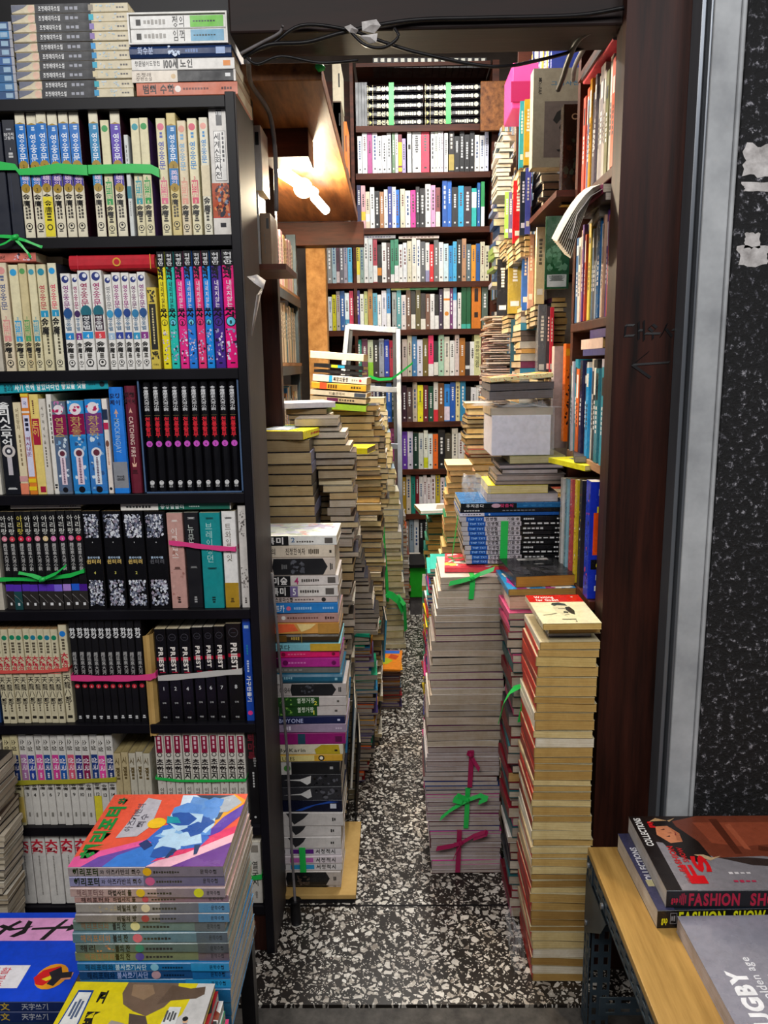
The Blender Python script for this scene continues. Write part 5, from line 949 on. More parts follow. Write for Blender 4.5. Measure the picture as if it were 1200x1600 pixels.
A_ = [('1a4a88', 'blue'), ('e86038', 'coral red'), ('d8503a', 'vermilion'), ('c8c4b8', 'pale grey'), ('6a6a38', 'olive'), ('b8aca4', 'stone'), ('a89c98', 'ash grey'), ('8a8288', 'mauve grey'), ('d0c8c0', 'off-white'), ('6a6068', 'slate'), ('3a3448', 'dark violet'), ('d89a28', 'amber')]
B_ = [('2a7a78', 'teal green'), ('f0dc20', 'yellow dotted'), ('c03a2a', 'red'), ('5a2a80', 'purple'), ('b89078', 'tan'), ('d8d0c8', 'pale'), ('1a5a90', 'blue'), ('8a98a8', 'blue grey'), ('2a2c38', 'ink dark'), ('3a6a9a', 'steel blue'), ('e0c040', 'mustard')]
C_ = [('1a90a8', 'turquoise'), ('c8c0cc', 'white lilac'), ('2a7a88', 'sea green'), ('16161c', 'black'), ('d0c8c0', 'cream'), ('1a98d8', 'sky-blue'), ('e8e4e0', 'white'), ('1c1c40', 'navy'), ('20204a', 'deep blue'), ('e86a20', 'orange')]
side_row(1.622, 1.90, 1.761, A_, (.19, .225), (.011, .028), lab='top row', seed=3, group=None)
side_row(1.622, 1.92, 1.471, B_, (.19, .215), (.010, .026), lab='row under the open book', seed=4)
side_row(1.622, 1.93, 1.161, C_, (.20, .225), (.012, .032), lab='row on the worn ledge', seed=5)
side_row(1.66, 1.95, .765, [('3a8a98', 'aqua'), ('8a1a2a', 'wine'), ('d8d0c0', 'cream'), ('b8942a', 'gold'), ('2a2a2e', 'black')], (.21, .26), (.012, .03), stuff=True, seed=6)
# lying books above those rows
def lying(X, Y, z, L_, w, T, c, pg, lb, rz=0, els=(), **k):
    book((X, Y, z), L_, w, T, c, els, 'lie', rz=rz, pages=pg, label=lb, **k)
lying(.43, 1.76, 1.99, .24, .20, .006, 'd84a5a', 'e0d8d0', 'thin red-yellow booklet lying on the top row', -math.pi/2, art=[('b', 0, .4, 'e8c030')])
lying(.425, 1.75, 1.996, .25, .20, .010, '2a1a18', 'c8bcb0', 'dark brown book lying high beside the beam', -math.pi/2)
for i, (c, pg, T, lb, dx, rz) in enumerate([('3a2e30', 'a89c94', .016, 'dark album lying at the foot of the sprawled pile', .0, 0), ('8a1a50', 'b8aca0', .018, 'crimson-spined hardback lying under the splayed book', -.008, .05)]):
    lying(.425+dx, 1.73+.01*i, 1.695+.0165*i if i else 1.695, .2, .17, T, c, pg, lb, -math.pi/2+rz, hard=True, wave=.001)
# splayed white book hanging into the aisle
ob = empty('open_book', (.40, 1.78, 1.73), 0, 'white paperback flopped open over the ledge into the aisle', 'book')
mb = MB(['page_edges']); cc = lin('d8d0c4')
for q in range(9):
    t = q/8; pts0 = []
    for s in range(7):
        u = s/6
        pts0.append((U(930-(64-t*20)*u, 290+t*5+(85+t*20-95*(1-t)*.0)*u**1.6, 1.72+.02*t), ))
    P0 = [p[0] for p in pts0]
    mb.ribbon(P0, [(.02, .16, .03)]*7, .0009)
mb.c = [cc]*len(mb.c); kid(ob, 'page_block', mb)
mb = MB(['printed_paper']); mb.ribbon([U(935, 296, 1.73), U(915, 308, 1.72), U(895, 335, 1.71), U(886, 372, 1.70)], [(.02, .17, .03)]*4, .001); mb.c = [lin('b8b0aa')]*len(mb.c); kid(ob, 'cover', mb)
book((.44, 1.80, 1.672), .22, .2, .02, '6a6462', [], 'lie', rz=-math.pi/2-.1, pages='8a827a', label='floppy grey magazine sagging under the splayed book', name='magazine', cat='magazine', wave=.004)
for i, (c, pg, T, lb, yo) in enumerate([('3a3a78', 'a8a0a8', .014, 'striped thin pamphlet lying over the worn-ledge row', 0), ('e8c8b8', 'c8a060', .022, 'brown-paged block lying over the worn-ledge row', .02), ('4a3a7a', 'b8b0b8', .018, 'violet hardback lying highest under the middle board', -.06)]):
    lying(.437, 1.73+yo, 1.392+.0145*(i > 0)+.0225*(i > 1), .19, .16, T, c, pg, lb, -math.pi/2, wave=.001)
# big reference spine beside the post and the small ones next to it
ba, bb = U(920, 850, 1.638), U(1020, 850, 1.638); zb_ = Z(940, 1.66); zc_ = Z(762, 1.66)
book((ba.x, 1.638+.019, zb_), zc_-zb_, bb.x-ba.x, .038, '1830b8', [('n', .1, .9, ['0c1450', 'e84a20', '2a48c8'], 20)], 'up', rz=-math.pi/2, pages='c8c0b0', label='big blue reference book with orange panel half hidden by the post', mat='glossy_print',
     art=[('x', .115, .12, .075, 'f4f4f8', 'LE', .2, .03), ('x', .27, .10, .13, 'f0e020', 'r', .12, .03), ('b', .26, .62, 'e85018', .06, .9), ('b', .34, .44, 'b01a10', .16, .7), ('b', .49, .56, 'b01a10', .16, .7), ('b', .66, .745, '14141a', .04, .6), ('x', .735, .12, .075, 'f0e020', 'C', .1, .04), ('x', .835, .12, .06, 'f4f4f8', 'B', .08, .04), ('x', .93, .10, .06, 'e8e8f0', 'BI', .14, .02)])
kid(bc, 'shelf', bx('shelf_wood', .42, .80, 1.62, 1.80, zb_-.02, zb_-.001))
for i, (c, nm) in enumerate([('1c1c1e', 'black'), ('c8b02a', 'gold-lettered black'), ('b04a50', 'rose'), ('8ab8c8', 'pale blue plastic'), ('d0ccc8', 'translucent white')]):
    xx = U(909-7*i, 850, 1.70+.03*i); book((xx.x+.004, 1.74+.035*i, zb_), .25-.004*i, .17, .02, c, [('n', .1, .85, ['d8c040', 'e8e8e8', '8a2a2a'], 16)], 'up', rz=-math.pi/2+.03, label=f'{nm} upright book, {nth(i+1)} inward from the big blue reference book', mat='glossy_print')
lying(.40, 1.80, zc_+.012, .17, .12, .012, 'e8e020', 'd8c880', 'acid yellow booklet lying slanted above the blue reference book', -math.pi/2+.3, art=[('b', .2, .5, '2a3a8a', .3, .7), ('b', .5, .7, 'e87a3a', .3, .7)])
lying(.43, 1.86, zc_+.026, .19, .14, .014, '2a2a2e', '8a8480', 'dark magazine lying loose under the worn ledge', -math.pi/2-.2, name='magazine', cat='magazine')
# deeper bay: art books and messy piles (larger ones by themselves, the rest among the small books)
def facing(x0, x1, y0, y1, Y, T, c, art, label, rz=0, tilt=0, mat='glossy_print', pages=None, sp=()):
    a, b_ = U(x0, y1, Y), U(x1, y1, Y); h = U(x0, y0, Y).z-a.z
    return book((a.x, Y+T/2, a.z), h, b_.x-a.x, T, c, sp, 'up', rz=-math.pi/2+rz, tilt=tilt, label=label, art=art, mat=mat, pages=pages)
facing(831, 905, 107, 262, 2.28, .05, 'a8a088', [('b', 0, 1, 'a39b86'), ('t', .09, .26, '1a1814', '美進社', .14, .07, .03), ('x', .17, .36, .05, '4a7a98', '그림사전', .6, .02), ('b', .33, .90, '6e625c', .24, .98), ('p', '15130f', [(.40, .98), (.38, .7), (.44, .5), (.52, .42), (.56, .5), (.5, .6), (.46, .8), (.48, .98)]), ('p', '15130f', [(.54, .6), (.6, .55), (.7, .75), (.64, .8)]), ('p', '15130f', [(.82, .5), (.80, .8), (.86, .98), (.84, .98), (.82, .8), (.84, .55)])], 'large grey art book with ink drawing facing the aisle', pages='c8bc9c', mat='matte_cloth')
facing(877, 916, 163, 320, 2.06, .035, '241a10', [('n', .3, .8, ['3a4a3a', '2a3a34', '4a2a14'], 18), ('x', .15, .30, .085, 'e0c8a0', 'Cha', .62, .02)], 'dark brown art book with pale lettering beside the grey one', pages='c8a850')
kid(bc, 'ledge', bx('shelf_wood', .40, .80, 1.995, 2.50, Z(262, 2.28)-.16, Z(262, 2.28)-.145))
bag = empty('gift_box', tuple(U(815, 175, 2.7)), 0, 'magenta cardboard box with open flap near the top of the wall', 'box')
pa, pb_ = U(798, 170, 2.75), U(831, 170, 2.75)
s_ = MB(['strap_pink']); s_.box(pa.x+.005, pb_.x+.02, 2.75, 2.95, pa.z, U(800, 98, 2.75).z); kid(bag, 'body', s_, bevel=.003)
s_ = MB(['strap_crimson']); s_.box(pa.x, pb_.x+.02, 2.745, 2.75, pa.z+.02, U(800, 128, 2.75).z); kid(bag, 'flap', s_)
MAT2 = None
for x0, x1, y0, y1, Y, c, lb in [(811, 818, 158, 262, 2.45, '2a98b0', 'aqua tall book'), (818, 830, 155, 258, 2.42, 'd8a81a', 'golden tall book'), (801, 817, 282, 380, 2.5, 'd0141c', 'scarlet tall book'), (812, 821, 268, 368, 2.40, '14202a', 'black tall book'),
                                 (820, 828, 262, 366, 2.38, '4a52b0', 'blue-violet tall book'), (794, 801, 300, 372, 2.75, '6a5a80', 'violet-grey book'), (788, 795, 300, 372, 2.8, '98d048', 'lime book'), (793, 815, 392, 490, 2.6, 'b89a3a', 'olive gold tall book'),
                                 (815, 825, 378, 485, 2.45, '2a6ac0', 'royal blue book'), (824, 833, 366, 482, 2.4, 'd0a088', 'peach book'), (836, 850, 355, 475, 2.3, 'd8c090', 'cream tall book'), (839, 852, 476, 592, 2.25, '6a6a6e', 'grey tall book'),
                                 (852, 858, 478, 590, 2.22, '2a2a30', 'black slim book'), (858, 863, 480, 590, 2.2, 'd8203a', 'bright red slim book'), (797, 812, 499, 600, 2.6, '1a4a5a', 'tan-paged book with blue spine'), (776, 794, 405, 495, 2.9, '26262a', 'dark folder')]:
    a = U(x0, y1, Y); b_ = U(x1, y1, Y); h = U(x0, y0, Y).z-a.z
    book(((a.x+b_.x)/2, Y, a.z), h, .17, b_.x-a.x, c, [('m', .15, .5, 'f0e8d8' if c != 'd8c090' else '5a4a2a', .5, .4, 7), ('b', .8, .88, 'e8e0d0', .2, .8)], 'up', label=lb+' standing in the crowded deep bay', rz=math.radians(-8), pages='d8c89a', mat='glossy_print')
    column(Y+.01, [(y1+40, x0, x1), (y1+2, x0, x1)], (.012, .02), 'fore', pals(cov, BEI), .15, 'x', z0=a.z-.06, z1=a.z-.001, jit=.001) if a.z > .9 else None
facing(862, 884, 541, 700, 2.10, .03, 'b8a8a4', [('n', 0, 1, ['b0a09c'], 3)], 'plain dusky pink tall binder beside the white box', pages='d8d0d0', mat='matte_cloth')
facing(880, 896, 537, 690, 2.02, .03, 'e86a1a', [('n', .2, .9, ['2a1a14', '6a2a14'], 40), ('b', .05, .12, 'f0a020', 0, 1)], 'orange book with black figures beside the worn ledge')
facing(851, 888, 338, 452, 2.03, .012, '0c4a24', [('n', .4, .75, ['5a8a68', '3a6a48'], 50), ('b', .80, .97, 'c8ccc8', .1, .9), ('m', .81, .89, '1a2a1a', .5, .7, 14)], 'dark green paperback with a barcode leaning into the aisle', tilt=0, rz=-.1)
column(2.35, [(600, 838, 864), (482, 838, 864)], (.012, .022), 'fore', pals(['c8b890', 'e0d0a0', '2a3040', '6a3a5a'], OLD), .16, 'x', jit=.005) if 0 else None
column(2.30, [(560, 860, 884), (478, 860, 884)], (.012, .022), 'left', pals(['c8b890', 'e0d0a0', '2a3040', '6a3a5a'], OLD), .16, 'x', jit=.004, z0=Z(620, 2.3))
column(2.45, [(605, 812, 838), (490, 814, 838)], (.012, .024), 'spine', pals(['e8e0d0', 'd8a050', '8a3a5a', '3a90b0', 'c8c0b0', '6a5a50'], BEI), .16, 'x', jit=.004, z0=Z(660, 2.45))
column(2.35, [(306, 846, 874), (268, 846, 874)], (.012, .024), 'fore', pals(['8a8a8a', '2a4a5a', 'd8d0c8'], GRY), .16, 'x', jit=.004, z0=Z(345, 2.35))
column(2.95, [(262, 778, 800), (220, 782, 800)], (.012, .024), 'fore', pals(['8a8a8a', '2a4a5a', 'd8d0c8'], ['d8d0c0']), .16, 'x', jit=.004, z0=Z(320, 2.95))
column(3.2, [(460, 774, 795), (300, 776, 797)], (.014, .03), 'left', pals(['8a98b8', 'd8d0d8', '98b048', '2a4a7a'], ['c8c09a', 'd8d0b8']), .16, 'x', jit=.012)
column(2.85, [(607, 762, 798), (505, 764, 797)], (.005, .011), 'fore', pals(['d8a0a8', 'e8e0e0', 'c8b0b0', 'e8b878', 'f0e8e8'], ['c8b8b0', 'd8ccc4']), .2, 'x', jit=.012, z0=Z(700, 2.85))
side_row(2.63, 3.1, 1.93+.001, ['8a8a90', 'd8d0c0', '2a4a78', 'd8a83a', 'b83a3a', 'e8e4da'], (.18, .25), (.012, .03), X=.50, stuff=True, seed=11)
side_row(2.63, 3.1, 2.22+.001, ['2a3a8a', '1a2a6a', 'd8b83a', '8a8a90', 'd8d0c0'], (.18, .25), (.012, .03), X=.50, stuff=True, seed=12)
for z, s in ((2.30, 13), (2.0, 14), (1.72, 15), (1.42, 16), (1.10, 17), (.8, 18)):
    side_row(3.13, 4.45, z+.001, ['d8d0c0', '8a98a8', 'e8e0d0', '3a6a9a', '98b048', '2a2a30', 'b08a5a', 'c8b8b0'], (.18, .24), (.014, .035), X=.545, stuff=True, seed=s)
for z, s in ((1.66, 19), (1.40, 20), (1.06, 21), (.7, 22)):
    side_row(2.63, 3.1, z+.001, ['d8d0c0', 'c8a860', 'e8e0d0', '3a6a9a', 'd02a2a', '2a2a30', 'b08a5a'], (.18, .24), (.014, .035), X=.50, stuff=True, seed=s)
# ------------------------------------------------------------------ back bookcase
YK = 4.6
bb_ = empty('bookcase', (.1, YK, 0), 0, 'tall dark wood bookcase closing the far end of the aisle', 'bookcase')
brd = [(196, 205, 556, 766), (270, 280, 556, 766), (356, 366, 505, 766), (441, 449, 508, 768), (515, 523, 510, 768), (588, 596, 512, 768), (659, 667, 515, 766), (733, 741, 518, 764), (803, 811, 520, 764), (874, 884, 520, 764)]
for ya, yb, xa, xb in brd:
    a, b_ = U(xa, ya, YK), U(xb, ya, YK); zt_ = (a.z+b_.z)/2
    kid(bb_, 'shelf', bx('shelf_wood', a.x, b_.x, YK-.012, YK+.26, zt_-.032, zt_))
for xa, xb, y0, y1 in ((552, 557, 95, 940), (766, 776, 95, 940), (500, 508, 350, 940)):
    a, b_ = U(xa, 400, YK), U(xb, 400, YK); kid(bb_, 'upright', bx('shelf_wood', a.x, b_.x, YK-.014, YK+.26, 0, U(xa, y0, YK).z))
kid(bb_, 'back_panel', bx('shelf_wood', U(500, 400, YK).x, U(776, 400, YK).x, YK+.262, YK+.275, 0, 3.0))
kid(bb_, 'shelf', bx('shelf_wood', U(556, 100, YK).x, U(766, 100, YK).x, YK-.012, YK+.26, Z(118, YK), Z(112, YK)))
def back_row(zi, items, hfull=60):
    """items: (x0, x1, ytop, colour, second colour or None, kind)"""
    za = (U(556, brd[zi][0], YK).z+U(766, brd[zi][0], YK).z)/2
    for it in items:
        x0, x1, yt, c = it[:4]; e = list(it[4]) if len(it) > 4 else []
        a, b_ = U(x0, yt, YK), U(x1, yt, YK); h = max(.12, a.z-za)
        dk = sum(lin(c)) < .8
        if len(it) < 5: e = [('m', R_.uniform(.1, .2), R_.uniform(.45, .7), 'e8e8e8' if dk else R_.choice(['3a3a3a', '6a3a3a', '2a4a7a', '5a5a5a']), .5, .4, R_.randrange(5, 9)), ('m', .86, .92, 'e8e8e8' if dk else '3a3a3a', .5, .4, 1)]
        book(((a.x+b_.x)/2, YK+.002+R_.uniform(0, .008), za), h, .16, b_.x-a.x-.002, c, e, 'up', stuff=True, pages='d8ccb0')
def auto(zi, x0, x1, cols, ytop, wr=(6, 10), seed=0):
    rn = random.Random(seed); x = x0; L_ = []; i = 0
    while x < x1-3:
        w = min(rn.uniform(*wr), x1-x); c = cols[i % len(cols)]; i += 1; e = None
        if isinstance(c, tuple):
            c, c2 = c; L_.append((x, x+w, ytop+rn.uniform(-6, 6), c, [('b', rn.choice([.6, .7, .0]), rn.choice([.8, 1, .97]), c2), ('m', .2, .5, '2a2a2a', .5, .4, 6)]))
        else: L_.append((x, x+w, ytop+rn.uniform(-6, 6), c))
        x += w
    back_row(zi, L_)
Wt, Bk, Be = 'e6e6e4', '141418', 'd8d2b8'
auto(1, 558, 612, ['dfe4e4', 'd8dee0', ('e8e8ea', 'b04a8a'), 'e4dfe8', 'dcdfe4', 'e8e8ec'], 208, (7, 8.5), 1)
back_row(1, [(612, 617, 207, '6a8a68'), (617, 622, 207, 'e4e8e4'), (622, 628, 210, '7a1a30', [('b', .2, .8, 'e8d820'), ('b', .85, .95, 'e8d820')]), (628, 634, 216, 'b0a0d8'), (636, 643, 206, 'e8e6e2', [('b', .3, .42, '1a1a1a', .2, .8)]), (644, 658, 203, 'd4d6d8'), (647, 647.5, 210, 'dddddd'), (658, 671, 197, 'e83a58'),
             (673, 679, 204, 'dfe4e4'), (679, 684, 204, 'e0e8d8'), (684, 689, 204, 'e8e8e8'), (689, 693, 205, 'e4dce8'), (694, 700, 208, 'e8e8e8'), (701, 710, 198, '1a1418', [('b', 0, .1, '9a8aa8'), ('b', .6, .95, 'b09a4a'), ('m', .15, .5, 'e0d0c0', .5, .5, 4)])])
auto(1, 710, 742, [Bk], 207, (7.5, 8.5), 2); auto(1, 742, 764, ['ece8e0', 'e4e4e6', 'd0d4ec', 'c8d0f0'], 210, (7, 10), 3)
auto(2, 557, 620, ['2a2a50', ('e0a8b0', 'e8c030'), ('d8c8b0', 'e8e8e8'), Wt, '1a1a20', 'b07a50', Wt, '2a3a8a', Wt, ('1a1a1a', 'd8c030')], 294, (6, 8.5), 4)
back_row(2, [(617, 624, 296, '1a70d0')]); auto(2, 625, 690, [Be, Wt, 'e83a9a', '1a1a1a', '1a1418', Wt, 'e8a0c8', ('8a4a4a', 'd8d8d0'), 'f088a8', 'a8a878', Be], 292, (6, 9), 5)
back_row(2, [(691, 699, 282, '1a58b0'), (699, 706, 282, '1a68c8'), (706, 716, 292, '26262a'), (716, 725, 290, '2aa8d8'), (725, 737, 291, '3a2c38'), (737, 745, 294, '28b8b0', [('b', .1, .5, 'e8f0e8')]), (746, 751, 285, '1a60a8'), (752, 758, 283, '2a9a58', [('b', .55, 1, 'e8e8e8')])])
auto(3, 510, 550, ['8a8a88', '9ab0b8', ('5a3a48', 'c8b8b8'), '6a6870', '9a94a0', ('a8a8a8', '58b0d8')], 377, (5.5, 8), 6)
auto(3, 555, 765, [('d8d0b8', 'e0d040'), '8aa098', 'dcdcda', 'c8d0d0', ('a83a4a', 'e0e0e0'), ('1a1a1a', 'd8882a'), Wt, '5a4a48', ('e4e4e4', '3a8a68'), ('3a8a68', 'e4e4e4'), Wt, 'e4e6e8', Be, 'e0dcd0', Wt, '5a5c60', ('d8d8d8', '8a8ab0'), 'd8202a', '6a6a6a', 'ece8e4', 'c8e0e8', '2a90d0', '48b0e0', '1a1a1a', 'b88a68', '5a6c74', 'e8982a', ('e0d8a8', '1a58a0'), Be, Be, 'e0dcc8', 'd0c8a0'], 378, (6, 8.4), 7)
auto(4, 512, 552, ['d8dce0', 'd0c820', 'b8b0a8', '1a5aa0', ('d8e8f0', '2a8ab8'), 'c81850'], 458, (6, 7.5), 8)
auto(4, 555, 612, ['2a2a9a', 'dce0d8', 'b8c078', ('e0e0e0', 'b07a3a'), '3a98b8', 'e8e8e8', 'dcdce8', ('3a90d0', 'e8e8e8'), ('f0d0d0', 'e8e0e0'), '9a1a48'], 455, (6, 8), 9)
auto(4, 612, 692, ['9aa0a0', '4a98a0', 'd8d0d0', '6a4a38', ('2c2c2c', 'e0ddd4'), '5a5228', ('3a3434', 'e0ddd4'), '7a5444', ('161618', 'e4e4e4'), ('161618', 'e4e4e4'), '3a2a48', 'e8e0c8'], 457, (6.5, 8), 10)
back_row(4, [(693, 703, 450, 'eae6e0', [('b', .25, .3, 'e88a2a'), ('c', .62, .35, 'd88a2a')]), (703, 708, 450, '7a3a78'), (708, 714, 449, '3aa0d8', [('b', .3, 1, 'e8e8f0')]), (715, 721, 457, 'e8e4e0'), (721, 729, 448, '0c5a34', [('b', .88, 1, '3ab0a0')]), (729, 736, 448, '0c5a34', [('b', .88, 1, '3ab0a0')]), (737, 752, 445, 'd87a20', [('b', .08, .38, '2a1410', .3, .7), ('b', .62, .74, '2a1410', .3, .7)]), (753, 763, 446, '5a6a60')])
auto(5, 556, 615, ['0c8a78', '6a3a50', ('c8d0b0', '88c828'), '2a2a2a', '9aa0b0', '1a40b0', ('e0dce0', 'b01a3a')], 530, (8, 9.5), 11)
auto(5, 628, 760, [('d8b0a8', 'c8b8b0'), 'd8d0b8', '3a7ab0', 'd8d8e8', '6a5a20', ('e8286a', 'e8e8e8'), ('1a2a28', 'e0e0d8'), 'a8d0b8', 'e0dcd0', Wt, 'd8c8c8', 'b0702a', ('2a2226', 'e0e0e0'), ('4a4248', 'e8e8e8'), ('e0e4e0', '0c4a6a'), '7a4a3a', ('d8d8c8', '1a5a78')], 528, (7, 9.5), 12)
back_row(5, [(741, 752, 523, 'd8d8a0', [('t', .15, .8, '2a2a20', '영화용어해설집', .5, .7)]), (753, 764, 515, 'e0e0e6')])
auto(6, 560, 615, ['3a4a3a', 'b0b4b0', 'a8a8b0', '12184a', Bk, '1a60b8'], 602, (8, 9.5), 13)
auto(6, 628, 762, ['3a1a2c', '5a4240', 'c8b8a8', 'e8e020', '6a1028', '0c4a38', ('e0dcd8', 'd82a3a'), '7a4a20', ('2a88e0', 'e8d8e8'), '1a58b8', 'e8d8a0', '2a88b8', ('1a1a1c', 'e4e4e8'), ('1a1a1c', 'e4e4e8'), Wt, ('e0d090', '2a9ab0'), 'e0e4e0', 'e8e8ec', '14204a', '4a2a6a'], 600, (7, 10), 14)
auto(7, 590, 618, ['d0d4d8', '2a90d0', ('e0d8c0', 'a84a8a')], 675, (7, 10), 15)
auto(7, 628, 735, ['6a3aa8', 'd8d0e0', '0c3428', 'c8ccc8', ('e0e4d8', 'c8d020'), 'dce8e8', 'e8681a', Bk, '4a4438', 'dcd8cc', 'e0dcd8', Wt, 'dcdcdc', 'd8d8da', 'b0b0b8'], 675, (7, 11), 16)
auto(8, 600, 618, ['0c3a34', '3a3a3a'], 745, (8, 9), 21); auto(8, 628, 705, ['b08a20', 'd8c8b0', ('d0e0d8', '1a8a78'), '7a1020', 'e0dcdc', 'e4dce0', 'e4dce0', 'e4dce0', 'c0aa2a', 'e8d8e0', '68b8c8', '58a8d0', '4aa0c8'], 742, (5.5, 7.5), 17)
auto(9, 632, 680, ['8a7a70', '8a9aa8', 'd8d8d8', Bk, Bk, Bk], 812, (7, 8.5), 18)
def bflat(x0, x1, y0, y1, c, lb, els=()):
    a, b_ = U(x0, y1, YK+.004), U(x1, y1, YK+.004); T = U(x0, y0, YK).z-a.z
    book(((a.x+b_.x)/2, YK+.004, a.z), b_.x-a.x, .14, T, c, els, 'lie', label=lb, pages='d8d0c0')
bflat(554, 618, 368.5, 373, 'e4e4ee', 'white thin book lying across the third row of the far bookcase', [('m', .3, .9, '3a4a8a', .5, .4, 9)])
bflat(623, 686, 369, 373, 'e8d8d0', 'pinkish thin book lying across the third row of the far bookcase', [('m', .1, .9, '6a2a2a', .5, .4, 9)])
bflat(611, 684, 449.5, 453.5, '5ab080', 'green and lime thin book lying across the brown row', [('b', 0, .4, 'c8d070')])
# black encyclopaedia volumes in two green-strapped piles
for cx0, cx1, nm in ((574, 661, 'first'), (663.5, 750, 'second')):
    za = (U(556, brd[0][0], YK).z+U(766, brd[0][0], YK).z)/2; tt = (U(620, 131, YK).z-za)/5
    for i in range(5):
        a, b_ = U(cx0, 180, YK), U(cx1, 180, YK)
        book(((a.x+b_.x)/2, YK+.002, za+tt*i), b_.x-a.x, .18, tt-.004, '0c0c14', [('b', .01, .015, 'd8c880'), ('p', 'd8d060', [(.04, .2), (.08, .5), (.04, .8)]), ('b', .10, .105, 'd8c880'), ('r', .17, .50, 'e8e0b0', '조선왕조', .5, .7, .03), ('m', .56, .88, 'e0e0c8', .5, .5, 8), ('d', .93, .3, 'e8e8c0')], 'lie', hard=True, mat='glossy_print',
             label=f'black gilt volume, {nth(5-i)} down in the {nm} green-strapped pile from the ledge', group='black gilt volumes on the far bookcase')
    mb = MB(['strap_green']); xs = cx0+.43*(cx1-cx0) if nm == 'first' else cx0+.43*(cx1-cx0); p = U(xs, 130, YK-.008); q = U(xs, 190, YK-.008)
    mb.ribbon([p+Vector((0, .1, .004)), p+Vector((0, 0, .003)), Vector((q.x, q.y, za+.003))], (.028, 0, 0), .0015); tag(mb.build('packing_strap'), f'green strap round the {nm} pile of black gilt volumes', 'strap')
# white-capped blocks on the very top, plastic-wrapped stack, plain board hung by the volumes
for i in range(17):
    a = U(583+10.4*i, 109, YK+.03); SM.box(a.x, a.x+.034, YK, YK+.15, a.z, a.z+.05, col=lin('1c1c20')); SM.box(a.x+.006, a.x+.026, YK-.002, YK, a.z+.028, a.z+.046, col=lin('d8d8cc'))
wd = MB(['warm_wood']); a, b_ = U(750, 206, YK-.06), U(790, 128, YK-.06); wd.box(a.x, b_.x, YK-.08, YK-.055, a.z, b_.z)
tag(wd.build('wooden_board', bevel=.003), 'small reddish plywood board fixed beside the black gilt volumes', 'board')
for i in range(4):
    x = U(556+4.6*i, 190, YK); book((x.x+.008, YK+.01, (U(556, brd[0][0], YK).z+U(766, brd[0][0], YK).z)/2), .23, .15, .015, '6a6c70', [], 'up', stuff=True)
# ------------------------------------------------------------------ aluminium ladder
ld = empty('ladder', (-.1, 4.15, 0), 0, 'aluminium stepladder standing before the far bookcase', 'ladder')
YL0, YL1 = 4.20, 3.95
def lp(x, y, t): return U(x, y, YL0+(YL1-YL0)*t)
tr, br = lp(622, 514, 0), lp(628, 962, 1); tl, bl = lp(543, 508, 0), lp(500, 962, 1)
br.z = bl.z = .002
def rail(nm, a, b_, w=.026, d=.022): mb = MB(['alloy']); mb.ribbon([a, b_], (w, 0, 0), d); kid(ld, nm, mb, bevel=.002)
rail('rail', tr, br); rail('rail', tl, bl)
for i, t in enumerate((.005, .205, .395, .585, .775, .93)):
    a, b_ = tl.lerp(bl, t), tr.lerp(br, t); mb = MB(['alloy']); mb.ribbon([a, b_], (0, .002, .03), .02); kid(ld, 'rung', mb, bevel=.002)
rail('back_rail', tr+Vector((-.02, .02, 0)), Vector((br.x-.02, 4.45, .002)), .02, .016); rail('back_rail', tl+Vector((.02, .02, 0)), Vector((bl.x+.02, 4.45, .002)), .02, .016)
gg = MB(['strap_green']); gg.ribbon([U(576, 588, 4.15), U(592, 593, 4.12), U(612, 592, 4.1), U(630, 579, 4.0), U(645, 567, 4.05)], (.004, .004, .014), .001); tag(gg.build('packing_strap'), 'green strap looped over the ladder rail', 'strap')
# ------------------------------------------------------------------ ledge over the aisle, lamp, posts and metal shelf
struct('trim_5', bx('warm_wood', -.95, -.142, 1.705, 3.27, 1.951, 1.985), .002)
struct('trim_6', bx('dark_red_wood', -.50, -.20, 2.06, 2.36, 1.90, 1.9505) if 0 else MB(['shelf_wood']).box(-.60, -.205, 2.02, 2.14, 1.885, 1.9505), .002)
struct('trim_11', bx('chip_board', -.368, -.286, 3.36, 3.44, 0, 1.95), .002)
struct('trim_7', bx('shelf_wood', -.60, -.12, 3.28, 3.36, 1.86, 1.95), .002)
struct('trim_8', bx('dark_red_wood', -.375, -.312, 2.14, 2.18, 0, 1.95), .002)
struct('wall_ledge_side', bx('shelf_wood', -.30, -.27, 2.4, 4.4, 2.0, 3.3)) if 0 else None
cb = empty('ceiling_lamp', (-.29, 2.45, 1.95), 0, 'glowing white twin-tube lamp fixed under the wooden ledge', 'lamp')
la, lb2 = U(452, 232, 2.4), U(492, 296, 2.45)
kid(cb, 'lamp_base', MB(['matte_cloth']).tube([la+Vector((-.02, -.09, .012)), la+Vector((.0, -.0, .008))], [.028, .028], 12, col=lin('d8d0c0')), smooth=False)
tb = MB(['lamp_tube']); a = Vector((-.345, 2.20, 1.925)); b_ = Vector((-.255, 2.56, 1.915))
for o_ in (-.012, .012): tb.tube([a+Vector((o_, 0, 0)), b_+Vector((o_, 0, 0))], .011, 10)
kid(cb, 'tube', tb, smooth=True)
rg = MB(['matte_cloth']); rg.tube([b_+Vector((-.02, -.06, .0)), b_+Vector((-.018, -.05, 0))], [.030, .030], 14, col=lin('c8b8a0')); kid(cb, 'holder', rg)
t2 = MB(['lamp_tube']); t2.tube([b_+Vector((.005, .03, -.01)), b_+Vector((.03, .16, -.025))], .014, 10); kid(cb, 'tube_end', t2, smooth=True)
pl = bpy.data.lights.new('lamp_glow', 'POINT'); pl.energy = 32; pl.color = (1, .85, .6); pl.shadow_soft_size = .03
po = bpy.data.objects.new('lamp_glow', pl); COL.objects.link(po); po.location = (-.28, 2.42, 1.87)
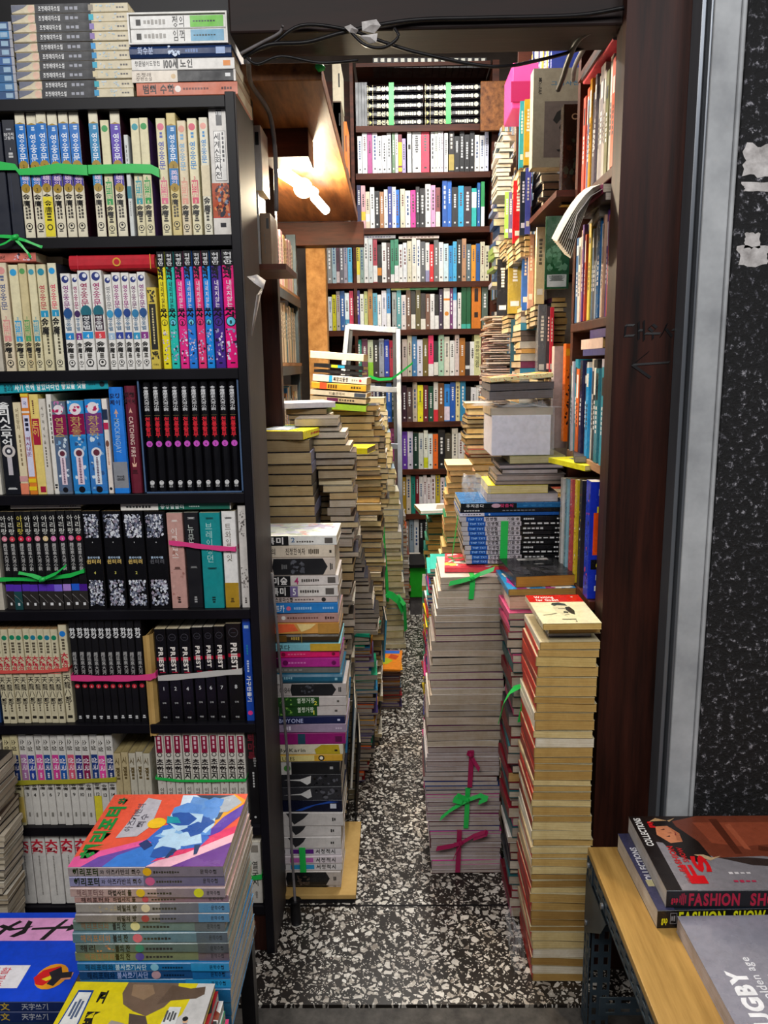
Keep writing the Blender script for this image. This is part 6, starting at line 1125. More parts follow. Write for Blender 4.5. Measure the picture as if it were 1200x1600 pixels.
ms = empty('metal_shelf', (-.6, 2.8, 0), 0, 'slotted steel shelf unit against the wall behind the black bookcase', 'shelf')
for y in (2.30, 3.28):
    mb = MB(['steel_blue']); z = 0
    for x in (-.40, -.80):
        mb.box(x, x+.003, y-.02, y+.02, 0, 1.9).box(x-.035, x, y-.02, y-.017, 0, 1.9)
        for k in range(36): mb.box(x+.0032, x+.0040, y-.005, y+.005, .03+.05*k, .055+.05*k, mat=0)
    kid(ms, 'post', mb)
for z in (1.66, 1.39, 1.06, .7): kid(ms, 'shelf', MB(['worn_ledge']).box(-.82, -.395, 2.2, 3.33, z-.012, z)); kid(ms, 'edge_rail', MB(['steel_blue']).box(-.396, -.392, 2.19, 3.34, z-.045, z-.013))
def left_row(Y0, Y1, z, pal, hr, tr, X=-.41, seed=1):
    rn = random.Random(seed); y = Y0; i = 0
    while y < Y1:
        T = rn.uniform(*tr); c = pal[i % len(pal)]; i += 1
        book((X, y+T/2, z), rn.uniform(*hr), .15, T-.001, c, [('m', .15, .6, '3a3a3a' if sum(lin(c)) > .9 else 'e8e8e8', .5, .4, 6)], 'up', rz=math.pi/2, stuff=True, pages='d8c8a0'); y += T
left_row(2.25, 3.3, 1.661, ['d8a0b0', 'e8e0d8', 'e8b8c0', 'f0e8e0', 'c8a870', 'd8c0a0'], (.17, .21), (.02, .05), seed=1)
left_row(2.35, 3.3, 1.391, ['e8e0d0', 'c8b890', '2a7a9a', 'd8d0c0', '8a7a60'], (.18, .22), (.015, .04), seed=2)
left_row(2.25, 3.3, 1.061, ['2a6aa0', 'c8b890', '2a7a9a', 'd8d0c0', '3a3a3a', 'b07a50'], (.18, .24), (.015, .04), seed=3)
left_row(2.25, 3.3, .701, ['2a6aa0', 'c8b890', 'd8d0c0', '3a3a3a'], (.18, .24), (.015, .04), seed=4)
# things on the far side of the ledge
for x0, x1, y0, y1, Y, c, lb in [(520, 533, 96, 158, 3.35, 'b8b09a', 'beige ring binder high beside the far bookcase'), (521, 534, 160, 216, 3.35, 'b0a890', 'lower beige binder above the wooden ledge'), (536, 543, 190, 262, 3.5, 'e87a1a', 'orange folder beside the far bookcase')]:
    a, b_ = U(x0, y1, Y), U(x1, y1, Y); z = max(a.z, 1.99)
    book(((a.x+b_.x)/2, Y, a.z), U(x0, y0, Y).z-a.z, .2, b_.x-a.x, c, [('m', .3, .8, '1a1a1a', .8, .2, 1)], 'up', label=lb, name='binder', cat='binder')
    SM.box(a.x, b_.x, Y, Y+.15, 1.99 if a.z > 2.0 else a.z-.1, a.z-.0005, col=lin('5a4a3a'))
# pale books beside the case's inner face on a small bracket shelf
struct('trim_9', bx('shelf_wood', -.95, -.2505, 1.86, 2.06, 1.60, 1.613))
for x0, x1, y0, y1, Y, c, lb in [(388, 411, 196, 298, 1.90, 'c8c4c0', 'pale hardback standing above the bracket shelf'), (397, 407, 300, 392, 1.875, 'a8a4a0', 'grey slim book on the bracket shelf behind the case'), (408, 424, 333, 392, 1.88, '6a5038', 'brown card box on the bracket shelf')]:
    a, b_ = U(x0, y1, Y), U(x1, y1, Y); zb_ = a.z if y1 < 350 else 1.6135
    book(((a.x+b_.x)/2, Y, zb_), U(x0, y0, Y).z-zb_, .1, b_.x-a.x, c, [('b', .1, .3, '1a1a1a', .6, .85), ('m', .4, .8, '55504a', .4, .1, 5)], 'up', label=lb, stuff=False)
SM.box(U(388, 298, 1.9).x, U(411, 298, 1.9).x, 1.9, 1.99, 1.614, U(388, 298, 1.9).z-.001, col=lin('3a322c')) if 0 else None
# crumpled paper taped to the case side
pp = MB(['torn_paper']); pp.ribbon([U(388, 432, 1.60), U(400, 436, 1.585), U(413, 445, 1.60), U(404, 462, 1.61), U(399, 490, 1.615), U(393, 525, 1.62)], [(.0, .03, .004), (.0, .03, .02), (.0, .035, .02), (0, .04, .0), (0, .03, 0), (0, .012, 0)], .0008)
tag(pp.build('paper_sheet', smooth=True), 'curled white paper scrap taped to the black case side', 'paper')
# cables and paper scraps along the beam
def cable(pts, r, label, mat='cable_rubber'):
    P = [U(x, y, Y) for x, y, Y in pts]; Q = []
    for i in range(len(P)-1):
        p0, p1, p2, p3 = P[max(i-1, 0)], P[i], P[i+1], P[min(i+2, len(P)-1)]
        for k in range(6):
            t = k/6; Q.append(.5*((2*p1)+(p2-p0)*t+(2*p0-5*p1+4*p2-p3)*t*t+(3*p1-p0-3*p2+p3)*t**3))
    Q.append(P[-1]); tag(MB([mat]).tube(Q, r, 7).build('power_cable', smooth=True), label, 'cable')
cable([(380, 90, 1.57), (420, 70, 1.565), (480, 66, 1.57), (540, 50, 1.565), (640, 32, 1.57), (760, 28, 1.57), (900, 24, 1.57), (975, 12, 1.56)], .004, 'thick black cable running along the whole beam')
cable([(376, 82, 1.57), (420, 72, 1.568), (470, 40, 1.57), (540, 46, 1.56), (600, 66, 1.57), (660, 84, 1.57), (770, 104, 1.59), (850, 92, 1.66), (930, 70, 1.7)], .0034, 'black cable dipping below the beam before the far shelves')
cable([(384, 88, 1.57), (402, 100, 1.565), (440, 88, 1.57), (500, 98, 1.57), (560, 94, 1.565)], .0028, 'short black cable hanging by the ledge')
cable([(376, 84, 1.56), (410, 66, 1.56), (436, 52, 1.56), (442, 40, 1.56)], .003, 'grey cable rising over the beam near the black case', 'cable_grey')
cable([(545, 46, 1.56), (570, 70, 1.555), (600, 74, 1.555), (622, 58, 1.555), (616, 44, 1.56)], .003, 'loop of black cable under the paper scraps')
cable([(388, 96, 1.60), (392, 130, 1.7), (415, 165, 1.78), (424, 190, 1.82), (430, 240, 1.85), (432, 330, 1.86)], .005, 'thick grey cable dropping beside the ledge', 'cable_grey')
cable([(940, 40, 1.60), (905, 60, 1.64), (888, 95, 1.7), (880, 120, 1.75), (872, 140, 1.8)], .006, 'black cable bundle hanging by the wall books')
cable([(950, 20, 1.60), (925, 55, 1.66), (900, 100, 1.75), (895, 125, 1.82)], .005, 'brown cable sagging beside the top wall row', 'cable_grey')
for i, pts in enumerate(([(565, 34), (588, 30), (595, 40), (585, 52), (566, 48)], [(561, 56), (590, 52), (588, 66), (577, 68)], [(538, 42), (548, 38), (560, 47), (556, 53), (546, 50)])):
    mb = MB(['torn_paper']); q = [U(x, y, 1.552+.006*(k % 2)) for k, (x, y) in enumerate(pts)]; c = sum(q, Vector())/len(q)+Vector((0, -.006, 0))
    for k in range(len(q)): mb.face([c, q[k], q[(k+1) % len(q)]]); mb.face([c+Vector((0, .0015, 0)), q[(k+1) % len(q)]+Vector((0, .0015, 0)), q[k]+Vector((0, .0015, 0))])
    tag(mb.build('paper_scrap'), ['folded pale paper scrap tucked in the beam cables', 'lower torn paper scrap caught on the beam', 'small greyish scrap beside the folded paper on the beam'][i], 'paper')
mb = MB(['strap_green']); q = U(500, 103, 1.70); mb.tube([q+Vector((-.008, 0, 0)), q+Vector((0, -.002, -.003)), q+Vector((.010, 0, -.006))], [.004, .010, .003], 8); tag(mb.build('strap_curl', smooth=True), 'green strap curl at the ledge corner', 'strap')
# ------------------------------------------------------------------ trestle table with the children's novels
ft = empty('display_table', (-.6, .95, 0), 0, 'low dark table under the fantasy novels before the black case', 'table')
kid(ft, 'table_top', bx('dark_red_wood', -1.1, -.262, .55, 1.22, .375, .398), bevel=.003)
for x in (-1.06, -.275):
    for y in (.6, 1.19): kid(ft, 'leg', bx('cable_rubber', x-.012, x+.012, y-.012, y+.012, 0, .3745))
YH = .985
hs = [(1354, 1369.5, 107, 349.5, '9c8f92', [('b', .5, 1, '7a7080'), ('r', .03, .20, '2a3a1c', '해리포터', .5, .85, .03), ('r', .205, .235, '2a2a2a', '와', .5, .5), ('r', .245, .47, '1c1a1c', '아즈카반의 죄수', .5, .62), ('d', .51, .42, 'e8b020'), ('m', .55, .72, '2a2a2a', .45, .25, 10), ('r', .85, .96, '1c1c1c', '문학수첩', .5, .5)]),
      (1370, 1386, 109, 351, '8a88b0', [('b', .48, 1, '6a6484'), ('r', .03, .20, '1c2a18', '해리포터', .5, .85, .03), ('r', .205, .235, '2a2a2a', '와', .5, .5), ('r', .245, .47, '14121c', '아즈카반의 죄수', .5, .62), ('d', .52, .42, 'd05a90'), ('m', .56, .73, '2a2a2a', .45, .25, 10), ('r', .86, .96, '1c1c1c', '문학수첩', .5, .5)]),
      (1386.5, 1400.5, 111, 353, 'b89c98', [('b', .56, 1, '8a7a84'), ('r', .04, .22, '7a5a5a', '해리포터와', .5, .8, .01), ('r', .245, .40, '1c1a1c', '마법사의 돌', .5, .7, .03), ('d', .455, .45, 'e8c030'), ('d', .83, .5, 'd8d818'), ('m', .5, .66, '2a2a2a', .45, .25, 8), ('r', .88, .97, '1c1c1c', '문학수첩', .5, .5)]),
      (1401, 1411, 117, 357, 'b08a86', [('b', .56, 1, '8a6a7a'), ('r', .04, .23, '2a1a1a', '해리포터와', .5, .85, .02), ('r', .25, .40, '2a1818', '마법사의 돌', .5, .75, .02), ('d', .46, .45, 'd05060'), ('m', .5, .66, '2a2a2a', .45, .25, 8), ('r', .87, .97, '1c1c1c', '문학수첩', .5, .55)]),
      (1412, 1426.5, 119, 359, '9a9490', [('b', .55, .8, '6a6c78'), ('b', .8, 1, '4a86b0'), ('n', .15, .28, 'b0a088', 8), ('r', .27, .40, '1c1a1c', '비밀의 방', .5, .7, .03), ('d', .455, .42, 'e8d8b0'), ('m', .5, .66, '2a2a2a', .45, .25, 8), ('r', .88, .97, '1a2a3a', '문학수첩', .5, .5)]),
      (1427, 1440, 119.5, 359, '8c8480', [('b', .55, .8, '666878'), ('b', .8, 1, '4a80a8'), ('r', .27, .40, '1c1a1c', '비밀의 방', .5, .7, .03), ('d', .455, .42, 'b04848'), ('m', .5, .66, '2a2a2a', .45, .25, 8), ('r', .88, .97, '1a2a3a', '문학수첩', .5, .5)]),
      (1441, 1456.5, 114, 352, '6a807a', [('r', .05, .24, '8a6448', '해리포터와', .5, .7), ('b', .8, 1, '5a6064'), ('r', .26, .35, '101414', '불의 잔', .5, .75, .03), ('d', .41, .42, 'e8e0a0'), ('m', .46, .64, '2a2a2a', .45, .25, 8), ('r', .88, .97, '2a3030', '문학수첩', .5, .5)]),
      (1457, 1473, 115, 356, '5c7c88', [('r', .05, .25, 'b8804a', '해리포터와', .5, .75), ('b', .8, 1, '4a5864'), ('r', .26, .36, '101414', '불의 잔', .5, .75, .03), ('d', .42, .42, 'e06a80'), ('m', .46, .64, '2a2a2a', .45, .25, 8), ('r', .88, .97, '2a3030', '문학수첩', .5, .5)]),
      (1473.5, 1488, 119, 358, '5a6c66', [('r', .03, .14, '2a1c18', '해리', .5, .8), ('n', .14, .25, ['b8743a', 'd89048'], 8), ('b', .8, 1, '484e54'), ('r', .26, .36, '101414', '불의 잔', .5, .8, .03), ('d', .42, .42, '2a8a70'), ('m', .46, .64, '2a2a2a', .45, .25, 8), ('r', .88, .97, '202828', '문학수첩', .5, .5)]),
      (1488.5, 1503, 118, 358, '78805c', [('r', .06, .26, 'a87850', '해리포터와', .5, .75), ('b', .8, 1, '6a5a62'), ('r', .26, .36, '101414', '불의 잔', .5, .75, .03), ('d', .42, .42, '5a4aa0'), ('m', .46, .64, '2a2a2a', .45, .25, 8), ('r', .88, .97, '302830', '문학수첩', .5, .5)]),
      (1503.5, 1516, 122, 359, '1f6fa8', [('b', .75, 1, '2a90c8'), ('r', .05, .24, '123a5a', '해리포터와', .5, .8, .02), ('r', .25, .46, 'c0dcf0', '불사조기사단', .5, .8, .02), ('d', .51, .45, '8ac8e0'), ('m', .56, .7, '12304a', .45, .25, 8), ('r', .87, .97, '0c2030', '문학수첩', .5, .55)]),
      (1516.5, 1530.5, 125, 360, '1c4c80', [('b', .75, 1, '1c6aa8'), ('r', .05, .24, '0c2444', '해리포터와', .5, .8, .02), ('r', .25, .46, 'a8b8e8', '불사조기사단', .5, .8, .02), ('d', .51, .45, 'c8a0a8'), ('m', .56, .7, '0c2440', .45, .25, 8), ('r', .87, .97, '0c1830', '문학수첩', .5, .55)]),
      (1531, 1544, 126, 361, '1f78b0', [('b', .7, 1, '2a98d0'), ('r', .87, .97, '0c2030', '문학수첩', .5, .55)]), (1545, 1557, 126, 361, '1f6898', []), (1558, 1570, 126, 361, '2a6a90', []), (1571, 1583, 126, 361, '246088', [])]
cvr = [('b', 0, 1, 'e8583c'), ('p', 'e85a9a', [(0, 0), (0, .12), (.45, .36), (.75, .0)]), ('p', '6a48a0', [(.08, 0), (.16, .12), (.5, .32), (.62, .12), (.3, 0)]), ('p', '3a7ad0', [(.22, 0), (.28, .14), (.52, .34), (.72, .0)]), ('p', 'f0b8c8', [(.5, .0), (.62, .14), (.95, .42), (1, .42), (1, .25), (.7, 0)]), ('p', '6a3a90', [(.66, 0), (1, .3), (1, 0)]), ('p', 'e03a6a', [(.52, .05), (.72, .16), (1, .42), (1, .52), (.66, .3)]),
       ('p', 'f0a020', [(.60, .18), (.68, .3), (.86, .46), (.96, .62), (1, .9), (.9, 1), (.84, .7), (.62, .34)]), ('p', '5a3aa8', [(.78, .32), (.9, .44), (1, .66), (1, .84), (.88, .64)]), ('p', '3c4a60', [(.52, .98), (.9, .98), (.86, .62), (.7, .5), (.58, .6)]),
       ('p', '3a6ec8', [(.42, .34), (.48, .52), (.58, .58), (.74, .52), (.84, .36), (.80, .24), (.66, .2), (.54, .22)]), ('p', '88b8e8', [(.46, .38), (.56, .50), (.68, .46), (.6, .34)]), ('p', 'd8e8f8', [(.56, .58), (.52, .98), (.62, .98), (.70, .9), (.68, .64)]), ('p', '6a9ad8', [(.60, .60), (.60, .96), (.72, .92), (.76, .7), (.7, .58)]), ('p', 'a8b0bc', [(.78, .70), (.76, .9), (.9, .98), (.98, .86), (.9, .72)]),
       ('p', 'b8b4bc', [(.20, .36), (.27, .94), (.38, .9), (.40, .52), (.34, .38)]), ('p', '2a3a70', [(.42, .34), (.38, .28), (.44, .20), (.48, .26)]), ('n', .5, .84, ['2a58a8', '5a90d8', 'b8d8f0'], 26), ('d', .43, .075, 'f0c020', .56), ('p', '1a9aa8', [(.50, .56), (.48, .66), (.56, .64), (.6, .56)]),
       ('p', '28406a', [(.62, .22), (.60, .10), (.62, .10), (.66, .2)]), ('p', '28406a', [(.76, .26), (.78, .14), (.80, .15), (.80, .27)]), ('r', .0, .01, 'e8583c', '·')]
cvr += [('x', .135, .10, .125, '1a8a3a', '해', .20, .05), ('x', .135, .30, .125, '1a8a3a', '리', .18, .05), ('x', .135, .47, .125, '1a8a3a', '포', .18, .05), ('x', .135, .65, .125, '1a8a3a', '터', .18, .05), ('x', .12, .84, .07, '1a6a3a', '와', .11, .04), ('x', .275, .44, .06, '5a5460', '아즈카반의', .42, .01), ('x', .345, .5, .06, '5a5460', '죄수', .2, .01)]
lbls = ['gaudy blue-winged beast on red cover, top novel of the fantasy pile', 'lilac-grey spine with rose disc, second of the fantasy pile', 'pinkish spine with two yellow dots, third of the fantasy pile', 'dull pink spine with red dot, fourth of the fantasy pile', 'grey and blue spine with cream dot, fifth of the fantasy pile', 'grey and blue spine with brick dot, sixth of the fantasy pile', 'sage green spine with pale yellow dot, seventh of the fantasy pile', 'blue-green spine with coral dot, eighth of the fantasy pile', 'dark green spine with teal dot, ninth of the fantasy pile', 'khaki spine with violet dot, tenth of the fantasy pile', 'bright blue spine with aqua dot, eleventh of the fantasy pile', 'navy blue spine with pinkish dot, twelfth of the fantasy pile', 'sky-blue spine just above the yellow cover, thirteenth of the fantasy pile', 'blue spine fourteenth down in the fantasy pile behind the yellow cover', 'blue spine fifteenth down in the fantasy pile behind the yellow cover', 'blue spine sixteenth down in the fantasy pile behind the yellow cover']
zc = [U(230, h_[1], YH).z for h_ in hs]; z0_ = .3985; off = 0
tot = U(230, 1354, YH).z; ks = [z-zc[-1] for z in zc]; sc = (tot-z0_)/(tot-zc[-1])
for i, (ya, yb, xa, xb, c, els) in enumerate(hs):
    zb_ = z0_ if i == len(hs)-1 else max(z0_, zc[i]) if i < 13 else z0_+(zc[12]-z0_)*(15-i)/3
    zt_ = tot if i == 0 else (zc[i-1] if i <= 13 else z0_+(zc[12]-z0_)*(16-i)/3)
    a, b_ = U(xa, yb, YH).x, U(xb, yb, YH).x
    book(((a+b_)/2, YH+.002*math.sin(i*2.3), zb_), b_-a, .188 if i else .19, zt_-zb_-.0006, c, els, 'lie', rz=math.radians((0, .4, -.3, .5, 0, .2, -.4, .3)[i % 8]), label=lbls[i], pages='e0d4c0', mat='glossy_print', art=cvr if i == 0 else None, wave=.0003)
# blue writing workbook pair
a, b_ = G(118, 1428, .452), G(0, 1567, .452)
wbk = [('b', 0, 1, '0a44d0'), ('b', .0, .0, '0a44d0')]
def quadart(): return [('b', 0, 1, '0a48dc')]
for i in range(3):
    zb_ = .3985+.0178*i
    art = None
    if i == 2:
        sh = lambda L, ds, dt: [(a_+ds, b_2+dt) for a_, b_2 in L]
        art = [('b', 0, 1, '0a48dc'), ('p', 'f0a8dc', [(0, .65), (0, .93), (1, .93), (1, .65)]),
               ('p', '1c1a1c', sh([(.66, .80), (.86, .815), (.92, .83), (.87, .85), (.66, .825)], -.06, -.02)), ('p', '1c1a1c', sh([(.74, .68), (.77, .80), (.82, .93), (.84, .93), (.80, .80), (.77, .68)], -.06, -.02)), ('p', '1c1a1c', sh([(.86, .78), (.93, .83), (.87, .87)], -.06, -.02)),
               ('p', '1c1a1c', [(.40, .70), (.44, .80), (.50, .90), (.52, .88), (.46, .78), (.44, .70)]), ('p', '1c1a1c', [(.40, .82), (.48, .77), (.58, .80), (.60, .83), (.50, .80), (.42, .85)]), ('p', '1c1a1c', [(.50, .70), (.55, .78), (.55, .90), (.58, .88), (.58, .74), (.53, .69)]),
               ('p', '1c1a1c', [(.08, .72), (.12, .84), (.22, .90), (.30, .84), (.22, .70), (.2, .84)]), ('p', '2a4ac0', [(.94, .70), (.99, .68), (.97, .78), (1, .82), (.96, .80)]),
               ('r', .30, .64, 'b8d0f8', '쓰면서익히는', .56, .04), ('r', .30, .58, 'b8d0f8', '천자문교본', .51, .04), ('b', 0, .72, 'f4f0f4', .13, .37), ('r', .40, .70, 'd84a58', '문자생활', .31, .075), ('r', .40, .70, 'd84a58', '쓰기교본', .23, .075), ('r', .40, .70, 'd84a58', '급수한자', .15, .075),
               ('c', .865, .135, 'f0a020', .25, .95), ('p', 'd81a20', sh([(.57, .34), (.60, .42), (.68, .465), (.69, .36), (.64, .26), (.60, .27)], .205, -.105)), ('p', 'e89a70', sh([(.68, .36), (.70, .40), (.80, .40), (.80, .33), (.70, .31)], .17, -.11)), ('p', 'f0d020', sh([(.63, .32), (.69, .38), (.70, .34), (.66, .30)], .19, -.10)), ('p', '26222a', sh([(.80, .26), (.81, .32), (.78, .38), (.83, .44), (.85, .38), (.90, .39), (.91, .33), (.86, .32), (.84, .24)], .06, -.09))]
        # the ellipse emblem stays inside its own print
    book(((a.x+b_.x)/2-.075+.0015*i, .982-.0, zb_), .30, .19, .0172, '12285a' if i else '1a3050', [('r', .58, .72, 'c8a838', '千字文', .5, .8, .02), ('r', .78, .92, 'b8bcc4', '天字쓰기', .5, .7, .01)] if i else [], 'lie', label=['lowest dark blue workbook under the pink-banded one', 'middle navy workbook with gold lettering beside the fantasy pile', 'bright blue writing workbook with pink title band beside the fantasy pile'][i], pages='d8d4cc', front='0a48dc' if i == 2 else '12285a', art=art, mat='printed_paper', group=None)
# yellow nature book in front and thin picture books under it
yb_ = G(122, 1531, .50); yr = G(332, 1537, .50)
unders = [('e8d020', 'd8c8a0', .010, 0.030, 'yellow-edged picture book lowest before the fantasy pile'), ('2a88c8', 'c8d0d8', .012, .026, 'blue picture book under the pink one'), ('d81a6a', 'd8c8c8', .012, .020, 'pink-edged picture book in the children pile'), ('2a8a5a', 'd0d0c0', .012, .014, 'green-edged picture book in the children pile'), ('ece8e4', 'e0dcd4', .014, .012, 'white picture book with animal corner under the red one'), ('b01a24', 'd8d0c8', .014, .004, 'red-spined picture book right under the yellow cover')]
z_ = .3985
for c, pg, T, dx, lb in unders:
    T = T*1.22; book((-.376+dx, .772, z_), .205, .19, T-.0006, c, [], 'lie', label=lb, pages=pg, mat='glossy_print', rz=math.radians(-1+dx*60), art=[('b', 0, 1, c), ('n', .8, 1, ['8a3a1a', 'e8e0d8', '2a2a2a'], 20)]); z_ += T
book((-.378, .77, z_+.0005), .205, .195, .010, 'f0d818', [], 'lie', label='yellow nature book with elephant drawing before the fantasy pile', pages='d8d0bc', mat='glossy_print', rz=math.radians(-1.2),
     art=[('b', 0, 1, 'f2dc18'), ('p', 'dcd8d4', [(.60, 0), (.66, .30), (.72, .55), (.84, .72), (.88, 1), (1, 1), (1, 0)]), ('p', '7a6250', [(.38, 1), (.37, .90), (.41, .80), (.50, .74), (.60, .70), (.70, .78), (.76, .90), (.74, 1)]), ('p', '9a7c60', [(.42, .98), (.44, .88), (.54, .84), (.60, .90), (.56, .98)]), ('p', '6a5444', [(.64, .80), (.74, .84), (.90, .86), (.95, .90), (.94, .97), (.84, .95), (.70, .98)]), ('n', .40, .72, ['6a5444', '8a6e56'], 0),
          ('p', '5c4c44', [(.48, .72), (.60, .70), (.66, .58), (.80, .56), (.86, .50), (.82, .44), (.70, .44), (.60, .50), (.52, .58)]), ('p', 'b0a498', [(.34, .56), (.38, .66), (.46, .64), (.56, .60), (.60, .48), (.56, .40), (.44, .42)]), ('p', '2a2420', [(.34, .50), (.36, .60), (.42, .62), (.39, .54)]), ('p', '3a302a', [(.56, .60), (.60, .48), (.64, .46), (.62, .58)]),
          ('p', '1a4a9a', [(.03, .58), (.05, .92), (.16, .92), (.17, .58)]), ('p', 'f4f4f0', [(.04, .60), (.06, .90), (.15, .90), (.16, .60)]), ('m', .07, .14, '5a6a8a', .75, .2, 3), ('x', .27, .80, .07, '1c1a14', '고', .13, .05), ('x', .27, .60, .09, '1c1a14', '백', .15, .05), ('x', .33, .18, .13, '1c1a14', '동물', .38, .06), ('p', '1c1a14', [(.10, .50), (.16, .44), (.20, .48), (.14, .42), (.13, .36), (.12, .44)]),
          ('p', 'f4f4f0', [(.72, .62), (.74, .78), (.82, .78), (.82, .62)]), ('m', .73, .81, '5a5a5a', .7, .1, 4), ('d', .88, .018, 'e8b890', .66), ('p', '2a4a9a', [(.86, .58), (.91, .58), (.90, .64), (.87, .64)]), ('d', .875, .02, '1a1a1a', .68)])
crumple('plastic_bag', (-.255, .80, .47), .03, .10, .07, 'clear plastic sleeve corner at the children pile', 9)
# floor stack beyond the table, cut by the photo's edge
column(1.50, [(1600, -80, 12), (1430, -80, 12), (1330, -80, 5), (1270, -80, -5), (1200, -80, -12)], (.012, .02), 'fore', pals(cov, ['d8ccb8', 'c8bca8', 'b8a890']), .09, 'x', z0=0, jit=.004)
# ------------------------------------------------------------------ steel-framed table with the fashion volumes
st = empty('display_table', (.6, 1.1, 0), 0, 'plywood-topped slotted steel table beside the doorway post', 'table')
kid(st, 'table_top', bx('table_ply', .385, 1.25, .45, 1.425, .385, .400), bevel=.0015)
def slotted(x0, y0, z0, dirv, L_, up, W_, th, step, sw, sl, rows=2):
    """a flat steel strip with real slots: L_ long along dirv, W_ wide along up"""
    d = Vector(dirv); u = Vector(up); n = d.cross(u); mb = MB(['steel_blue']); O = Vector((x0, y0, z0))
    def slab(a0, a1, b0, b1):
        p = [O+d*a+u*b+n*c for c in (0, th) for b in (b0, b1) for a in (a0, a1)]
        k = len(mb.v); mb.v += [tuple(q) for q in p]
        for q in ((0, 2, 3, 1), (4, 5, 7, 6), (0, 1, 5, 4), (2, 6, 7, 3), (0, 4, 6, 2), (1, 3, 7, 5)): mb.f.append(tuple(k+i for i in q)); mb.c.append((1, 1, 1)); mb.m.append(0); mb.u.append([(0, 0)]*4)
    rh = W_/rows
    for r in range(rows):
        b0 = r*rh; m_ = (rh-sw)/2; slab(0, L_, b0, b0+m_); slab(0, L_, b0+rh-m_, b0+rh); a = 0; k = 0
        while a < L_:
            e = min(a+step-sl, L_); slab(a, e, b0+m_, b0+rh-m_); a += step; k += 1
    return mb
kid(st, 'side_rail', slotted(.386, .5, .345, (0, 1, 0), .92, (0, 0, 1), .0395, .0022, .030, .009, .018))
kid(st, 'end_rail', slotted(.386, 1.4215, .345, (1, 0, 0), .80, (0, 0, 1), .0395, .0022, .030, .009, .018))
kid(st, 'leg', slotted(.3855, 1.380, 0, (0, 0, 1), .384, (0, 1, 0), .040, .0022, .030, .009, .018))
kid(st, 'leg', slotted(.3885, 1.378, 0, (0, 0, 1), .384, (1, 0, 0), .040, .0022, .030, .009, .018))
kid(st, 'leg', slotted(1.20, 1.38, 0, (0, 0, 1), .384, (0, 1, 0), .040, .0022, .030, .009, .018))
kid(st, 'leg', slotted(.3855, .50, 0, (0, 0, 1), .384, (0, 1, 0), .040, .0022, .030, .009, .018))
g_ = MB(['steel_blue']); g_.face([(.3845, 1.42, .345), (.3845, 1.27, .345), (.3845, 1.30, .30), (.3845, 1.40, .22), (.3845, 1.42, .22)]); g_.face([(.3825, 1.42, .345), (.3825, 1.27, .345), (.3825, 1.30, .30), (.3825, 1.40, .22), (.3825, 1.42, .22)]); kid(st, 'corner_brace', g_)
bl_ = MB(['alloy'])
for y, z in ((1.405, .372), (1.30, .36), (1.405, .24)): bl_.tube([(.3845, y, z), (.380, y, z)], .006, 10)
kid(st, 'bolt', bl_)
kid(st, 'lower_rail', slotted(.386, 1.30, .12, (1, 0, 0), .80, (0, 0, 1), .0395, .0022, .030, .009, .018))
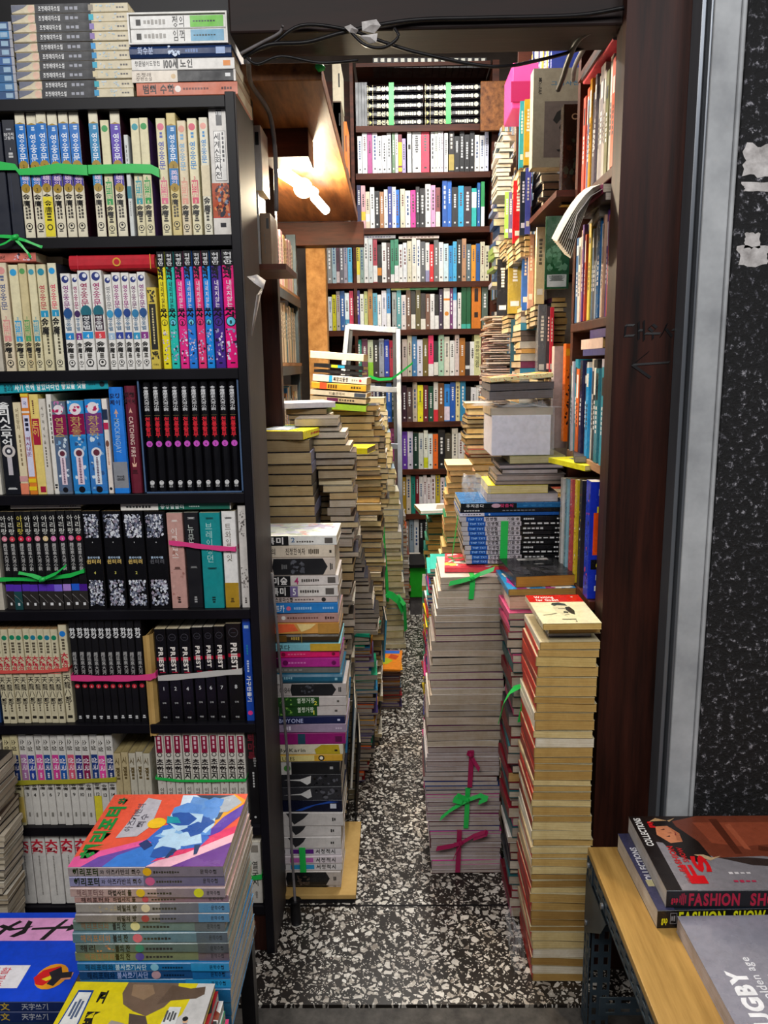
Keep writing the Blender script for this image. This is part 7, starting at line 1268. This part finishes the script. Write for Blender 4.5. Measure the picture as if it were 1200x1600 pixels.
# books under the table
column(1.36, [(1580, 960, 1100), (1520, 960, 1100)], (.02, .03), 'spine', pals(['3a3a40', '6a6458', '4a5058'], GRY), .2, 'x', z0=0, z1=.10, jit=.004) if 0 else None
fa = [('b', 0, 1, '8a8488'), ('p', '2a1c18', [(0, .0), (0, 1), (.9, 1), (1.0, .85), (.5, .7), (.16, .55), (.08, .3), (.1, 0)]) if 0 else ('p', '241814', [(0, .62), (0, 1), (1, 1), (1, .62), (.4, .5), (.1, .62)]),
      ('b', 0, .09, '1e1614'), ('p', '7a3a26', [(.27, .92), (.30, .55), (.40, .40), (.7, .42), (1, .34), (1, 1), (.45, 1)]), ('p', '9a4a30', [(.40, .9), (.44, .6), (.62, .55), (.9, .6), (.9, .9)]), ('p', '5a2818', [(.52, .95), (.54, .45), (.585, .45), (.575, .95)]), ('p', 'b05a3c', [(.60, .86), (.62, .52), (.655, .5), (.64, .88)]), ('p', '5a2818', [(.7, .5), (.98, .42), (.98, .46), (.72, .56)]),
      ('p', 'c8a070', [(.10, .90), (.17, .97), (.24, .93), (.30, .97), (.24, .90), (.16, .90)]), ('p', '1c120e', [(.09, .80), (.13, .92), (.24, .93), (.30, .78), (.36, .62), (.38, .40), (.28, .34), (.18, .42), (.14, .56)]), ('p', 'd8875c', [(.12, .72), (.14, .84), (.22, .85), (.27, .74), (.26, .62), (.18, .60)]), ('p', 'c07048', [(.22, .84), (.27, .74), (.26, .62), (.23, .64), (.24, .74)]), ('p', '3a1a14', [(.16, .79), (.19, .81), (.19, .79)]), ('p', '3a1a14', [(.17, .69), (.20, .71), (.20, .69)]), ('p', '8a2020', [(.235, .71), (.25, .77), (.245, .71)]), ('p', '6a3020', [(.19, .745), (.22, .75), (.22, .74)]),
      ('p', 'c8a880', [(.28, .44), (.36, .36), (.44, .42), (.38, .40), (.34, .44)]), ('p', '3a2c28', [(.42, .40), (.6, .30), (.95, .26), (.95, .34), (.6, .40)]),
      ('p', '1c1412', [(.12, .0), (.12, .52), (.2, .52), (.22, .1), (.2, 0)]) if 0 else ('b', .995, 1, '8a8488'),
      ('x', .065, .56, .062, 'f4f0ec', 'COLLECTIONS', .41, .03), ('x', .125, .82, .05, 'd8141c', 'gap', .1, .05), ('x', .26, .06, .13, 'd8141c', 'F', .28, .05), ('x', .355, .06, .13, 'd8141c', 'S', .24, .05) if 0 else ('x', .33, .22, .12, 'd8141c', 'S', .24, .05), ('x', .175, .22, .052, 'c8181c', 'FASHION', .34, .03), ('x', .225, .34, .045, 'c8181c', 'SHOW', .2, .03), ('x', .165, .08, .02, 'c8181c', '2010 SPRING', .28, .01),
      ('m', .42, .56, 'e8e0e0', .2, .03, 4), ('m', .42, .56, 'c03050', .1, .03, 4)]
xa = U(1037.5, 1388, 1.2).x; L_ = .29
book((xa-.012+.15, 1.195, .4005), .30, .223, .036, '121216', [('r', .025, .062, 'e8e020', 'gap', .5, .5, .03), ('b', .075, .115, '8a8a90', .25, .85), ('b', .078, .112, '16161a', .28, .82), ('m', .082, .108, '8a8a90', .55, .3, 2), ('r', .124, .40, 'e8e820', 'FASHION', .6, .85, .04), ('r', .445, .637, 'e8e820', 'SHOW', .6, .85, .04)], 'lie', pages='ded8d0', label='thick fashion volume with yellow spine title under its twin', mat='glossy_print', rz=math.radians(1.5),
     art=[('b', 0, 1, '1c2430'), ('b', 0, .1, '3a3a58'), ('x', .07, .3, .06, 'd8d8e0', 'COLLECTIONS', .5, .03), ('b', .02, .1, 'b0a880', .28, .36)], name='magazine', cat='magazine')
book((xa+.004+.15, 1.197, .4372), .30, .223, .034, '161418', [('r', .03, .07, 'c81a40', 'gap', .5, .5, .03), ('m', .075, .118, 'a01838', .5, .7, 4), ('r', .128, .43, 'b8183c', 'FASHION', .5, .95, .04), ('r', .487, .73, 'b8183c', 'SHOW', .5, .95, .04)], 'lie', pages='d8d4d4', label='fashion collections volume with robed model on the cover, topping the steel table', mat='glossy_print', art=fa, name='magazine', cat='magazine', rz=0)
ra = U(1062, 1431, 1.185).x
book((ra+.165, .925, .4005), .33, .262, .030, '8c8a96', [], 'lie', pages='c8c0c4', label='grey rugby history album in clear wrap on the steel table', mat='glossy_print', rz=math.radians(1.0), hard=False,
     art=[('b', 0, 1, '908e9a'), ('n', .4, 1, ['8a8894', '9a98a4'], 14), ('p', '4a4850', [(.42, .62), (.46, .70), (.56, .74), (.66, .72), (.74, .80), (.62, .82), (.5, .78)]), ('p', '28262a', [(.40, .58), (.36, .66), (.44, .68), (.5, .64)]), ('p', '5a5660', [(.55, .3), (.6, .5), (.72, .6), (.9, .62), (1, .5), (1, .2), (.7, .2)]), ('p', '3a383e', [(.66, .36), (.72, .46), (.82, .42), (.8, .32)]), ('p', 'd0ced6', [(.7, .9), (.86, .86), (1, .96), (.8, .96)]),
          ('x', .17, .02, .12, 'f0f0f4', 'RUGBY', .52, .05), ('x', .235, .14, .062, 'e8e8ee', 'the golden age', .50, .01), ('x', .29, .2, .03, 'e0e0e6', 'photographs', .3, .01)])
# the street bookcase goes on past the photo's edge
rn = random.Random(77)
for i, (px, py) in enumerate(((-25, 190), (-10, 411), (-11, 619), (-8, 800), (-14, 983), (-1, 1148), (20, 1302))):
    x = U(px, py, YS).x-.002; top = (zt[i]-.03)
    while x > -1.0:
        T = rn.uniform(.012, .024); h = min(rn.uniform(.19, .215), top-zt[i+1])
        book((x-T/2, YS+rn.uniform(0, .004), zt[i+1]), h, .15, T-.001, rn.choice(['e2ddd0', '1a1c26', 'd8ccae', '2a4a7c', '8a2a34', 'c8c0b0', '3a3a3e']), [('m', .1, .45, '8a8278', .5, .4, 6)], 'up', stuff=True); x -= T
o = SM.build('assorted_books'); tag(o, 'many small and distant books shelved and stacked along the aisle', 'book', kind='stuff')
bpy.data.objects.remove(_to); bpy.data.scenes.remove(_gs); bpy.context.view_layer.update()
